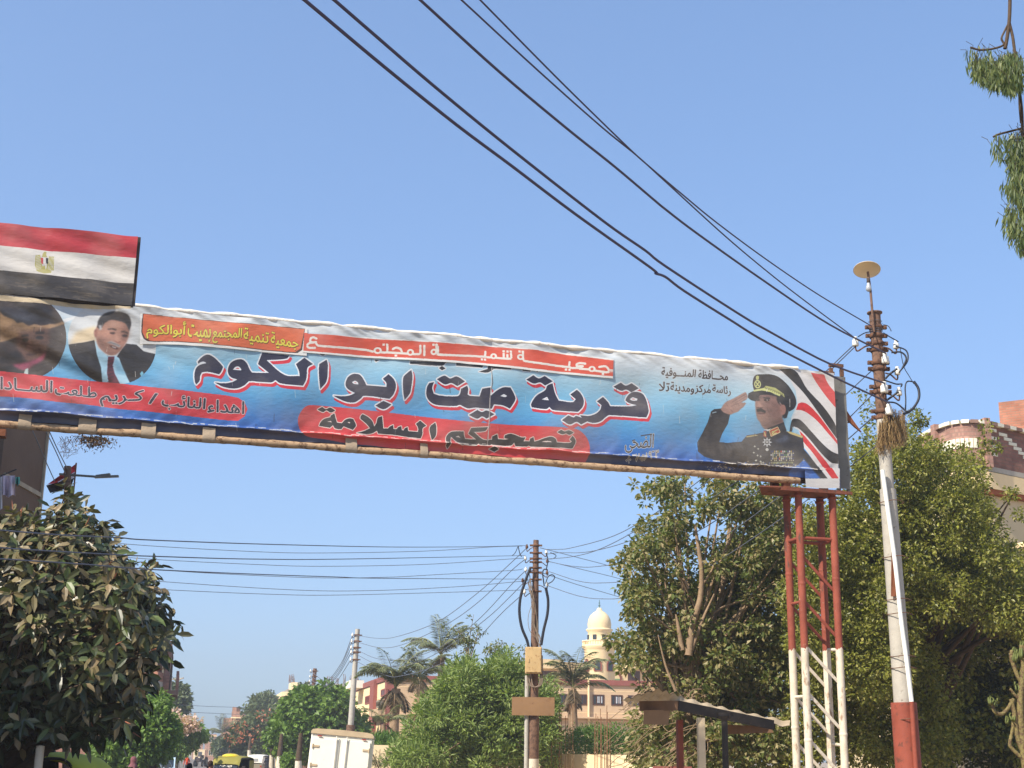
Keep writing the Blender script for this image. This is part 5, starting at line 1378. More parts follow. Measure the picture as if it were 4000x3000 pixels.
# --- rubber fig at the left: big leaves in rosettes at the ends of the twigs
def big_leaves(B, D, N, L, W, droop):
    N = unit(N - D * np.sum(N * D, 1, keepdims=True)); Sx = np.cross(D, N)
    L = L.reshape(-1, 1); W = W.reshape(-1, 1); dr = droop.reshape(-1, 1) * np.array([[0, 0, -1.0]])
    def pt(u, wv, f): return B + D * L * u + dr * L * u * u + Sx * W * wv + N * W * f
    V = np.stack([pt(0, 0, 0), pt(.3, .42, .10), pt(.3, 0, 0), pt(.3, -.42, .10), pt(.68, .40, .10), pt(.68, 0, 0), pt(.68, -.40, .10), pt(1, 0, .0)], 1).reshape(-1, 3)
    f = np.array([[0, 1, 2, 2], [0, 2, 3, 3], [2, 1, 4, 5], [3, 2, 5, 6], [5, 4, 7, 7], [6, 5, 7, 7]])
    tri = np.array([[0, 1, 2], [0, 2, 3], [2, 1, 4], [2, 4, 5], [3, 2, 5], [3, 5, 6], [5, 4, 7], [6, 5, 7]])
    n = len(B); F = (tri[None] + (np.arange(n) * 8)[:, None, None]).reshape(-1, 3)
    return V, F
def fig_tree():
    r = rng(301); Y = 18.0
    poly = [(-420, 2960), (-430, 2120), (-150, 2030), (40, 2000), (130, 1990), (190, 2010), (240, 1990), (252, 1900), (272, 1875), (298, 1895), (312, 1990), (370, 2020), (400, 2040), (450, 2085), (478, 2110), (470, 2160),
            (505, 2190), (490, 2230), (560, 2210), (610, 2200), (615, 2260), (612, 2310), (600, 2350), (650, 2370), (670, 2420), (672, 2470), (675, 2500), (650, 2520), (630, 2560), (575, 2590), (590, 2680), (560, 2740), (550, 2790), (520, 2840), (420, 2865), (240, 2885), (0, 2875)]
    e = empty('rubber_tree', P(-90, 2975, Y + 1.5) * np.array([1, 1, 0]), 'large rubber fig tree with big dusty leaves before the dark flat block', 'tree')
    cl = sil_clumps(poly, Y, 1.5, .18, .30, 820, 302, margin=.5)
    C = np.array(cl); B = []; D = []; N = []; L = []; W = []; dp = []
    cen = np.array(P(120, 2500, Y))
    for c_ in C:
        p = c_[:3]; ax_ = unit((p - cen) * np.array([.5, .55, .35]) + np.array([-.1, -.25, .65]) + r.normal(size=3) * .4)
        k = int(r.integers(8, 13)); u = unit(np.cross(ax_, [.3, .5, .8])); v = np.cross(ax_, u); a0 = r.uniform(0, 6.28)
        for j in range(k):
            a = a0 + j * 2.4; lift = .75 - 1.15 * j / k
            d = unit(u * math.cos(a) + v * math.sin(a) + ax_ * lift)
            B.append(p + ax_ * (.12 - .28 * j / k) + d * .02); D.append(d); N.append(ax_ + r.normal(size=3) * .25); L.append(r.uniform(.14, .23)); W.append(r.uniform(.068, .096)); dp.append(r.uniform(.05, .4))
    n = 1700; i = r.integers(0, len(C), n)                  # inner, hanging leaves
    B2 = C[i, :3] + np.clip(r.normal(size=(n, 3)), -1.4, 1.4) * .13 + np.array([0, .12, -.08])
    D2 = unit(r.normal(size=(n, 3)) * .6 - np.array([0, 0, .8])); N2 = r.normal(size=(n, 3)) + np.array([0, -.4, .3])
    B = np.vstack([np.array(B), B2]); D = np.vstack([np.array(D), D2]); N = np.vstack([np.array(N), N2]); L = np.concatenate([L, r.uniform(.15, .23, n)]); W = np.concatenate([W, r.uniform(.07, .10, n)]); dp = np.concatenate([dp, r.uniform(.1, .4, n)])
    dusty = r.random(len(B)) < np.clip((B[:, 2] - 2.0) / 1.4, .2, .8)          # dusty leaves above; shade of the lower crown put into darker leaves
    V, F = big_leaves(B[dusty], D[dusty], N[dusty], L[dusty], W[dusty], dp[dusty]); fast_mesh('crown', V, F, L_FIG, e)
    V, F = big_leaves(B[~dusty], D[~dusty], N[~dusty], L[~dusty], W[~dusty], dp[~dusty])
    fast_mesh('shade_toned_leaves', V, F, leaf_mat('rubber_leaf_low_shade', [(.016, .028, .010), (.03, .045, .014), (.05, .055, .022), (.022, .036, .010), (.07, .06, .03)], .06, .38, .45), e)
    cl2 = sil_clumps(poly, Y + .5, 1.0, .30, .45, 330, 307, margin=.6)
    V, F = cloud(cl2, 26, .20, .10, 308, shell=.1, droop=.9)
    fast_mesh('inner_foliage', V, F, leaf_mat('rubber_leaf_inner_shade', [(.018, .028, .010), (.03, .04, .014), (.045, .04, .018)], .05, .4, .35), e)  # inner shade of the crown put into a darker leaf colour
    # red sheathed shoots at the outer tips
    for c_ in C[r.choice(len(C), 60, replace=False)]:
        b = MB()
        d = unit(c_[:3] - cen + np.array([0, 0, .6]) + r.normal(size=3) * .3); q = c_[:3] + d * .15
        b.tube([q, q + d * .07, q + d * .15 + r.normal(size=3) * .01], [.007, .008, .001], 5)
        b.build('shoot', leaf_mat('red_shoot', [(.30, .08, .05), (.36, .16, .09)], .1), e)
    limbs(P(-90, 2975, Y + 1.5) * np.array([1, 1, 0]), P(80, 2450, Y), cl, .22, M_BARKD, 'trunk', e, 303, 330, .10, .0)
fig_tree()

# --- grey-barked tree behind the tower
polyA = [(2560, 1850), (2480, 1862), (2460, 1900), (2500, 1960), (2520, 2010), (2480, 2040), (2460, 2090), (2430, 2150), (2370, 2195), (2390, 2235), (2420, 2260), (2400, 2290), (2430, 2330), (2445, 2370), (2400, 2420), (2375, 2445), (2350, 2500), (2400, 2530), (2390, 2600), (2430, 2620), (2480, 2640), (2470, 2700), (2400, 2760), (2420, 2830), (2450, 2880), (2430, 2990), (2520, 3020), (3120, 3020), (3140, 2500), (3140, 1880), (3000, 1850), (2800, 1840)]
ta, clA = tree('grey_tree', 'dusty grey barked tree with pale upright limbs behind the bus shelter', polyA, 30.5, 1.7, .18, .36, 470, 62, .125, .08, L_A, M_BARK, P(2690, 2985, 30.5) * np.array([1, 1, 0]), P(2700, 2480, 30), 401, .2, k=90, shell=.35, droop=.35, upn=.6)
b = MB()
for ps, r0 in ((((2690, 2560), (2705, 2440), (2735, 2340), (2740, 2230), (2725, 2120), (2715, 2050)), .085), (((2665, 2540), (2650, 2450), (2640, 2400)), .06), (((2700, 2540), (2745, 2420), (2790, 2320)), .05), (((2730, 2300), (2780, 2230), (2800, 2150)), .035), (((2640, 2700), (2600, 2600), (2570, 2480)), .035), (((2690, 2300), (2640, 2200), (2590, 2090)), .03)):
    q = catmull([P(x, y, 29.0) for x, y in ps], 5); b.tube(q, np.linspace(r0, r0 * .3, len(q)), 8)
b.build('pale_limbs', M_BARK, ta)
# bare twigs over the low wall
b = MB(); r = rng(55)
for i in range(60):
    x, y = r.uniform(2470, 2780), r.uniform(2690, 2960); p = P(x, y, 29 + r.normal() * .5)
    b.tube(catmull([p, p + np.array([-.25, 0, -.12]) * r.uniform(.5, 1.4) + r.normal(size=3) * .08, p + np.array([-.55, 0, -.35]) * r.uniform(.4, 1.3)], 4), .007, 4)
b.build('twigs', M_BARK, ta)
# --- dense ficus at the right
polyB = [(3060, 3020), (3060, 2300), (3100, 1960), (3280, 1930), (3320, 1800), (3340, 1740), (3400, 1690), (3480, 1750), (3560, 1650), (3600, 1680), (3680, 1720), (3760, 1740), (3850, 1800), (3870, 1860), (3880, 1950), (3930, 2060), (3970, 2120), (4060, 2140), (4150, 2300), (4230, 2700), (4240, 3010), (3760, 3020)]
polyB1 = [(3060, 2520), (3060, 2300), (3100, 1960), (3280, 1930), (3320, 1800), (3340, 1740), (3400, 1690), (3480, 1735), (3560, 1650), (3600, 1680), (3680, 1715), (3760, 1735), (3850, 1800), (3870, 1860), (3880, 1950), (3930, 2060), (3970, 2120), (4060, 2140), (4150, 2300), (4200, 2480), (3950, 2520), (3800, 2440), (3700, 2420), (3620, 2500), (3560, 2700), (3400, 2760), (3200, 2700)]
spr = []
r = rng(66)
for (x0, y0, x1, y1, n) in ((3390, 1700, 3375, 1530, 8), (3560, 1680, 3590, 1600, 9), (3600, 1650, 3560, 1610, 5), (3830, 1780, 3850, 1650, 7), (3880, 1760, 3900, 1740, 5), (3930, 1950, 3960, 1900, 6), (3985, 2030, 3975, 2000, 4)):
    for i in range(n):
        t = i / n; p = P(x0 + (x1 - x0) * t + r.normal() * 12, y0 + (y1 - y0) * t + r.normal() * 8, 28.0 + r.normal() * .15); spr.append((p[0], p[1], p[2], r.uniform(.10, .16)))
tb, clB = tree('ficus_tree', 'dense olive green ficus tree filling the right side behind the pole', polyB1, 28.2, 1.7, .20, .40, 820, 92, .085, .052, L_B, M_BARKD, P(3520, 2985, 31.8) * np.array([1, 1, 0]), P(3520, 2250, 30.5), 411, .28, k=34, extra=spr, shell=.35, droop=.2, upn=.8)
cl = sil_clumps([(3060, 2450), (3560, 2450), (3700, 2560), (3760, 2700), (3780, 3020), (3060, 3020)], 29.3, 1.0, .2, .38, 260, 415)
V, F = cloud(cl, 80, .085, .052, 416, shell=.35); fast_mesh('lower_foliage', V, F, L_B, tb)
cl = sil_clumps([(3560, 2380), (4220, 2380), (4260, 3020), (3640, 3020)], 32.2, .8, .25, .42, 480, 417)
V, F = cloud(cl, 70, .095, .06, 418, shell=.3); fast_mesh('shaded_foliage', V, F, leaf_mat('ficus_leaf_shade', [(.05, .065, .014), (.09, .10, .024), (.035, .045, .012), (.13, .13, .04)], .15), tb)  # shade of the lower right crown put into darker leaves
# deep inner shade of the two crowns: more leaves further back
for par, poly, Y, lm, sd in ((ta, [(2700, 2250), (2900, 2000), (3120, 1950), (3120, 2980), (2520, 2980), (2560, 2620)], 32.6, L_A, 71), (tb, [(3120, 2000), (3700, 1850), (3900, 2100), (4200, 2350), (4260, 2990), (3060, 2990)], 31.4, L_B, 72)):
    cl = sil_clumps(poly, Y, .6, .35, .55, 380, sd)
    V, F = cloud(cl, 60, .13, .10, sd + 3, shell=.2); fast_mesh('inner_foliage', V, F, lm, par)
# low leafy sprays of the ficus catching the sun near the wall
# --- round bushy tree beside the meter box pole
polyC = [(1500, 3020), (1530, 2930), (1560, 2890), (1590, 2820), (1640, 2760), (1660, 2710), (1720, 2660), (1740, 2610), (1775, 2560), (1820, 2560), (1860, 2575), (1880, 2600), (1905, 2590), (1930, 2560), (1980, 2550), (2030, 2550), (2060, 2580), (2110, 2640), (2170, 2660), (2190, 2740), (2170, 2800), (2190, 2860), (2200, 2950), (2190, 3020)]
tree('bushy_tree', 'bright green bushy tree of narrow leaves beside the meter box pole', polyC, 46.5, 1.5, .28, .5, 420, 105, .20, .058, L_BUSH, M_BARK, P(1850, 2990, 46.5) * np.array([1, 1, 0]), P(1850, 2750, 46.5), 421, .14, k=40, shell=.45, droop=-.15, outw=1.0, upn=.5)
# airy shrub sprigs rising behind it
r = rng(88); sp = []; b = MB()
e = empty('thin_tree', P(1850, 2990, 49) * np.array([1, 1, 0]), 'thin airy sapling poking above the bright green bushy tree', 'tree')
for x0, y0, x1, y1 in ((1800, 2640, 1850, 2400), (1830, 2600, 1800, 2460), (1880, 2640, 1950, 2500), (1940, 2640, 1962, 2500), (1840, 2560, 1870, 2440), (1830, 2520, 1780, 2455), (1950, 2560, 1900, 2525), (2030, 2620, 2050, 2530)):
    b.tube([P(x0, y0 + 120, 49), P(x0, y0, 49), P((x0 + x1) / 2 + 6, (y0 + y1) / 2, 49), P(x1, y1, 49)], [.03, .022, .014, .006], 6)
    for i in range(11):
        t = r.uniform(.25, 1); p = P(x0 + (x1 - x0) * t + r.normal() * 16, y0 + (y1 - y0) * t + r.normal() * 10, 49 + r.normal() * .2); sp.append((p[0], p[1], p[2], r.uniform(.08, .16)))
b.tube([np.array([*P(1850, 2990, 49)[:2], 0]), P(1850, 2700, 49)], [.07, .04], 8)
V, F = cloud(sp, 9, .12, .07, 89); fast_mesh('crown', V, F, leaf_mat('pale_leaf', [(.13, .15, .06), (.19, .20, .09), (.10, .12, .05)], .25), e); b.build('trunk', M_BARK, e)

# --- palms
def palm(name, label, px, ytop, Y, n, flen, seed, trunk_r=.16, dead=6, droop=1.0, cat='palm', group=None, upb=.55):
    r = rng(seed); top = P(px, ytop, Y); e = empty(name, (top[0], top[1], 0), label, cat, group)
    b = MB(); zs = np.linspace(0, top[2], 22)
    b.tube([(top[0] + .05 * math.sin(z * .5 + seed), top[1], z) for z in zs], [trunk_r * (1.25 - .35 * z / top[2]) + .008 * (i % 2) for i, z in enumerate(zs)], 12); b.build('trunk', M_BARK, e)
    for grp, cnt, m in (('frond', n, L_PALM), ('dead_frond', dead, L_PALMD)):
        for i in range(cnt):
            a = i * 2.399 + r.uniform(-.2, .2)
            el = r.uniform(.45, 1.35) if grp == 'frond' else r.uniform(-1.2, -.3)
            L_ = flen * r.uniform(.8, 1.1) * (1 if grp == 'frond' else .55)
            d = np.array([math.cos(a) * math.cos(el), math.sin(a) * math.cos(el), math.sin(el)])
            q = [top + np.array([0, 0, .02 * i])]; m_ = 16
            for k in range(m_):
                q.append(q[-1] + d * L_ / m_); d = unit(d + np.array([0, 0, -.105 * droop * (.25 + k / m_ * 1.5)]))
            q = np.array(q); tg = unit(np.gradient(q, axis=0)); Bs = []; Ds = []; Ns = []; Ls = []
            for k in range(2, m_ + 1):
                sd = np.array([math.sin(a), -math.cos(a), 0])
                for j in range(4):
                    for sgn in (-1, 1):
                        p = q[k] - tg[k] * L_ / m_ * j / 4
                        Bs.append(p); Ds.append(unit(tg[k] * .65 + sd * sgn + np.array([0, 0, -.55 * droop]) + r.normal(size=3) * .1)); Ns.append(np.array([0, 0, 1.0]) + r.normal(size=3) * .2); Ls.append(flen * .27 * math.sin(math.pi * (.12 + .80 * k / m_)) * r.uniform(.8, 1.1))
            Ls = np.array(Ls); V, F = leaves4(np.array(Bs), np.array(Ds), np.array(Ns), Ls, np.full(len(Ls), flen * .026), .1)
            fr = fast_mesh(grp, V, F, m, e)
            rb = MB(); rb.tube(q, np.linspace(.028, .006, len(q)) * flen / 2.2, 5); rb.build('rachis', M_BARK if grp == 'dead_frond' else mat('frond_stem', (150, 150, 96), .6), fr)
    return e
palm('palm_tree', 'tall feathery palm in front of the pink school building corner', 1545, 2690, 62, 19, 2.2, 501, .21, 5)
palm('palm_tree', 'palm rising behind the top of the bright green bushy tree', 1722, 2560, 74, 17, 2.2, 502, .19, 3)
palm('palm_tree', 'darker palm between the first two, half hidden by the bushy tree', 1640, 2650, 70, 11, 1.9, 503, .17, 4)
palm('palm_tree', 'palm standing right of the meter box pole before the school windows', 2238, 2690, 64, 19, 2.1, 504, .20, 5)
palm('palm_tree', 'hazy palm far down the street beside the brick house', 868, 2868, 215, 12, 3.4, 505, .2, 2)
palm('young_palm', 'small young palm at the foot of the pink school corner', 1503, 2830, 60, 9, 1.2, 506, .1, 2)

# --- rounded street tree behind the truck and others further off
polyD = [(1040, 2830), (1060, 2780), (1090, 2750), (1130, 2720), (1170, 2700), (1190, 2690), (1230, 2675), (1280, 2672), (1320, 2680), (1350, 2705), (1370, 2740), (1400, 2760), (1420, 2800), (1440, 2850), (1445, 2890), (1410, 2900), (1180, 2990), (1110, 2960), (1060, 2930), (1040, 2880)]
tree('street_tree', 'rounded glossy green street tree behind the white box truck', polyD, 86, 2.6, .55, .95, 190, 85, .34, .26, L_ROUND, M_BARKD, P(1215, 2985, 86) * np.array([1, 1, 0]), P(1220, 2860, 86), 431, .2, k=30, shell=.5)
polyE = [(560, 2740), (590, 2700), (620, 2692), (660, 2720), (668, 2760), (680, 2790), (700, 2830), (690, 2880), (660, 2960), (560, 3010), (340, 3010), (360, 2890), (440, 2860), (520, 2840), (540, 2780)]
tree('street_tree', 'vivid green street tree left of the road below the brick balconies', polyE, 60, 2.0, .35, .65, 170, 80, .22, .15, L_ROUND, M_BARKD, P(600, 2985, 60) * np.array([1, 1, 0]), P(610, 2830, 60), 441, .16, k=24, shell=.5)
polyF = [(670, 2790), (700, 2790), (720, 2810), (770, 2830), (800, 2850), (825, 2880), (815, 2905), (780, 2890), (750, 2930), (690, 2965), (640, 2960), (650, 2850)]
tf, clF = tree('cassia_tree', 'street tree carrying a cluster of pink blossom at left', polyF, 106, 2.8, .45, .8, 120, 60, .34, .17, L_ROUND, M_BARKD, P(655, 2975, 106) * np.array([1, 1, 0]), P(690, 2880, 106), 451, .16, k=20, droop=.6)
fc = [tuple(P(x, y, 102.5)) + (.6,) for x, y in ((715, 2822), (735, 2815), (752, 2818), (765, 2828), (745, 2832), (725, 2838), (720, 2830), (680, 2792))]
V, F = cloud(fc, 50, .26, .22, 452); fast_mesh('blossom', V, F, L_PINK, tf)
polyG = [(880, 2900), (900, 2870), (920, 2840), (950, 2800), (985, 2790), (1020, 2775), (1060, 2780), (1080, 2830), (1060, 2960), (960, 2965), (920, 2940)]
tg_, clG = tree('flame_tree', 'flame tree with scattered red blossom on the right of the street', polyG, 140, 4, .8, 1.4, 110, 60, .5, .3, L_FAR, M_BARKD, P(985, 2968, 140) * np.array([1, 1, 0]), P(985, 2890, 140), 461, .25, k=20, flat=.6)
r = rng(99); fc = [tuple(P(x, y, 135)) + (r.uniform(.35, .8),) for x, y in ((905, 2893), (915, 2885), (932, 2842), (938, 2835), (944, 2846), (925, 2880), (950, 2885), (1000, 2850), (1015, 2800), (1030, 2790), (1005, 2862), (975, 2905), (1065, 2785), (900, 2886), (960, 2893))]
V, F = cloud(fc, 9, .32, .22, 462); fast_mesh('blossom', V, F, L_RED, tg_)
for nm, lb, poly, Y, sd, bx in (('street_tree', 'dark wispy tree behind the left lamp posts', [(672, 2680), (690, 2660), (700, 2670), (718, 2690), (728, 2720), (740, 2755), (725, 2790), (700, 2800), (670, 2780), (665, 2720)], 135, 471, 690),
                       ('street_tree', 'wispy grey green tree above the red flowering tree', [(990, 2730), (1010, 2715), (1040, 2708), (1070, 2720), (1085, 2740), (1080, 2790), (1040, 2800), (960, 2790), (950, 2770), (990, 2760)], 165, 472, 1030),
                       ('street_tree', 'bluish green tree beside the hazy palm down the street', [(835, 2900), (860, 2890), (890, 2890), (905, 2910), (900, 2960), (845, 2965), (840, 2930)], 190, 473, 870),
                       ('street_tree', 'small tree showing between the brick house and rounded tree', [(1150, 2720), (1180, 2690), (1210, 2680), (1215, 2720), (1170, 2750)], 150, 474, 1185)):
    tree(nm, lb, poly, Y, 3, .6, 1.2, 70, 46, .5, .3, L_FAR, M_BARKD, P(bx, 2965, Y) * np.array([1, 1, 0]), P(bx, poly[len(poly) // 2][1] + 10, Y), sd, .2, k=14, shell=.4)
# low sapling and fresh growth
tree('street_tree', 'low yellow green shrub in front of the white tree trunks', [(1100, 2965), (1120, 2950), (1150, 2960), (1165, 2990), (1130, 3010), (1105, 2995)], 70, 1, .25, .4, 26, 50, .2, .14, L_ROUND, M_BARKD, P(1130, 2990, 70) * np.array([1, 1, 0]), P(1130, 2975, 70), 481, .06, cat='shrub', k=8)
# whitewashed trunks in a row
tr = None
for k, (x, y0, Y) in enumerate(((1060, 2950, 88), (1090, 2955, 78), (1165, 2972, 64), (970, 2930, 130), (905, 2945, 140), (893, 2945, 150))):
    p = P(x, 2990, Y); z = P(x, y0, Y)[2]
    b = MB(); b.tube([(p[0], p[1], 0), (p[0] + .02, p[1], z * .5), (p[0], p[1], z)], [.2, .17, .15], 10, mi=0); b.tube([(p[0], p[1], z + .004), (p[0] + .05, p[1], z + 1.2)], [.15, .09], 10, mi=1)
    o = b.build('tree_trunk', [M_PALE, M_BARKD]); tag(o, ('whitewashed street tree trunk, left of the pair by the white tuk-tuk', 'whitewashed street tree trunk just right of the white tuk-tuk', 'whitewashed street tree trunk nearest the box truck', 'whitewashed trunk above the green tuk-tuk roof', 'slim whitewashed trunk left of the red flowering tree', 'slimmest whitewashed trunk farthest down the right kerb')[k], 'tree trunk', 'whitewashed tree trunks')

# --- hedge, wall and reinforcing bars in front of the school
M_WALLY = mat('cream_plaster', (220, 198, 158), .9, .08, 1.5, .2, col2=(190, 160, 122), thr=.68, bump=.2)
def wall_between(name, label, x0, y0, x1, y1, Y0, Y1, th, m, cat='wall'):
    a = P(x0, y0, Y0); c_ = P(x1, y1, Y1); d = unit(np.array([c_[0] - a[0], c_[1] - a[1], 0])); n = np.array([-d[1], d[0], 0]) * th
    b = MB(); b.prism([a, c_, c_ + n, a + n], (0, 0, 0.08)); b.prism([np.array([a[0], a[1], 0]), np.array([c_[0], c_[1], 0]), np.array([c_[0], c_[1], 0]) + n * .8, np.array([a[0], a[1], 0]) + n * .8], (0, 0, a[2] - .004))
    o = b.build(name, m); tag(o, label, cat); return o
wall_between('boundary_wall', 'low cream boundary wall behind the rusty bars and hedge', 2110, 2954, 2640, 2962, 47.5, 43, .2, M_WALLY)
wall_between('boundary_wall', 'cream boundary wall between the box truck and bushy tree', 1452, 2918, 1600, 2922, 54, 54, .2, M_WALLY)
r = rng(120)
hc = [tuple(P(r.uniform(2200, 2620), r.uniform(2850, 2952), 49 + r.normal() * .6)) + (r.uniform(.25, .42),) for i in range(170)]
e = empty('hedge', P(2400, 2990, 49) * np.array([1, 1, 0]), 'bright green clipped hedge growing above the low cream wall', 'hedge')
V, F = cloud(hc, 70, .10, .04, 121, droop=-.2, outw=1); fast_mesh('foliage', V, F, L_HEDGE, e)
hc = [tuple(P(r.uniform(1455, 1560), r.uniform(2885, 2925), 56 + r.normal() * .4)) + (r.uniform(.2, .35),) for i in range(40)]
V, F = cloud(hc, 60, .22, .035, 123, droop=-.4, outw=1); o = fast_mesh('spiky_plants', V, F, L_HEDGE); tag(o, 'spiky green plants along the top of the cream wall by the truck', 'plants')
e = empty('climbing_plant', P(1500, 2990, 53) * np.array([1, 1, 0]), 'leafy twigs climbing the cream wall beside the truck', 'plant')
b = MB(); sp = []
for i in range(14):
    x, y = r.uniform(1450, 1560), 3000; p = P(x, y, 53.6); q = P(x + r.normal() * 20, y - r.uniform(30, 80), 53.5); b.tube([p, (p + q) / 2 + r.normal(size=3) * .04, q], .012, 4)
    for j in range(5): u = p + (q - p) * r.random(); sp.append((u[0], u[1], u[2], .12))
V, F = cloud(sp, 8, .16, .03, 124); fast_mesh('leaves', V, F, L_FAR, e); b.build('stems', M_BARK, e)
M_REBAR = mat('rusty_rebar', (124, 88, 64), .9, .2, 6)
k = 0
for x0, x1, yt0, Y in ((2160, 2240, 2740, 45.5), (2320, 2382, 2752, 45.0)):
    e = empty('rebar_cage', P((x0 + x1) / 2, 2990, Y) * np.array([1, 1, 0]), ('rusty reinforcing bars standing up behind the meter box pole', 'rusty reinforcing bars standing before the hedge, nearer the shelter')[k], 'rebar', 'rusty column starter bars'); k += 1
    for i in range(9):
        x = x0 + (x1 - x0) * i / 8 + r.normal() * 3; t_ = P(x, yt0 + r.uniform(0, 70), Y + r.uniform(-.2, .2)); b = MB(); b.tube([(t_[0], t_[1], 0), (t_[0] + r.normal() * .01, t_[1], t_[2])], .010, 5); b.build('bar', M_REBAR, e)

# --- candelabra spurge at the right edge
e = empty('spurge', P(3985, 2995, 20) * np.array([1, 1, 0]), 'knobbly candelabra spurge with curling arms at the right edge', 'plant')
M_SPUR = mat('spurge_skin', (118, 106, 66), .8, .2, 10, .2, col2=(92, 74, 54), thr=.52, bump=.8, bscale=40)
M_SPURG = mat('spurge_tip', (92, 98, 52), .7, .2, 12, .2, bump=.4)
b = MB()
for ps, r0, r1 in ((((4010, 3030), (3995, 2900), (3985, 2750), (3998, 2600), (3990, 2520)), .055, .035), (((4000, 2950), (3975, 2880), (3965, 2800), (3950, 2730)), .035, .028), (((3960, 2730), (3935, 2770), (3912, 2789), (3885, 2780), (3876, 2752), (3866, 2740)), .026, .02),
                   (((4000, 2680), (3975, 2640), (3960, 2600), (3950, 2570), (3952, 2540)), .03, .026), (((4000, 2745), (3970, 2720), (3945, 2690)), .022, .016), (((3990, 2960), (3950, 2920), (3945, 2900), (3955, 2850), (3960, 2790)), .026, .02)):
    q = catmull([P(x, y, 20) for x, y in ps], 6); b.tube(q, [r0 + (r1 - r0) * i / len(q) + .004 * (i % 2) for i in range(len(q))], 8)
b.build('stem', M_SPUR, e)
b = MB(); r = rng(140)
for cx, cy, n, s in ((3965, 2575, 9, 1.0), (3990, 2560, 9, 1.1), (3868, 2745, 4, .55), (3890, 2752, 4, .55), (3935, 2820, 4, .5), (3960, 2810, 6, .6), (3975, 2690, 4, .6), (3998, 2650, 6, .9)):
    for i in range(n):
        x = cx + r.uniform(-16, 16) * s; h = r.uniform(25, 50) * s
        q = [P(x + (cx - x) * .5, cy + 12 * s, 20), P(x, cy, 20 + r.normal() * .05), P(x + r.normal() * 3, cy - h * .6, 20), P(x + r.normal() * 4, cy - h, 20)]
        b.tube(catmull(q, 3), [.016 * (.45 + .35 * s) + .003 * (j % 2) for j in range(10)], 6)
b.build('tips', M_SPURG, e)

# --- eucalyptus boughs hanging in from the right
e = empty('eucalyptus_tree', (5.6, 10.2, 0), 'tall eucalyptus with drooping narrow leaves hanging in at the top right corner', 'tree')
YE = 9.4
b = MB()
b.tube(catmull([(5.6, 10.4, 0), (5.5, 10.3, 4), (5.2, 10.2, 8), (5.0, 10.0, 11.5)], 6), np.linspace(.3, .12, 19), 12)
for ps, r0 in ((((3943, -60), (3945, 0), (3943, 70), (3938, 120), (3930, 170), (3925, 190)), .014), (((3943, 90), (3955, 140), (3962, 190), (3975, 300), (3990, 420), (3994, 500)), .012), (((3940, 90), (3925, 120), (3912, 150), (3920, 175), (3880, 190), (3830, 195), (3790, 185)), .008), (((3994, 500), (3950, 512), (3900, 525), (3880, 535)), .008), (((3985, 300), (3984, 400), (3990, 480)), .012), (((3994, 500), (4000, 640), (4005, 800), (4000, 1000)), .012)):
    b.tube(catmull([P(x, y, YE) for x, y in ps], 5), r0, 6)
p0 = P(3943, -60, YE); b.tube(catmull([p0, p0 + np.array([.1, .2, .7]), (4.2, 9.9, 9.6), (5.1, 10.1, 9.3)], 6), [.014] * 6 + [.03] * 6 + [.06] * 7, 6)
p0 = P(4005, 800, YE); b.tube(catmull([p0, p0 + np.array([.5, .2, .6]), (5.3, 10.2, 7.6)], 6), .03, 6)
for q in (P(4230, 400, YE), P(4260, -200, YE), P(4520, 240, YE + .3)):
    b.tube(catmull([(5.1, 10.1, q[2] + .2), (np.array([5.1, 10.1, q[2] + .5]) + q) / 2, q, q + np.array([-.1, 0, -.4])], 5), np.linspace(.06, .012, 16), 6)
b.build('trunk', M_BARKD, e)
r = rng(150); B = []; D = []
def hang(poly, n, seed, ysp=.25):
    q = rng(seed); lo = np.min(poly, 0); hi = np.max(poly, 0); k = 0
    while k < n:
        x, y = q.uniform(lo[0], hi[0]), q.uniform(lo[1], hi[1])
        if inpoly(np.array([x]), np.array([y]), poly)[0]:
            B.append(P(x + q.normal() * 9, y + q.normal() * 9, YE + q.normal() * ysp)); D.append(unit(np.array([q.normal() * .28 - .08, q.normal() * .28, -1.0]))); k += 1
hang([(3800, 240), (3830, 225), (3870, 245), (3900, 230), (3945, 200), (3985, 215), (3990, 330), (3950, 350), (3900, 335), (3850, 310), (3805, 290)], 1950, 1)
hang([(3770, 190), (3800, 185), (3860, 190), (3900, 195), (3880, 240), (3800, 270), (3778, 260)], 120, 2)
hang([(3880, 530), (3940, 515), (3960, 560), (3940, 620), (3900, 610), (3875, 590)], 105, 3)
hang([(3940, 530), (4060, 500), (4060, 860), (3960, 780), (3935, 700), (3945, 600)], 1950, 4)
hang([(3920, 830), (3950, 800), (4060, 840), (4060, 990), (3985, 975), (3960, 930), (3930, 890)], 840, 5)
hang([(3915, 730), (3950, 700), (3950, 760)], 37, 6)
hang([(4080, 480), (4250, 420), (4380, 520), (4400, 900), (4200, 1050), (4080, 960)], 2600, 7, .7)
hang([(4090, -150), (4350, -250), (4480, -50), (4400, 260), (4150, 300), (4060, 150)], 2200, 8, .7)
hang([(4420, 300), (4620, 250), (4640, 700), (4480, 820)], 1500, 9, .8)
tb_ = MB()
for i in range(0, len(B), 16):
    p = B[i]; q = p + np.array([r.normal() * .05, r.normal() * .05, r.uniform(.03, .09)]); tb_.tube([q, (p + q) / 2 + r.normal(size=3) * .012, p - np.array([0, 0, .05])], [.0022, .002, .001], 4, cap=False)
tag(tb_.build('drooping_twigs', mat('euc_twig', (70, 64, 48), .9), e), kind='stuff')
n = len(B); V, F = leaves4(np.array(B), np.array(D), r.normal(size=(n, 3)), r.uniform(.055, .11, n), r.uniform(.010, .017, n), .1)
fast_mesh('crown', V, F, L_EUC, e)

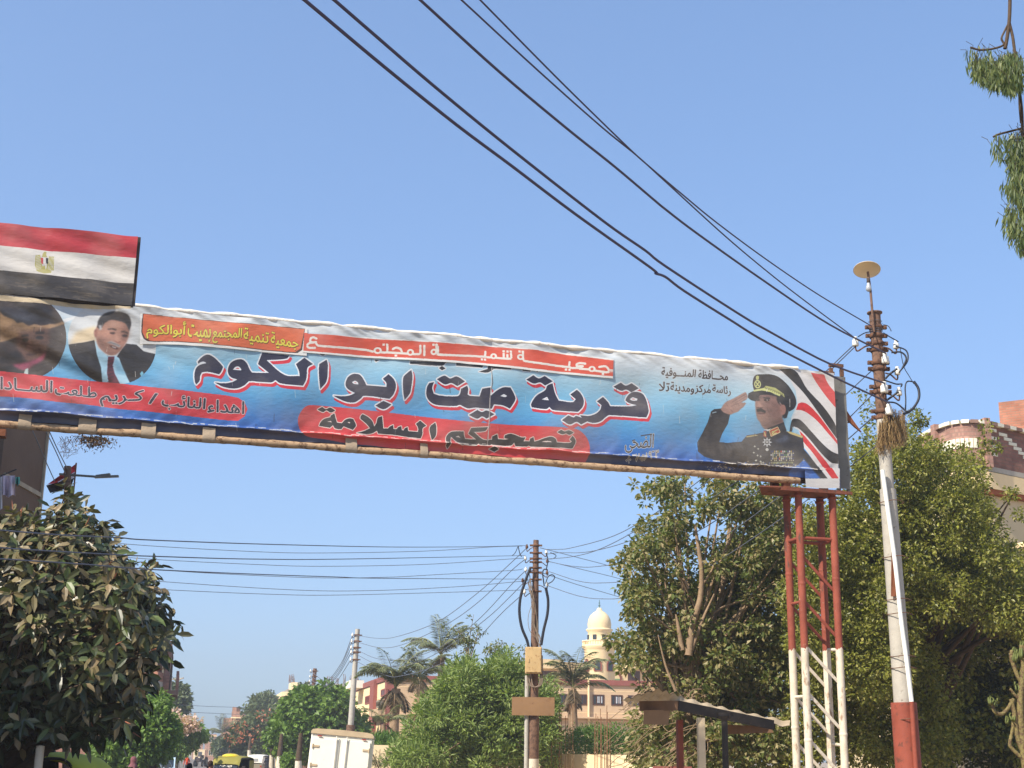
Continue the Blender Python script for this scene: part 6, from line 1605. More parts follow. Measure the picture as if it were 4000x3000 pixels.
# ------------------------------------------------------------------ buildings
class Plane:
    """vertical wall plane through two places; turns photo points into places on it"""
    def __init__(s, a, b):
        s.a = np.array([a[0], a[1], 0.0]); d = np.array([b[0] - a[0], b[1] - a[1], 0.0]); s.L = np.linalg.norm(d); s.e = d / s.L
        n = np.array([s.e[1], -s.e[0], 0.0])
        if n @ (CAM - s.a) < 0: n = -n
        s.n = n; s.ang = math.atan2(s.e[1], s.e[0])
    def uz(s, px, py):
        d = ray(px, py); k = ((s.a - CAM) @ s.n) / (d @ s.n); p = CAM + d * k
        return (p - s.a) @ s.e, p[2]
    def at(s, u, z, o=0.0):
        p = s.a + s.e * u + s.n * o; return np.array([p[0], p[1], z])
    def rect(s, x0, y0, x1, y1):
        u0, z1 = s.uz(x0, y0); u1, z0 = s.uz(x1, y1); return min(u0, u1), max(u0, u1), min(z0, z1), max(z0, z1)
    def slab(s, b, r, o0, o1, mi=0):
        u0, u1, z0, z1 = r
        b.box(s.at((u0 + u1) / 2, (z0 + z1) / 2, (o0 + o1) / 2), (u1 - u0, abs(o1 - o0), z1 - z0), s.ang, mi)
M_PINK = mat('pink_render', (194, 166, 134), .9, .09, 1.2, .2, col2=(178, 144, 116), thr=.66)
M_CRM = mat('cream_render', (232, 206, 160), .9, .06, 1.0, .2, col2=(206, 176, 128), thr=.7)  # this cream carries the brightness of the school's sunlit side
M_MAR = mat('maroon_paint', (138, 82, 74), .8, .1, 2, .25)
M_WHT = mat('white_render', (232, 224, 206), .85, .05, 2, .2)
M_FRAME = mat('brown_frame', (78, 52, 44), .7, .15, 4, .3)
M_CURT = mat('white_curtain', (196, 196, 200), .9, .05, 3, .1)
M_GRN = mat('green_shutter', (116, 150, 104), .7, .1, 4, .3)
M_GLS = glass_mat()
M_BRK = brick_mat('red_brick', (156, 102, 82), (174, 118, 96), (146, 114, 96))
M_BRKD = brick_mat('dark_brick', (126, 88, 78), (146, 106, 92), (126, 100, 88), .28, .09)  # its darker tone carries the shade of the straight balcony parapet
M_BRKF = brick_mat('far_brick', (158, 108, 86), (176, 128, 104), (160, 130, 108))
M_BLOCK = mat('grey_blockwork', (150, 142, 132), .95, .12, 1.5, .1)
def window(b_parent, pl, r, dep=.18, curt=0, bars=2, fm=None):
    """opening with frame standing 3 cm proud, glass set back, optional curtains"""
    u0, u1, z0, z1 = r; f = .07
    b = MB()
    for a0, a1, c0, c1 in ((u0, u1, z1 - f, z1), (u0, u1, z0, z0 + f), (u0, u0 + f, z0 + f, z1 - f), (u1 - f, u1, z0 + f, z1 - f)): pl.slab(b, (a0, a1, c0, c1), .004, .035)
    for i in range(1, bars + 1):
        u = u0 + (u1 - u0) * i / (bars + 1); pl.slab(b, (u - .03, u + .03, z0 + f, z1 - f), .006, .03)
    w_ = b.build('window', fm or M_FRAME, b_parent)
    b = MB(); pl.slab(b, (u0 + f, u1 - f, z0 + f, z1 - f), .002, .010); b.build('pane', M_GLS, w_)
    if curt:
        b = MB(); k = u0 + (u1 - u0) * .38
        for i in range(curt):
            c0 = k + (u1 - k - .1) * i / curt; pl.slab(b, (c0 + .03, c0 + (u1 - k - .1) / curt - .03, z0 + f + .06, z1 - f - .04), .012, .016)
        b.build('curtain', M_CURT, w_)
    return w_
# --- pink school
CX = np.array([-7.28, 86.0]); PF = Plane(CX, P(2570, 2900, 89)); PS = Plane(CX, CX + np.array([-.232, 1.0]) * 20)
sch = empty('school_building', (0, 95, 0), 'pink two storey school building, its sunlit side toned cream, with maroon bands behind the palms', 'building')
_, zt = PF.uz(1700, 2662); _, zr = PF.uz(1700, 2641)
b = MB(); q = [PF.at(0, 0), PF.at(PF.L, 0), PF.at(PF.L, 0, -14), PS.at(PS.L, 0, -14), PS.at(PS.L, 0)]
b.prism(q, (0, 0, zt)); b.build('wall', M_PINK, sch)
b = MB(); PS.slab(b, (.45, PS.L - .02, 0, zt - .02), .003, .05); b.build('lit_side_face', M_CRM, sch)  # sunlit side: its brightness put into a paler cream wall colour
b = MB(); q2 = [PF.at(-.12, zt + .004, .12), PF.at(PF.L, zt + .004, .12), PF.at(PF.L, zt + .004, -14), PS.at(PS.L, zt + .004, -14), PS.at(PS.L, zt + .004, .14)]
b.prism(q2, (0, 0, zr - zt)); b.build('roof_band', M_MAR, sch)
b = MB(); PF.slab(b, (-.1, .38, 0, zt - .01), .003, .10); PS.slab(b, (-.1, .55, 0, zt - .01), .06, .12); b.build('corner_pilaster', M_MAR, sch)
u0, u1, _, _ = PS.rect(1477, 2700, 1460, 2760); b = MB(); PS.slab(b, (u0, u1, 0, zt + .2), .052, .3); b.build('pilaster', M_MAR, sch)
b = MB(); r_ = PS.rect(1478, 2775, 1535, 2790); PS.slab(b, (0.0, r_[1] + .4, r_[2], r_[3]), .125, .55); b.build('ledge', M_PINK, sch)
b = MB(); r_ = PF.rect(2150, 2798, 2560, 2812); PF.slab(b, (.6, PF.L, r_[2], r_[3]), .004, .4); b.build('ledge', M_PINK, sch)
for x0, y0, x1, y1 in ((1520, 2686, 1492, 2722), (1448, 2716, 1430, 2752), (1516, 2820, 1490, 2858)):
    r_ = PS.rect(x0, y0, x1, y1); window(sch, Plane(PS.at(0, 0, .056)[:2], PS.at(5, 0, .056)[:2]), r_, bars=5, fm=M_MAR)
for x0, x1 in ((2172, 2216), (2258, 2292), (2315, 2360), (2387, 2432), (2452, 2498), (1990, 2030), (1930, 1965)):
    window(sch, PF, PF.rect(x0, 2710 + (x0 - 2170) * .02, x1, 2752 + (x0 - 2170) * .02), curt=3 if x0 > 2300 else 0, bars=2)
b = MB(); r_ = PS.rect(1511, 2734, 1494, 2766); PS.slab(b, r_, .06, .4); ac = b.build('air_conditioner', mat('grey_metal_box', (150, 140, 126), .6), sch)
b = MB(); PS.slab(b, (r_[0] + .1, r_[1] - .1, r_[2] + .1, r_[3] - .1), .402, .42); b.build('grille', M_DARK, ac)
b = MB(); r_ = PS.rect(1426, 2658, 1406, 2694); PS.slab(b, (r_[0], r_[1], r_[2], r_[3]), .06, 1.0); b.build('bay_parapet', M_WHT, sch)
for x in (2298, 1630):
    u, _ = PF.uz(x, 2800); b = MB(); b.tube([PF.at(u, .1, .12), PF.at(u, zt + .3, .14)], .07, 8); b.build('drain_pipe', M_CRM, sch)
for i in range(7):
    _, z = PF.uz(2350, 2770 + i * 16) if i else (0, PF.uz(2350, 2700)[1])
    b = MB(); PF.slab(b, (.7, PF.L - .05, z - .015, z + .015), .003, .007); b.build('wall_groove', M_CRM, sch)
# --- mosque
YQ = 125; mq = empty('mosque', P(2345, 2960, YQ) * np.array([1, 1, 0]), 'cream mosque with a round domed minaret behind the pink school', 'mosque')
def zq(y): return P(2345, y, YQ)[2]
k = pxscale(YQ); c0 = P(2342, 2600, YQ) * np.array([1, 1, 0])
b = MB(); prof = [(58 * k, 0), (57 * k, zq(2545)), (60 * k, zq(2538)), (66 * k, zq(2528)), (66 * k, zq(2521)), (45 * k, zq(2519)), (44 * k, zq(2470)), (50 * k, zq(2464)), (51 * k, zq(2459)), (44 * k, zq(2456))]
b.lathe(prof, c0, 40); b.build('minaret', M_CRM, mq)
b = MB(); c1 = P(2383, 2600, YQ + .9) * np.array([1, 1, 0]); b.lathe([(14 * k, 0), (14 * k, zq(2536)), (19 * k, zq(2530)), (19 * k, zq(2524)), (12 * k, zq(2518)), (0, zq(2512))], c1, 20); b.build('stair_turret', M_CRM, mq)
b = MB(); dp = [(43.5 * k, zq(2456)), (45 * k, zq(2440)), (42 * k, zq(2420)), (34 * k, zq(2404)), (22 * k, zq(2393)), (11 * k, zq(2386)), (9 * k, zq(2378)), (6 * k, zq(2375)), (0, zq(2374))]
b.lathe(dp, c0, 40); b.build('dome', M_CRM, mq)
b = MB(); b.lathe([(0, zq(2342)), (1.2 * k, zq(2345)), (1.5 * k, zq(2352)), (3 * k, zq(2356)), (1.2 * k, zq(2360)), (4.5 * k, zq(2366)), (1.5 * k, zq(2371)), (2.5 * k, zq(2376))], c0, 12); b.build('finial', mat('verdigris', (80, 110, 112), .6), mq)
b = MB()
for i in range(40):
    a = i * 2 * math.pi / 40; p = c0 + np.array([math.cos(a), math.sin(a), 0]) * 63 * k; b.tube([p + np.array([0, 0, zq(2520)]), p + np.array([0, 0, zq(2508)])], .045, 6)
b.lathe([(60 * k, zq(2509)), (66 * k, zq(2509)), (66 * k, zq(2504)), (60 * k, zq(2504)), (60 * k, zq(2509))], c0, 40); b.build('balcony_rail', M_CRM, mq)
for a in np.arange(0, 6.28, math.pi / 4):
    p = c0 + np.array([math.cos(a + .3), math.sin(a + .3), 0]) * 44.5 * k; b = MB(); b.box((p[0], p[1], (zq(2482) + zq(2505)) / 2), (.34, .12, zq(2482) - zq(2505)), a + .3 + math.pi / 2); b.build('opening', M_GLS, mq)
M_BRKT = mat('brick_trim', (136, 74, 58), .9, .15, 4)
for a in (-1.75, -2.6, -.9):
    p = c0 + np.array([math.cos(a), math.sin(a), 0]) * 57.5 * k; t = np.array([-math.sin(a), math.cos(a), 0]); n_ = np.array([math.cos(a), math.sin(a), 0])
    def arch(w_, z0, z1, zp): return [p - t * w_ + np.array([0, 0, z0]), p + t * w_ + np.array([0, 0, z0]), p + t * w_ + np.array([0, 0, z1]), p + t * w_ * .6 + np.array([0, 0, (z1 + zp) / 2 + .06]), p + np.array([0, 0, zp]), p - t * w_ * .6 + np.array([0, 0, (z1 + zp) / 2 + .06]), p - t * w_ + np.array([0, 0, z1])]
    b = MB(); b.prism(arch(.36, zq(2625), zq(2596), zq(2575)), n_ * .06); f = b.build('window_surround', M_BRKT, mq)
    b = MB(); b.prism([v + n_ * .062 for v in arch(.24, zq(2622), zq(2598), zq(2582))], n_ * .01); b.build('pane', M_GLS, f)
PQ = Plane(P(2090, 2900, 128), P(2640, 2900, 133))
b = MB(); r_ = PQ.rect(2100, 2582, 2640, 2900); q = [PQ.at(0, 0), PQ.at(PQ.L, 0), PQ.at(PQ.L, 0, -15), PQ.at(0, 0, -15)]; b.prism(q, (0, 0, r_[3])); b.build('wall', M_CRM, mq)
for x0, y0, x1, y1 in ((2060, 2576, 2180, 2616), (2435, 2580, 2540, 2618)):
    b = MB(); PQ.slab(b, PQ.rect(x0, y0, x1, y1), .005, 1.3); b.build('balcony', M_CRM, mq)
b = MB(); PQ.slab(b, PQ.rect(2110, 2620, 2175, 2690), .004, .05); b.build('recess', M_FRAME, mq); b = MB(); PQ.slab(b, PQ.rect(2452, 2620, 2500, 2690), .004, .05); b.build('recess', M_FRAME, mq)
u0, u1, z0, z1 = PQ.rect(2386, 2632, 2420, 2668); um = (u0 + u1) / 2; rr_ = (u1 - u0) / 2
def archp(s, o): return [PQ.at(um - rr_ * s, z0 - .3, o), PQ.at(um + rr_ * s, z0 - .3, o)] + [PQ.at(um + rr_ * s * math.cos(t), z1 - rr_ + rr_ * s * math.sin(t), o) for t in np.linspace(0, math.pi, 12)]
b = MB(); b.prism(archp(1.3, .004), PQ.n * .06)
for t in np.linspace(0, math.pi, 11): b.box(PQ.at(um + rr_ * 1.32 * math.cos(t), z1 - rr_ + rr_ * 1.32 * math.sin(t), .05), (.16, .08, .16), PQ.ang)
f = b.build('window_surround', M_BRKT, mq); b = MB(); b.prism(archp(1.0, .066), PQ.n * .03); b.build('fanlight', M_CRM, f); b = MB(); PQ.slab(b, (u0 + .02, u1 - .02, z0 - .3, z1 - rr_), .097, .13); b.build('shutter', M_GRN, f)
# --- unfinished grey block and neighbours along the right kerb
def block(name, label, px0, px1, ytop, Y, depth, m, floors=0, cat='building', wm=None, rebar=(), parapet=None):
    pl = Plane(P(px0, 2940, Y), P(px1, 2940, Y)); _, z = pl.uz((px0 + px1) / 2, ytop); c_ = pl.at(pl.L / 2, 0, -depth / 2)
    e = empty(name, c_ * np.array([1, 1, 0]), label, cat)
    b = MB(); sh = np.array([RDX * depth, depth, 0])
    q = [pl.at(0, 0), pl.at(pl.L, 0), pl.at(pl.L, 0) + sh, pl.at(0, 0) + sh]; b.prism(q, (0, 0, z)); b.build('wall', m, e, uv=True)
    if parapet: b = MB(); pl.slab(b, (-.15, pl.L + .15, z - .5, z - .3), .004, .25); b.build('slab', parapet, e)
    side = Plane(pl.at(0, 0)[:2], (pl.at(0, 0) + sh)[:2]) if (px0 + px1) / 2 > 900 else Plane(pl.at(pl.L, 0)[:2], (pl.at(pl.L, 0) + sh)[:2])
    for f in range(floors):
        zz0 = z - 2.9 * (f + 1) + 1.0
        if zz0 < .6: break
        n = max(1, int(pl.L / 3.4))
        for i in range(n):
            u = pl.L * (i + .5) / n; window(e, pl, (u - .55, u + .55, zz0, zz0 + 1.3), bars=1, fm=wm)
        n = max(1, int(side.L / 4))
        for i in range(n):
            u = side.L * (i + .5) / n; window(e, side, (u - .55, u + .55, zz0, zz0 + 1.3), bars=1, fm=wm)
    r = rng(int(px0) + 7)
    for x, yt in rebar:
        u, zt_ = pl.uz(x, yt); b = MB()
        for i in range(6): b.tube([pl.at(u + r.uniform(-.25, .25), z - .05, -.4 + r.uniform(-.3, .3)), pl.at(u + r.uniform(-.3, .3), zt_ - r.uniform(0, .5), -.4 + r.uniform(-.3, .3))], .028, 4)
        b.build('starter_bars', M_REBAR, e)
    return e, pl, z
block('unfinished_building', 'grey unfinished block with starter bars behind the rounded street tree', 1272, 1420, 2672, 215, 18, M_BLOCK, 2, rebar=((1282, 2638), (1296, 2640), (1318, 2645), (1345, 2632), (1368, 2636), (1392, 2640), (1405, 2645)), parapet=M_BLOCK, wm=M_BLOCK)
block('unfinished_building', 'grey roof block with a cream stair tower left of the rounded street tree', 1110, 1215, 2692, 240, 18, M_BLOCK, 2, rebar=((1180, 2660), (1200, 2655)), parapet=M_BLOCK, wm=M_BLOCK)
block('stair_tower', 'pale stair tower topped with tall starter bars down the right kerb', 1124, 1150, 2665, 236, 6, M_CRM, 0, rebar=((1130, 2634), (1140, 2630), (1146, 2636)))
block('house', 'orange cream house side glimpsed between trees left of the rounded tree', 1088, 1122, 2702, 200, 14, M_CRM, 3, wm=M_BRKT)
e, pl, z = block('brick_house', 'brick house with cream balcony beside the red flowering tree', 905, 968, 2800, 232, 16, M_BRKF, 0)
b = MB(); r_ = pl.rect(905, 2802, 968, 2807); pl.slab(b, (-.3, pl.L + .3, r_[2], r_[3]), .004, 1.2); b.build('balcony_slab', M_CRM, e)
b = MB(); r_ = pl.rect(905, 2780, 966, 2802); pl.slab(b, (-.2, pl.L + .2, r_[2] + .02, r_[3]), .9, 1.1); b.build('balcony_parapet', M_BRKF, e, uv=True)
b = MB(); r_ = pl.rect(911, 2762, 926, 2780); pl.slab(b, (r_[0], r_[1], r_[2], r_[3]), -3, 0.6); b.build('roof_wall', M_BRKF, e, uv=True)
b = MB(); r_ = pl.rect(925, 2812, 946, 2842); pl.slab(b, r_, .004, .03); b.build('balcony_door', M_FRAME, e)
b = MB(); pl.slab(b, (-.05, .4, 0, z), .003, .4); pl.slab(b, (.5, pl.L * .35, pl.uz(910, 2845)[1], pl.uz(910, 2812)[1]), .004, .5); b.build('cream_panel', M_CRM, e)
b = MB(); pl.slab(b, (-1.6, -.2, 0, pl.uz(905, 2805)[1]), -2, .2); b.build('side_wing', M_BRKF, e, uv=True)
block('house', 'small dark grey house end beside the brick house', 862, 896, 2830, 300, 12, M_BLOCK, 1, wm=M_FRAME)
block('house', 'pale brick house of three storeys at the far right kerb', 804, 842, 2868, 330, 16, M_BRKF, 4, wm=M_CRM, parapet=M_CRM)
block('house', 'hazy brown house closing the end of the street', 752, 792, 2896, 430, 20, M_BRKF, 2, wm=M_FRAME)
block('house', 'low pale house in the haze at the very end of the street', 758, 806, 2928, 400, 16, M_CRM, 1, wm=M_FRAME)
block('house', 'faint flat roofed house behind the palm far down the street', 800, 830, 2880, 480, 16, M_BRKF, 3, wm=M_CRM)
# --- brick block with balconies at the left
PL = Plane(P(560, 2900, 74)[:2], (P(560, 2900, 74) + np.array([3.2 * .97, .0, 0]) + np.array([1.2, 0, 0]))[:2])
e = empty('brick_block', P(600, 2960, 80) * np.array([1, 1, 0]), 'brick block with projecting balconies at the left of the street', 'building')
xr = P(643, 2900, 78)[0]; zt = P(640, 2505, 78)[2]
b = MB(); b.prism([np.array([xr - 12, 78, 0]), np.array([xr, 78, 0]), np.array([xr + RDX * 14, 92, 0]), np.array([xr - 12, 92, 0])], (0, 0, zt)); b.build('wall', M_BRKD, e, uv=True)
PB = Plane((xr - 12, 78), (xr, 78))
b = MB(); PB.slab(b, PB.rect(592, 2562, 638, 2640), .004, .03); b.build('balcony_recess', M_CRM, e)
b = MB(); PB.slab(b, PB.rect(618, 2578, 632, 2640), .032, .06); b.build('door', M_FRAME, e)
for y0, y1, y2 in ((2628, 2664, 2690), (2490, 2530, 2556), (2775, 2810, 2830)):
    r_ = PB.rect(545, y0, 636, y1); b = MB(); PB.slab(b, r_, 1.1, 1.25); PB.slab(b, (r_[1] - .15, r_[1], r_[2], r_[3]), .004, 1.098); b.build('balcony_parapet', M_BRK, e, uv=True)
    r2 = PB.rect(545, y1, 636, y2); b = MB(); PB.slab(b, (r2[0], r2[1] - .02, r_[2] - .3, r_[2] - .004), .004, 1.22); b.build('balcony_slab', M_CONC, e)
PR = Plane((xr, 78), (xr + RDX * 14, 92))
for za_, zb_ in ((5.0, 6.05),):
    b = MB(); PR.slab(b, (.2, 7, za_, zb_), .35, .5); b.build('side_balcony', M_BRKD, e, uv=True); b = MB(); PR.slab(b, (.2, 7, za_ - .25, za_ - .004), .004, .48); b.build('side_slab', M_BRKD, e)
for u in (3, 8):
    for z_ in (2.2, 5.9): window(e, PR, (u, u + 1.2, z_, z_ + 1.4), bars=1)
# --- dark flat block close at the left, in its own shade
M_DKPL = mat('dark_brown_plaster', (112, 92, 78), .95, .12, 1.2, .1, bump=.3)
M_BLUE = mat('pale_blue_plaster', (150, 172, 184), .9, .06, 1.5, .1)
fb = empty('flat_block', (-15, 29, 0), 'dark brown plastered flat block with pale blue recess and laundry at the left', 'building')
WX = -11.0
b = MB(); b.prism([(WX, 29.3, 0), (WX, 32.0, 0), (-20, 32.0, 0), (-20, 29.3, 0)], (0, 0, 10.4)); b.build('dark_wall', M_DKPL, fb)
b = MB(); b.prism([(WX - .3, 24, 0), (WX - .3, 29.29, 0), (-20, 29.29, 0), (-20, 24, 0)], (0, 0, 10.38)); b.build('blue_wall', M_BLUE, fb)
b = MB(); b.prism([(WX - .25, 7, 0), (WX - .25, 23.99, 0), (-20, 23.99, 0), (-20, 7, 0)], (0, 0, 10.0)); b.build('shading_wing', M_DKPL, fb)  # unseen wing added and sized to shade the lower rubber tree
b = MB(); b.box((WX + .03, 31.95, 5.2), (.05, .08, 10.3)); b.box((WX + .02, 30.7, P(120, 1893, 30.6)[2]), (.04, 2.4, .10)); b.box((WX + .05, 30.6, 10.47), (.4, 2.9, .12)); b.build('trim', mat('pale_trim', (170, 156, 134), .9), fb)
zb = P(40, 1985, 26.3)[2]
b = MB(); b.box((WX + .36, 25.6, zb), (1.04, 2.7, .14)); b.build('balcony_slab', M_DKPL, fb)
b = MB()
for i in range(14): b.tube([(WX + .84, 24.5 + i * .196, zb + .06), (WX + .84, 24.5 + i * .196, zb + .76)], .010, 6)
for i in range(5): b.tube([(WX + .08 + i * .16, 27.05, zb + .06), (WX + .08 + i * .16, 27.05, zb + .76)], .010, 6)
b.tube([(WX + .84, 24.4, zb + .76), (WX + .84, 27.05, zb + .76), (WX + .0, 27.05, zb + .76)], .016, 6); b.tube([(WX + .84, 27.05, zb + .76), (WX + 1.1, 27.2, zb + .94)], .016, 6); b.build('railing', M_CABLE, fb)
for x0, x1, y0, y1, cl, nm, lb in ((-30, 9, 1862, 1990, (206, 204, 206), 'laundry', 'white sheet hanging on the balcony rail, leftmost of the laundry'), (10, 59, 1858, 1938, (216, 202, 214), 'laundry', 'lilac white garment hanging on the balcony rail'), (60, 78, 1863, 1894, (86, 172, 160), 'laundry', 'small teal cloth hanging at the end of the balcony rail')):
    rows = []; r = rng(int(x1)); Yl = 24.9
    for t in np.linspace(0, 1, 14):
        rows.append([P(x0 + (x1 - x0) * u, y0 + (y1 - y0) * t + 5 * math.sin(u * 9 + x0) * t, Yl + .09 * math.sin(u * 11 + x0) * (.3 + t)) for u in np.linspace(0, 1, 18)])
    b = MB(); b.sheet(rows); o = b.build(nm, mat('cloth_%d' % (x1 % 97), cl, .95, .06, 3, .1)); tag(o, lb, 'laundry', 'washing on the balcony')
# street lamp with twin led bars, and the flag draped behind it
f_, pa_, pb_ = pole_path((264, 1822), (258, 2900), 32.5)
e = empty('street_lamp', f_(0), 'street lamp with two led bars rising out of the rubber tree', 'street lamp')
b = MB(); zt = pa_[2]; b.tube([f_(z) for z in np.linspace(0, zt, 8)], .085, 12); b.build('post', M_PRUST, e)
b = MB(); a0 = P(232, 1852, 32.5); a1 = P(376, 1862, 32.5); b.tube([a0, a1], .028, 8); b.build('arm', M_GREY, e)
for x0, x1, y, dy in ((376, 430, 1856, 0), (376, 468, 1864, -.12)):
    p, q = P(x0, y + 4, 32.5), P(x1, y - 3 + (3 if dy else 0), 32.5); p = p + np.array([0, dy, 0]); q = q + np.array([0, dy, 0]); b = MB(); b.beam(p, q, .10, .045); b.build('led_head', M_GREY, e)
fg = empty('flag', P(240, 1900, 33.2), 'red, white and black flag draped beside the street lamp', 'flag')
for (a0, a1, b0, b1), cl in ((((296, 1812), (184, 1893), (294, 1842), (222, 1886)), (196, 40, 50)), (((294, 1843), (222, 1887), (290, 1866), (232, 1896)), (220, 214, 206)), (((290, 1867), (180, 1896), (276, 1905), (196, 1926)), (52, 46, 46))):
    rows = []
    for t in np.linspace(0, 1, 6): rows.append([P(a0[0] + (a1[0] - a0[0]) * u + (b0[0] - a0[0] + (b1[0] - b0[0] - a1[0] + a0[0]) * u) * t, a0[1] + (a1[1] - a0[1]) * u + (b0[1] - a0[1] + (b1[1] - b0[1] - a1[1] + a0[1]) * u) * t, 33.2 + .1 * math.sin(u * 9 + t * 3)) for u in np.linspace(0, 1, 16)])
    b = MB(); b.sheet(rows); b.build('cloth_band', mat('flag_%d' % cl[0], cl, .8, .08, 3, .2), fg)
b = MB(); b.tube([P(298, 1808, 33.25), P(282, 1980, 33.25), P(278, 2300, 33.25)], .02, 6); b.build('staff', M_WOOD, fg)
# --- house with the curved brick balcony at the right
ch = empty('house', (14, 38, 0), 'house with a curved brick balcony and white brick trim at the right edge', 'house')
YB = 34.0
def pb(x, Y): return P(x, 1730, Y) * np.array([1, 1, 0])
path = catmull([pb(3560, 37.0), pb(3600, 35.6), pb(3652, 34.7)], 6) + catmull([pb(3664, 34.6), pb(3710, 34.05), pb(3760, 33.8), pb(3810, 33.75), pb(3848, 33.85)], 7)
path2 = [pb(3862, 33.9), pb(4080, 35.3), pb(4250, 36.4)]
z0 = P(3760, 1816, 33.8)[2]; z1 = P(3760, 1656, 33.8)[2]
def ribbon(b, pth, za, zb_, th, mi=0):
    pth = [np.array(p) for p in pth]; cen = np.array([16, 42, 0]); ins = [p + unit((cen - p) * np.array([1, 1, 0])) * th for p in pth]
    b.sheet([[np.array([p[0], p[1], z]) for p in pth] for z in (za, zb_)], mi, False); b.sheet([[np.array([p[0], p[1], zb_]) for p in pth], [np.array([p[0], p[1], zb_]) for p in ins]], mi, False); b.sheet([[np.array([p[0], p[1], z]) for p in ins] for z in (zb_, za)], mi, False); b.sheet([[np.array([p[0], p[1], za]) for p in ins], [np.array([p[0], p[1], za]) for p in pth]], mi, False)
M_BRKB = brick_mat('balcony_brick', (150, 112, 100), (170, 132, 116), (146, 118, 104), .27, .10, .014)
b = MB(); ribbon(b, path, z0, z1, .2); bal = b.build('curved_parapet', M_BRKB, ch, uv=True)
b = MB(); ribbon(b, path2, z0, z1, .2); b.build('straight_parapet', M_BRKD, ch, uv=True)  # shade of this right-hand face put into a darker brick
M_WBRK = mat('white_painted_brick', (226, 220, 198), .85, .1, 5, .2, col2=(160, 110, 92), thr=.72)
def outward(p): return unit((np.array(p) - np.array([16, 42, 0])) * np.array([1, 1, 0]))
cs = [0]; pp = [np.array(p) for p in path]
for i in range(1, len(pp)): cs.append(cs[-1] + np.linalg.norm(pp[i] - pp[i - 1]))
def along(s): return np.array([np.interp(s, cs, [p[j] for p in pp]) for j in range(3)])
za, zc = P(3760, 1753, 33.8)[2], P(3760, 1716, 33.8)[2]
s = cs[-1] * .50; bb = MB()
while s < cs[-1] - .2:
    p = along(s); t = unit(along(s + .02) - p); a = math.atan2(t[1], t[0]); p = p + outward(p) * .004
    bb.box((p[0], p[1], (za + zc) / 2 + .02), (.085, .03, zc - za), a); s += .105
bb.build('white_brick_band', M_WBRK, ch)
bw = MB(); br_ = MB(); s = .1; i = 0
while s < cs[-1] - .05:
    p = along(s); t = unit(along(s + .02) - p); a = math.atan2(t[1], t[0]); c_ = p - outward(p) * .08
    (br_ if i % 5 in (3,) or s < cs[-1] * .42 and i % 2 else bw).box((c_[0], c_[1], z1 + .05), (.19, .28, .09), a); s += .195; i += 1
p0, p1 = path2[0], path2[1]; d = unit(p1 - p0); a = math.atan2(d[1], d[0])
for i in range(12):
    c_ = p0 + d * (.1 + .26 * i) - outward(p0) * .08; (bw if i % 2 else br_).box((c_[0], c_[1], z1 + .05), (.25, .28, .09), a)
for i in range(11):                                      # stepped zigzag of white bricks
    c_ = p0 + d * (.62 + .19 * i) + outward(p0) * .004; bw.box((c_[0], c_[1], z1 - .16 - .095 * i), (.33, .03, .08), a)
for i in range(4): c_ = p0 + d * .2 + outward(p0) * .004; bw.box((c_[0], c_[1], z1 - .10 - i * .21), (.3 - .05 * (i % 2), .03, .08), a)
bw.build('white_bricks', M_WBRK, ch); br_.build('coping', M_BRKB, ch)
for x, Y in ((3657, 34.62), (3855, 33.86)):
    b = MB(); p = pb(x, Y); b.box((p[0], p[1], (z0 + z1) / 2 + .05), (.16, .2, z1 - z0 + .22), .2); b.build('pier', M_BRKB, ch, uv=True)
full_ = path + path2
b = MB(); ribbon(b, full_, z0 - .13, z0 - .004, .8); b.build('slab_edge', M_CONC, ch)
b = MB(); zs_ = z0 - .15
poly = [np.array([p[0], p[1], zs_]) + outward(p) * .02 for p in full_] + [np.array([18, 44, zs_]), np.array([9.5, 44, zs_])]
b.prism(poly, (0, 0, -.42)); b.build('soffit', M_CRM, ch)
b = MB(); q = [np.array([p[0], p[1], zs_ - .43]) - outward(p) * .03 for p in full_] + [np.array([18, 44, zs_ - .43]), np.array([9.5, 44, zs_ - .43])]; b.prism(q, (0, 0, -.12)); b.build('cornice_line', mat('orange_brown_paint', (150, 84, 48), .8), ch)
b = MB(); q = [np.array([p[0], p[1], 0]) - outward(p) * .28 for p in full_[5:]] + [np.array([19, 46, 0]), np.array([10.6, 46, 0])]; b.prism(q, (0, 0, zs_ - .56)); b.build('wall', mat('beige_wall', (204, 186, 150), .9, .05, 1, .15), ch)
b = MB(); ra_ = P(3903, 1610, 40.0) * np.array([1, 1, 0]); rb_ = ra_ + np.array([4.2, -2.6, 0]); zr_ = P(3903, 1572, 40.0)[2]; zf_ = np.array([0, 0, z0 + .2])
b.prism([ra_ + zf_, rb_ + zf_, rb_ + zf_ + np.array([2.2, 5, 0]), ra_ + zf_ + np.array([2.2, 5, 0])], (0, 0, zr_ - z0 - .2)); b.build('roof_room', M_BRK, ch, uv=True)
b = MB(); q = P(3975, 2135, 33.0); b.box(q + np.array([.25, 0, 0]), (.55, .5, .16), .2, bev=.04); b.build('broken_ledge', M_CRM, ch)
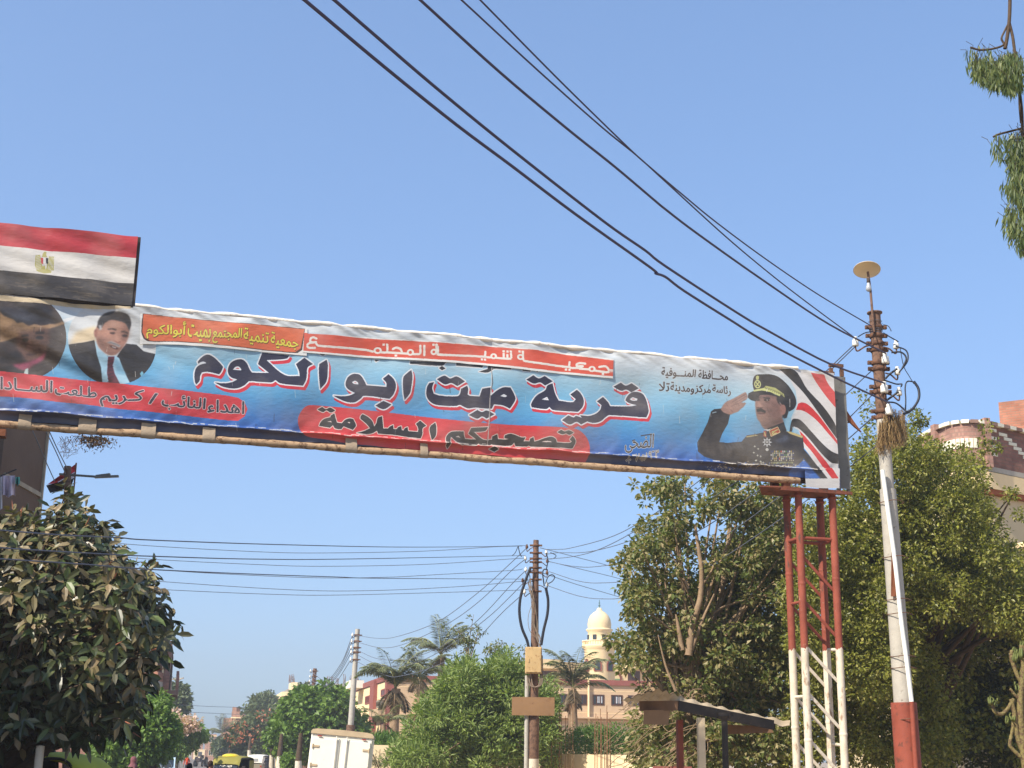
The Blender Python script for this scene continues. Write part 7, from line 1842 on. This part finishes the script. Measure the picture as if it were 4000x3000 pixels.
# --- bus shelter
sh = empty('bus_shelter', P(2750, 2990, 25.6) * np.array([1, 1, 0]), 'battered open shelter with corrugated roof and red, cream and black posts', 'bus shelter')
M_ZINC = mat('dusty_zinc', (176, 158, 132), .7, .15, 3, .3, col2=(120, 96, 76), thr=.62, bump=.2)
A, B_, C_, D_ = P(2428, 2738, 26.2), P(2575, 2692, 27.8), P(3086, 2822, 27.2), P(2655, 2748, 25.0)
FR = [P(2428, 2738, 27.4), P(2540, 2748, 26.6), P(2660, 2760, 25.4), P(2860, 2800, 25.8), P(3085, 2840, 26.4)]
BK = [P(2440, 2728, 24.6), P(2572, 2692, 24.2), P(2672, 2728, 26.6), P(2860, 2770, 27.2), P(3088, 2816, 27.6)]
rows = []
for v in np.linspace(0, 1, 10):
    row = []
    for u in np.linspace(0, 1, 64):
        f0 = FR[int(min(u, .999) * (len(FR) - 1))]; f1 = FR[min(len(FR) - 1, int(min(u, .999) * (len(FR) - 1)) + 1)]; k_ = min(u, .999) * (len(FR) - 1) % 1
        g0 = BK[int(min(u, .999) * (len(BK) - 1))]; g1 = BK[min(len(BK) - 1, int(min(u, .999) * (len(BK) - 1)) + 1)]
        p = (f0 + (f1 - f0) * k_) * (1 - v) + (g0 + (g1 - g0) * k_) * v
        row.append(p + np.array([0, 0, .022 * math.sin(u * 64 * 1.3) + .012 * math.sin(v * 5 + u * 7)]))
    rows.append(row)
b = MB(); b.sheet(rows); b.sheet([[p - np.array([0, 0, .012]) for p in r_] for r_ in rows[::-1]]); b.build('roof_sheet', M_ZINC, sh)
E1, E2, E3 = P(2500, 2758, 25.3), P(2650, 2756, 24.9), P(3020, 2832, 26.0)
M_BRB = mat('brown_beam', (116, 88, 66), .8, .2, 4, .2); M_BLK = mat('blackened_steel', (48, 42, 38), .7, .2, 6, .3, col2=(96, 78, 62), thr=.64)
b = MB(); b.beam(E1, E2, .05, .17); b.build('end_beam', M_BRB, sh)
b = MB(); b.beam(E2, E3, .05, .17); b.beam(E2 + np.array([.1, 1.6, .05]), E3 + np.array([.2, .9, 0]), .05, .12); b.build('side_beam', M_BLK, sh)
b = MB(); b.prism([P(2840, 2830, 26.3), P(3010, 2838, 26.2), P(3022, 2862, 26.2), P(2842, 2868, 26.3)], (0, .03, 0)); b.build('soffit_board', M_BRB, sh)
b = MB(); b.prism([P(2517, 2774, 25.1), P(2619, 2772, 25.0), P(2610, 2832, 25.0), P(2513, 2829, 25.1)], (0, .05, 0)); b.build('hanging_board', mat('pale_brown_board', (142, 112, 84), .8, .12, 3), sh)
b = MB(); p = P(2654, 2812, 26.0); b.box((p[0], p[1], p[2] / 2), (.10, .1, p[2]), .3); b.build('post', M_OXIDE, sh)
b = MB(); p = P(2737, 2804, 25.2); b.box((p[0], p[1], p[2] / 2), (.125, .1, p[2]), .15); b.build('post', mat('cream_post', (206, 186, 154), .8, .1, 4), sh)
b = MB(); p = P(2830, 2818, 25.2); b.tube([(p[0], p[1], 0), (p[0], p[1], p[2])], .055, 12); b.tube([(p[0], p[1], p[2] + .002), (p[0], p[1], p[2] + .09)], [.05, .11], 8); b.box((p[0] + .02, p[1], p[2] + .12), (.26, .08, .06)); b.build('post', M_BLK, sh)
p = P(2578, 2992, 29); b = MB(); b.box((p[0] + .2, p[1], .75), (.8, .8, 1.5), bev=.03, mi=0); b.box((p[0] + .2, p[1] - .42, 1.46), (.78, .03, .14), mi=1); o = b.build('white_kiosk_box', [M_WHT, M_MAR]); tag(o, 'white box with a maroon stripe under the shelter, left of the red post', 'box')
# --- lamp posts far at the left
for x0, y0, x1, y1, ax_, ay_, Y, lb in ((667, 2649, 661, 2800, 717, 2648, 118, 'far street lamp with a long arm before the brick block'), (696, 2710, 691, 2820, 732, 2718, 140, 'far street lamp with a bright level arm over the pink blossom'), (706, 2742, 703, 2820, 731, 2733, 165, 'farthest street lamp with a short upturned arm')):
    f_, pa_, pb_ = pole_path((x0, y0), (x1, y1), Y); e = empty('street_lamp', f_(0), lb, 'street lamp', 'street lamps along the left kerb')
    b = MB(); b.tube([f_(0), f_(pa_[2])], [.14, .10], 8); b.build('post', M_PGREY, e); b = MB(); b.tube([P(x0, y0 + 6, Y), P(ax_, ay_, Y)], [.05, .04], 6); b.beam(P(ax_ - 18, ay_ + (6 if ay_ < y0 else 0), Y), P(ax_, ay_, Y), .25, .1); b.build('arm', M_PGREY, e)
b = MB(); p = P(147, 2990, 17.2); b.tube([(p[0], p[1], 0), (p[0] + .01, p[1], 1.70)], .05, 14); b.lathe([(.05, 0), (.052, .01), (0, .02)], (p[0] + .01, p[1], 1.70), 14); o = b.build('white_post', M_PALE); tag(o, 'plain white steel post between the navy and green tuk-tuks', 'post')

# ------------------------------------------------------------------ vehicles
M_TYRE = mat('tyre_rubber', (36, 34, 34), .9, .1, 8, .1); M_RIM = mat('steel_rim', (150, 148, 144), .4, .1, 8, .5, .6)
M_LAMPR = mat('red_lens', (150, 50, 36), .4, .1, 8, .5)
def paint(n, c, r=.35, d=.15): return mat(n, c, r, .05, 2, .5, col2=[x * .8 + 30 for x in c], thr=.6 + d)
def wheel(par, c, r, w_, ax_='x'):
    R = Matrix.Rotation(math.pi / 2, 3, 'Y') if ax_ == 'x' else Matrix.Rotation(math.pi / 2, 3, 'X')
    b = MB(); b.lathe([(r * .62, -w_ / 2), (r * .93, -w_ / 2), (r, -w_ / 3), (r, w_ / 3), (r * .93, w_ / 2), (r * .62, w_ / 2)], c, 22, rot=R); t = b.build('wheel', M_TYRE, par, local=True)
    b = MB(); b.lathe([(0, -w_ * .42), (r * .3, -w_ * .46), (r * .62, -w_ * .38), (r * .62, w_ * .38), (r * .3, w_ * .46), (0, w_ * .42)], c, 18, rot=R); b.build('rim', M_RIM, t, local=True)
def truck():
    e = empty('box_truck', P(1312, 2990, 47) * np.array([1, 1, 0]), 'dusty white box truck seen from behind with closed rear doors', 'truck')
    Wd, z0, z1, L = 2.02, .95, 2.32, 3.6
    mw = mat('truck_white', (236, 230, 214), .45, .04, 1.2, .4, col2=(206, 190, 166), thr=.66); md = mat('truck_dusty_edge', (190, 168, 136), .8, .12, 3, .2)
    b = MB(); b.box((0, L / 2, (z0 + z1) / 2), (Wd, L, z1 - z0), bev=.03); b.build('cargo_box', mw, e, local=True)
    b = MB(); hw = Wd / 2 + .02
    prof = [(-hw, z1 - .02), (-hw, z1 + .05), (-hw + .05, z1 + .115), (-hw + .2, z1 + .145), (0, z1 + .165), (hw - .2, z1 + .145), (hw - .05, z1 + .115), (hw, z1 + .05), (hw, z1 - .02)]
    b.prism([(x, -.05, z) for x, z in prof], (0, L + .08, 0)); b.build('roof_cap', md, e, local=True)
    for sx in (-1, 1):
        b = MB(); b.box((sx * Wd / 4, -.018, (z0 + z1) / 2 - .06), (Wd / 2 - .12, .03, z1 - z0 - .2), bev=.012); d = b.build('rear_door', mw, e, local=True)
        b = MB(); b.tube([(sx * .17, -.075, z0 + .02), (sx * .17, -.075, z1 - .05)], .020, 8)
        for z in (z0 + .3, z1 - .18): b.box((sx * .17, -.05, z), (.075, .05, .05))
        b.build('locking_bar', md if False else mw, d, local=True)
        for z in (z1 - .42, z0 + .35):
            b = MB(); b.box((sx * (Wd / 2 - .2), -.045, z), (.2, .025, .075), bev=.008); b.tube([(sx * (Wd / 2 - .085), -.05, z - .07), (sx * (Wd / 2 - .085), -.05, z + .07)], .022, 8); b.build('hinge', md, d, local=True)
        b = MB(); b.box((sx * (Wd / 2 - .28), -.05, z1 - .085), (.14, .05, .04), bev=.012); b.build('marker_light', M_LAMPR, e, local=True)
        b = MB(); b.box((sx * .8, -.03, .72), (.26, .06, .12), bev=.02); b.build('tail_light', M_LAMPR, e, local=True)
        for y in (.8, L + .9): wheel(e, (sx * (Wd / 2 - .16), y, .38), .38, .22)
    b = MB(); b.box((0, L / 2 + .6, .78), (1.0, L + 1.6, .16)); b.box((0, -.05, .6), (1.9, .06, .1)); b.build('chassis', M_BLK, e, local=True)
    b = MB(); q = [(L + .15, .6), (L + .15, 2.05), (L + .95, 2.05), (L + 1.55, 1.35), (L + 1.65, .6)]; b.prism([(-.9, y, z) for y, z in q], (1.8, 0, 0)); cb = b.build('cab', mw, e, local=True)
    b = MB(); b.prism([(-.78, L + 1.02, 1.98), (-.78, L + 1.57, 1.36), (.78, L + 1.57, 1.36), (.78, L + 1.02, 1.98)], (0, .03, .02)); b.build('windscreen', M_GLS, cb, local=True)
    e.rotation_euler = (0, math.radians(4.2), math.atan2(-RDX, 1) * .35); e.location.z = -.02
truck()
def tuk(label, loc, rz, cmain, ccan, h=1.0, glasstext=None, back_window=True, hump=None, group='tuk-tuks'):
    e = empty('tuk_tuk', (loc[0], loc[1], 0), label, 'tuk-tuk', group)
    mm = paint('tuk_' + '_'.join(str(int(c)) for c in cmain), cmain); mc = mat('canopy_' + '_'.join(str(int(c)) for c in ccan), ccan, .7, .08, 3, .3)
    hw = .63; zt = 1.62 * h
    b = MB()                                            # lower tub: side profile swept across
    pr = [(-1.15, .32), (-1.2, .55), (-1.15, .92), (-.35, .92), (-.25, .42), (.45, .42), (.55, .62), (.95, 1.0), (1.12, .95), (1.28, .6), (1.22, .34), (.6, .28), (-.9, .28)]
    b.prism([(-hw * .92, y, z) for y, z in pr], (hw * 1.84, 0, 0)); b.build('body', mm, e, local=True)
    b = MB(); rows = []                                  # canopy: roof shell, rounded at every side
    for y, dz, s in ((-1.22, -.62, .96), (-1.24, -.3, .99), (-1.2, -.1, 1), (-1.08, -.02, 1), (-.6, .02, 1), (0, .03, 1), (.5, .01, 1), (.82, -.05, .98), (.98, -.16, .95), (1.06, -.32, .92)):
        ring = []
        for k in range(-6, 7):
            x = k / 6; edge = abs(x) ** 4; drop = (.0 if y < -1.1 and dz < -.2 else .045) * edge
            ring.append((hw * s * (math.sin(x * 1.45) / math.sin(1.45)), y, zt + dz - drop + .03 * (1 - x * x)))
        rows.append(ring)
    b.sheet(rows); b.sheet([[(x * .97, y * .98, z - .02) for x, y, z in r_] for r_ in rows[::-1]])
    can = b.build('canopy', mc, e, local=True)
    for sx in (-1, 1):
        b = MB(); b.sheet([[(sx * hw * .985, y, z) for y in np.linspace(-1.2, -.45, 4)] for z in (zt - .14, zt - .62, .90)]); b.build('side_curtain', mc, can, local=True)
        b = MB(); b.tube(catmull([(sx * hw * .86, 1.06, .98), (sx * hw * .9, .98, zt - .35), (sx * hw * .95, .80, zt - .07), (sx * hw * .98, .3, zt - .06), (sx * hw * .98, -.45, zt - .06)], 5), .022, 8); b.tube([(sx * hw * .97, -.42, zt - .12), (sx * hw * .95, -.38, .9)], .02, 8); b.build('roof_frame', M_BLK, e, local=True)
        b = MB(); b.lathe([(0, .02), (.07, .015), (.085, -.02), (.05, -.07), (0, -.08)], (sx * .3, 1.2, .86), 14, rot=Matrix.Rotation(-math.pi / 2, 3, 'X')); b.build('headlight', M_PORC, e, local=True)
        b = MB(); b.box((sx * .5, -1.2, .7), (.16, .05, .12), bev=.015); b.build('tail_light', M_LAMPR, e, local=True)
        b = MB(); b.box((sx * (hw + .13), 1.0, zt - .42), (.16, .03, .11), bev=.012); b.tube([(sx * hw * .9, 1.0, zt - .45), (sx * (hw + .12), 1.0, zt - .42)], .01, 6); b.build('mirror', M_BLK, e, local=True)
        wheel(e, (sx * .5, -.72, .24), .24, .11)
    wheel(e, (0, 1.02, .24), .24, .11)
    b = MB(); b.sheet([[(x * hw * .80, 1.07 - (z - .98) / (zt - 1.15) * .14 + .01, z) for x in np.linspace(-1, 1, 5)] for z in (.99, zt - .20)]); ws = b.build('windscreen', M_GLS, e, local=True)
    b = MB(); b.box((0, -.62, .98), (1.05, .42, .16), bev=.05); b.box((0, -.86, 1.18), (1.05, .12, .44), bev=.05); b.box((0, .12, .74), (.5, .34, .14), bev=.05); b.build('seat', M_BLK, e, local=True)
    b = MB(); b.tube([(0, 1.02, .3), (0, .74, 1.02)], .03, 8); b.tube([(-.3, .64, 1.06), (0, .74, 1.02), (.3, .64, 1.06)], .016, 8); b.build('handlebar', M_BLK, e, local=True)
    if back_window:
        b = MB(); b.box((0, -1.262, zt - .36), (.5, .012, .2), bev=.004, mi=0); b.build('rear_window', mat('cloudy_plastic', (150, 150, 146), .3, .1, 4, .5), can, local=True)
    if hump: b = MB(); b.lathe([(0, .10), (.20, .09), (.34, .04), (.38, -.02)], (0, .35, zt + .04), 20); b.build('roof_pod', paint('pod', hump), can, local=True)
    if glasstext:
        for i, (t, z, hh) in enumerate(glasstext):
            tr_ = text_tris(t, .01, False); lo = tr_.reshape(-1, 2).min(0); hi = tr_.reshape(-1, 2).max(0); sc = hh / (hi[1] - lo[1]); b = MB()
            for q in tr_:
                q = (q - (lo + hi) / 2) * sc; pts_ = [(-x + .16 * -y, 1.09 - (z + y - .98) / (zt - 1.15) * .14 + .012, z + y) for x, y in q]; b.add(pts_, [(0, 1, 2)])
            b.build('lettering', M_WHT, ws, local=True)
    e.rotation_euler.z = rz
    return e
p = P(120, 2990, 20.5); tuk('lime green tuk-tuk parked under the rubber tree', p, -1.72, (172, 172, 44), (176, 176, 44), .988, back_window=False)
p = P(-58, 2990, 19.5); tuk('navy canopied tuk-tuk seen from behind at the left edge', p, -.12, (40, 48, 84), (28, 34, 62), 1.06)
p = P(908, 2990, 62); tuk('olive tuk-tuk with yellow roof pod and white lettering on its windscreen', p, math.pi - .08, (126, 120, 48), (134, 126, 56), .94, glasstext=(('Fast', 1.33, .15), ('Furious', 1.16, .13)), hump=(214, 186, 44))
p = P(1011, 2990, 118); tuk('white canopied tuk-tuk with a small rear window, right of the olive one', p, -.1, (120, 110, 90), (226, 220, 206), .97)
# small tractor with a sunshade far down the road
e = empty('tractor', P(782, 2975, 185) * np.array([1, 1, 0]), 'small dark tractor with a flat sunshade far down the dusty road', 'tractor')
md = mat('tractor_dark', (70, 58, 54), .7, .15, 3)
b = MB(); b.box((0, -.6, .85), (.55, 1.3, .5), bev=.08); b.box((0, .5, .75), (.8, .9, .3), bev=.05); b.build('body', md, e, local=True)
for sx in (-1, 1):
    wheel(e, (sx * .62, .6, .62), .62, .3); wheel(e, (sx * .5, -1.0, .36), .36, .2)
b = MB(); b.box((0, .4, 2.1), (1.4, 1.5, .07), bev=.02); b.build('sunshade', M_CRM, e, local=True)
b = MB()
for sx in (-1, 1):
    for y in (0, .95): b.tube([(sx * .58, y, .9), (sx * .62, y, 2.08)], .03, 6)
b.build('canopy_post', md, e, local=True)
b = MB(); b.box((0, .75, 1.02), (.5, .4, .1), bev=.03); b.box((0, .92, 1.25), (.5, .08, .4), bev=.03); b.build('seat', md, e, local=True)
p = P(628, 2990, 70); 
e = empty('parked_car', (p[0], p[1], 0), 'pale blue car half hidden behind the man in the white shirt', 'car')
mcar = paint('car_pale_blue', (170, 190, 200)); b = MB()
b.prism([(-.8, y, z) for y, z in ((-1.9, .35), (-1.95, .8), (-1.3, .95), (1.1, .92), (1.9, .8), (1.95, .35))], (1.6, 0, 0)); b.prism([(-.68, y, z) for y, z in ((-1.5, .955), (-1.0, 1.42), (.35, 1.45), (1.0, .955))], (1.36, 0, 0)); b.build('body', mcar, e, local=True)
b = MB(); b.prism([(-.6, -1.46, .99), (-.6, -1.05, 1.36), (.6, -1.05, 1.36), (.6, -1.46, .99)], (0, -.03, .02)); b.build('rear_window', M_GLS, e, local=True)
for sx in (-1, 1):
    b = MB(); b.prism([(sx * .685, -1.25, 1.0), (sx * .685, -.95, 1.36), (sx * .685, .3, 1.38), (sx * .685, .75, 1.0)], (sx * .012, 0, 0)); b.build('side_window', M_GLS, e, local=True)
    for y in (-1.2, 1.2): wheel(e, (sx * .72, y, .31), .31, .18)
    b = MB(); b.box((sx * .62, -1.95, .68), (.22, .06, .14), bev=.02); b.build('tail_light', M_LAMPR, e, local=True)
e.rotation_euler.z = .22

# ------------------------------------------------------------------ people
def person(label, x, y_top, Y, rz, top, bottom, skin=(150, 106, 82), hair=(30, 26, 26), cover=None, cap=None, robe=False, arms=.12, head_yaw=0.0):
    p = P(x, y_top, Y); H = max(1.38, p[2]); e = empty('person', (p[0], p[1], 0), label, 'person')
    k = H / 1.75
    vs = []; es = []; rs = []
    def v(q, r, par=None):
        vs.append(tuple(c * k for c in q)); rs.append((r[0] * k, r[1] * k) if hasattr(r, '__len__') else (r * k, r * k))
        if par is not None: es.append((par, len(vs) - 1))
        return len(vs) - 1
    pel = v((0, 0, .96), (.15, .105)); sp = v((0, -.01, 1.12), (.135, .095), pel); chs = v((0, -.01, 1.30), (.15, .105), sp); up_ = v((0, 0, 1.42), (.10, .075), chs); nk = v((0, .01, 1.50), (.052, .055), up_)
    hd = v((0, .02, 1.58), (.066, .080), nk); v((0, .015, 1.66), (.074, .092), hd); v((0, .01, 1.72), (.052, .066), len(vs) - 1)
    v((0, .07, 1.555), (.036, .036), hd)                    # chin
    for s in (-1, 1):
        sh_ = v((s * .17, 0, 1.40), (.062, .062), up_); el = v((s * (.20 + arms), .0, 1.14), (.042, .042), sh_); wr = v((s * (.20 + arms * .9), .08, .90), (.028, .030), el)
        pm = v((s * (.20 + arms * .85), .10, .83), (.020, .036), wr)
        for j, (dy, ln) in enumerate(((-.030, .060), (-.010, .072), (.010, .068), (.028, .054))):
            a = v((s * (.20 + arms * .83), .10 + dy, .775), (.0095, .0095), pm); b_ = v((s * (.195 + arms * .78), .105 + dy, .775 - ln * .55), (.0085, .0085), a); v((s * (.182 + arms * .72), .112 + dy, .775 - ln), (.007, .007), b_)
        a = v((s * (.19 + arms * .8), .145, .835), (.011, .011), pm); v((s * (.18 + arms * .76), .165, .795), (.009, .009), a)
        hp = v((s * .09, 0, .88), (.088, .09), pel); kn = v((s * .10, .02, .50), (.058, .06), hp); an = v((s * .10, -.01, .10), (.04, .042), kn); hl = v((s * .10, .0, .045), (.04, .045), an); v((s * .115, .15, .035), (.038, .028), hl)
    me = bpy.data.meshes.new('body'); me.from_pydata(vs, es, []); o = bpy.data.objects.new('body', me); COL.objects.link(o)
    sm = o.modifiers.new('skin', 'SKIN'); o.modifiers.new('sub', 'SUBSURF').levels = 1
    sk = me.skin_vertices[0].data
    for i, r in enumerate(rs): sk[i].radius = r
    sk[0].use_root = True
    bpy.context.view_layer.update()
    nm = bpy.data.meshes.new_from_object(o.evaluated_get(bpy.context.evaluated_depsgraph_get())); bpy.data.objects.remove(o)
    def cm(n, c): return mat(n + '_%d_%d_%d' % tuple(c), c, .85, .06, 6, .2)
    nm.materials.clear(); nm.materials.append(cm('skin', skin)); nm.materials.append(cm('cloth', top)); nm.materials.append(cm('cloth', bottom)); nm.materials.append(cm('shoe', (40, 34, 32)))
    for f in nm.polygons:
        c_ = f.center; z = c_[2] / k; x_ = abs(c_[0]) / k
        f.use_smooth = True
        f.material_index = 3 if z < .085 else 0 if (z > 1.475 or (x_ > .23 and z < .93)) else 1 if (z > .93 or x_ > .22) else 2
    o = bpy.data.objects.new('body', nm); COL.objects.link(o); o.parent = e
    if robe:
        b = MB(); b.lathe([(.16 * k, 1.0 * k), (.19 * k, .8 * k), (.24 * k, .4 * k), (.28 * k, .08 * k)], (0, 0, 0), 20); b.build('robe', cm('cloth', bottom), e, local=True)
    b = MB(); b.tube([(0, .095 * k, 1.625 * k), (0, .128 * k, 1.592 * k), (0, .105 * k, 1.583 * k)], [.008 * k, .013 * k, .012 * k], 8)
    for s in (-1, 1): b.lathe([(0, .02 * k), (.014 * k, .012 * k), (.016 * k, -.012 * k), (.006 * k, -.03 * k), (0, -.032 * k)], (s * .079 * k, .01 * k, 1.61 * k), 8)
    b.build('nose_and_ears', cm('skin', skin), e, local=True)
    b = MB()
    for s in (-1, 1): b.box((s * .03 * k, .098 * k, 1.632 * k), (.024 * k, .012 * k, .010 * k), bev=.003)
    b.box((0, .10 * k, 1.556 * k), (.044 * k, .014 * k, .010 * k), bev=.003); b.build('eyes_and_mouth', cm('feature', (60, 34, 32)), e, local=True)
    def shell(nm_, pr, c, tilt=0.0, y=-.004): b = MB(); b.lathe([(r * k, z * k) for r, z in pr], (0, y * k, 0), 20, rot=Matrix.Diagonal((.86, 1.06, 1))); return b.build(nm_, cm('cloth', c), e, local=True)
    if cover: shell('headscarf', [(0, 1.765), (.06, 1.755), (.098, 1.71), (.112, 1.64), (.108, 1.57), (.10, 1.51), (.15, 1.43), (.19, 1.37)], cover, y=-.03)
    else:
        shell('hair', [(0, 1.765), (.05, 1.757), (.086, 1.72), (.099, 1.67), (.098, 1.63), (.085, 1.60)], hair, y=-.022)
    if cap: shell('cap', [(0, 1.80), (.07, 1.795), (.098, 1.765), (.104, 1.70), (.102, 1.675)], cap)
    e.rotation_euler.z = rz
person('woman in a maroon headscarf walking behind the lime green tuk-tuk', 526, 2956, 48, -1.2, (96, 62, 66), (70, 50, 54), cover=(118, 74, 78), robe=True)
person('man in a white shirt facing the viewer by the left trees', 655, 2954, 62, 3.0, (222, 222, 220), (60, 60, 66), arms=.06)
person('man with white cap and red shirt far along the road', 733, 2947, 110, 2.6, (196, 72, 44), (44, 44, 52), cap=(228, 226, 220))
person('black haired person seen from behind in front of the tuk-tuks, left of two', 742, 2982, 34, .1, (40, 40, 48), (40, 38, 42), arms=.08)
person('short haired man seen from behind beside the olive tuk-tuk', 824, 2972, 40, -.3, (120, 126, 140), (54, 52, 56), hair=(58, 42, 36), arms=.07)
person('person in a pale pink robe beyond the olive tuk-tuk', 868, 2953, 125, 3.0, (206, 172, 180), (200, 168, 176), cover=(220, 206, 206), robe=True)
person('dark clad figure standing right of the white tuk-tuk', 1046, 2953, 112, .2, (38, 40, 52), (36, 36, 44), cover=(34, 36, 48), robe=True)
person('child standing at the left edge of the white shirted man', 618, 2981, 66, 2.8, (120, 130, 140), (70, 66, 66))

# ------------------------------------------------------------------ dusty air
HAZE = 0.0012
if HAZE > 0:
    b = MB(); b.box((0, 270, 19.5), (1300, 640, 41)); hz = b.build('haze', [])
    hm = bpy.data.materials.new('dusty_air'); hm.use_nodes = True
    n = hm.node_tree.nodes; n.remove(n['Principled BSDF']); pv = n.new('ShaderNodeVolumePrincipled')
    pv.inputs['Color'].default_value = (.96, .95, .93, 1); pv.inputs['Density'].default_value = HAZE; pv.inputs['Anisotropy'].default_value = .35
    hm.node_tree.links.new(pv.outputs[0], n['Material Output'].inputs['Volume'])
    hz.data.materials.append(hm); tag(hz, kind='stuff')
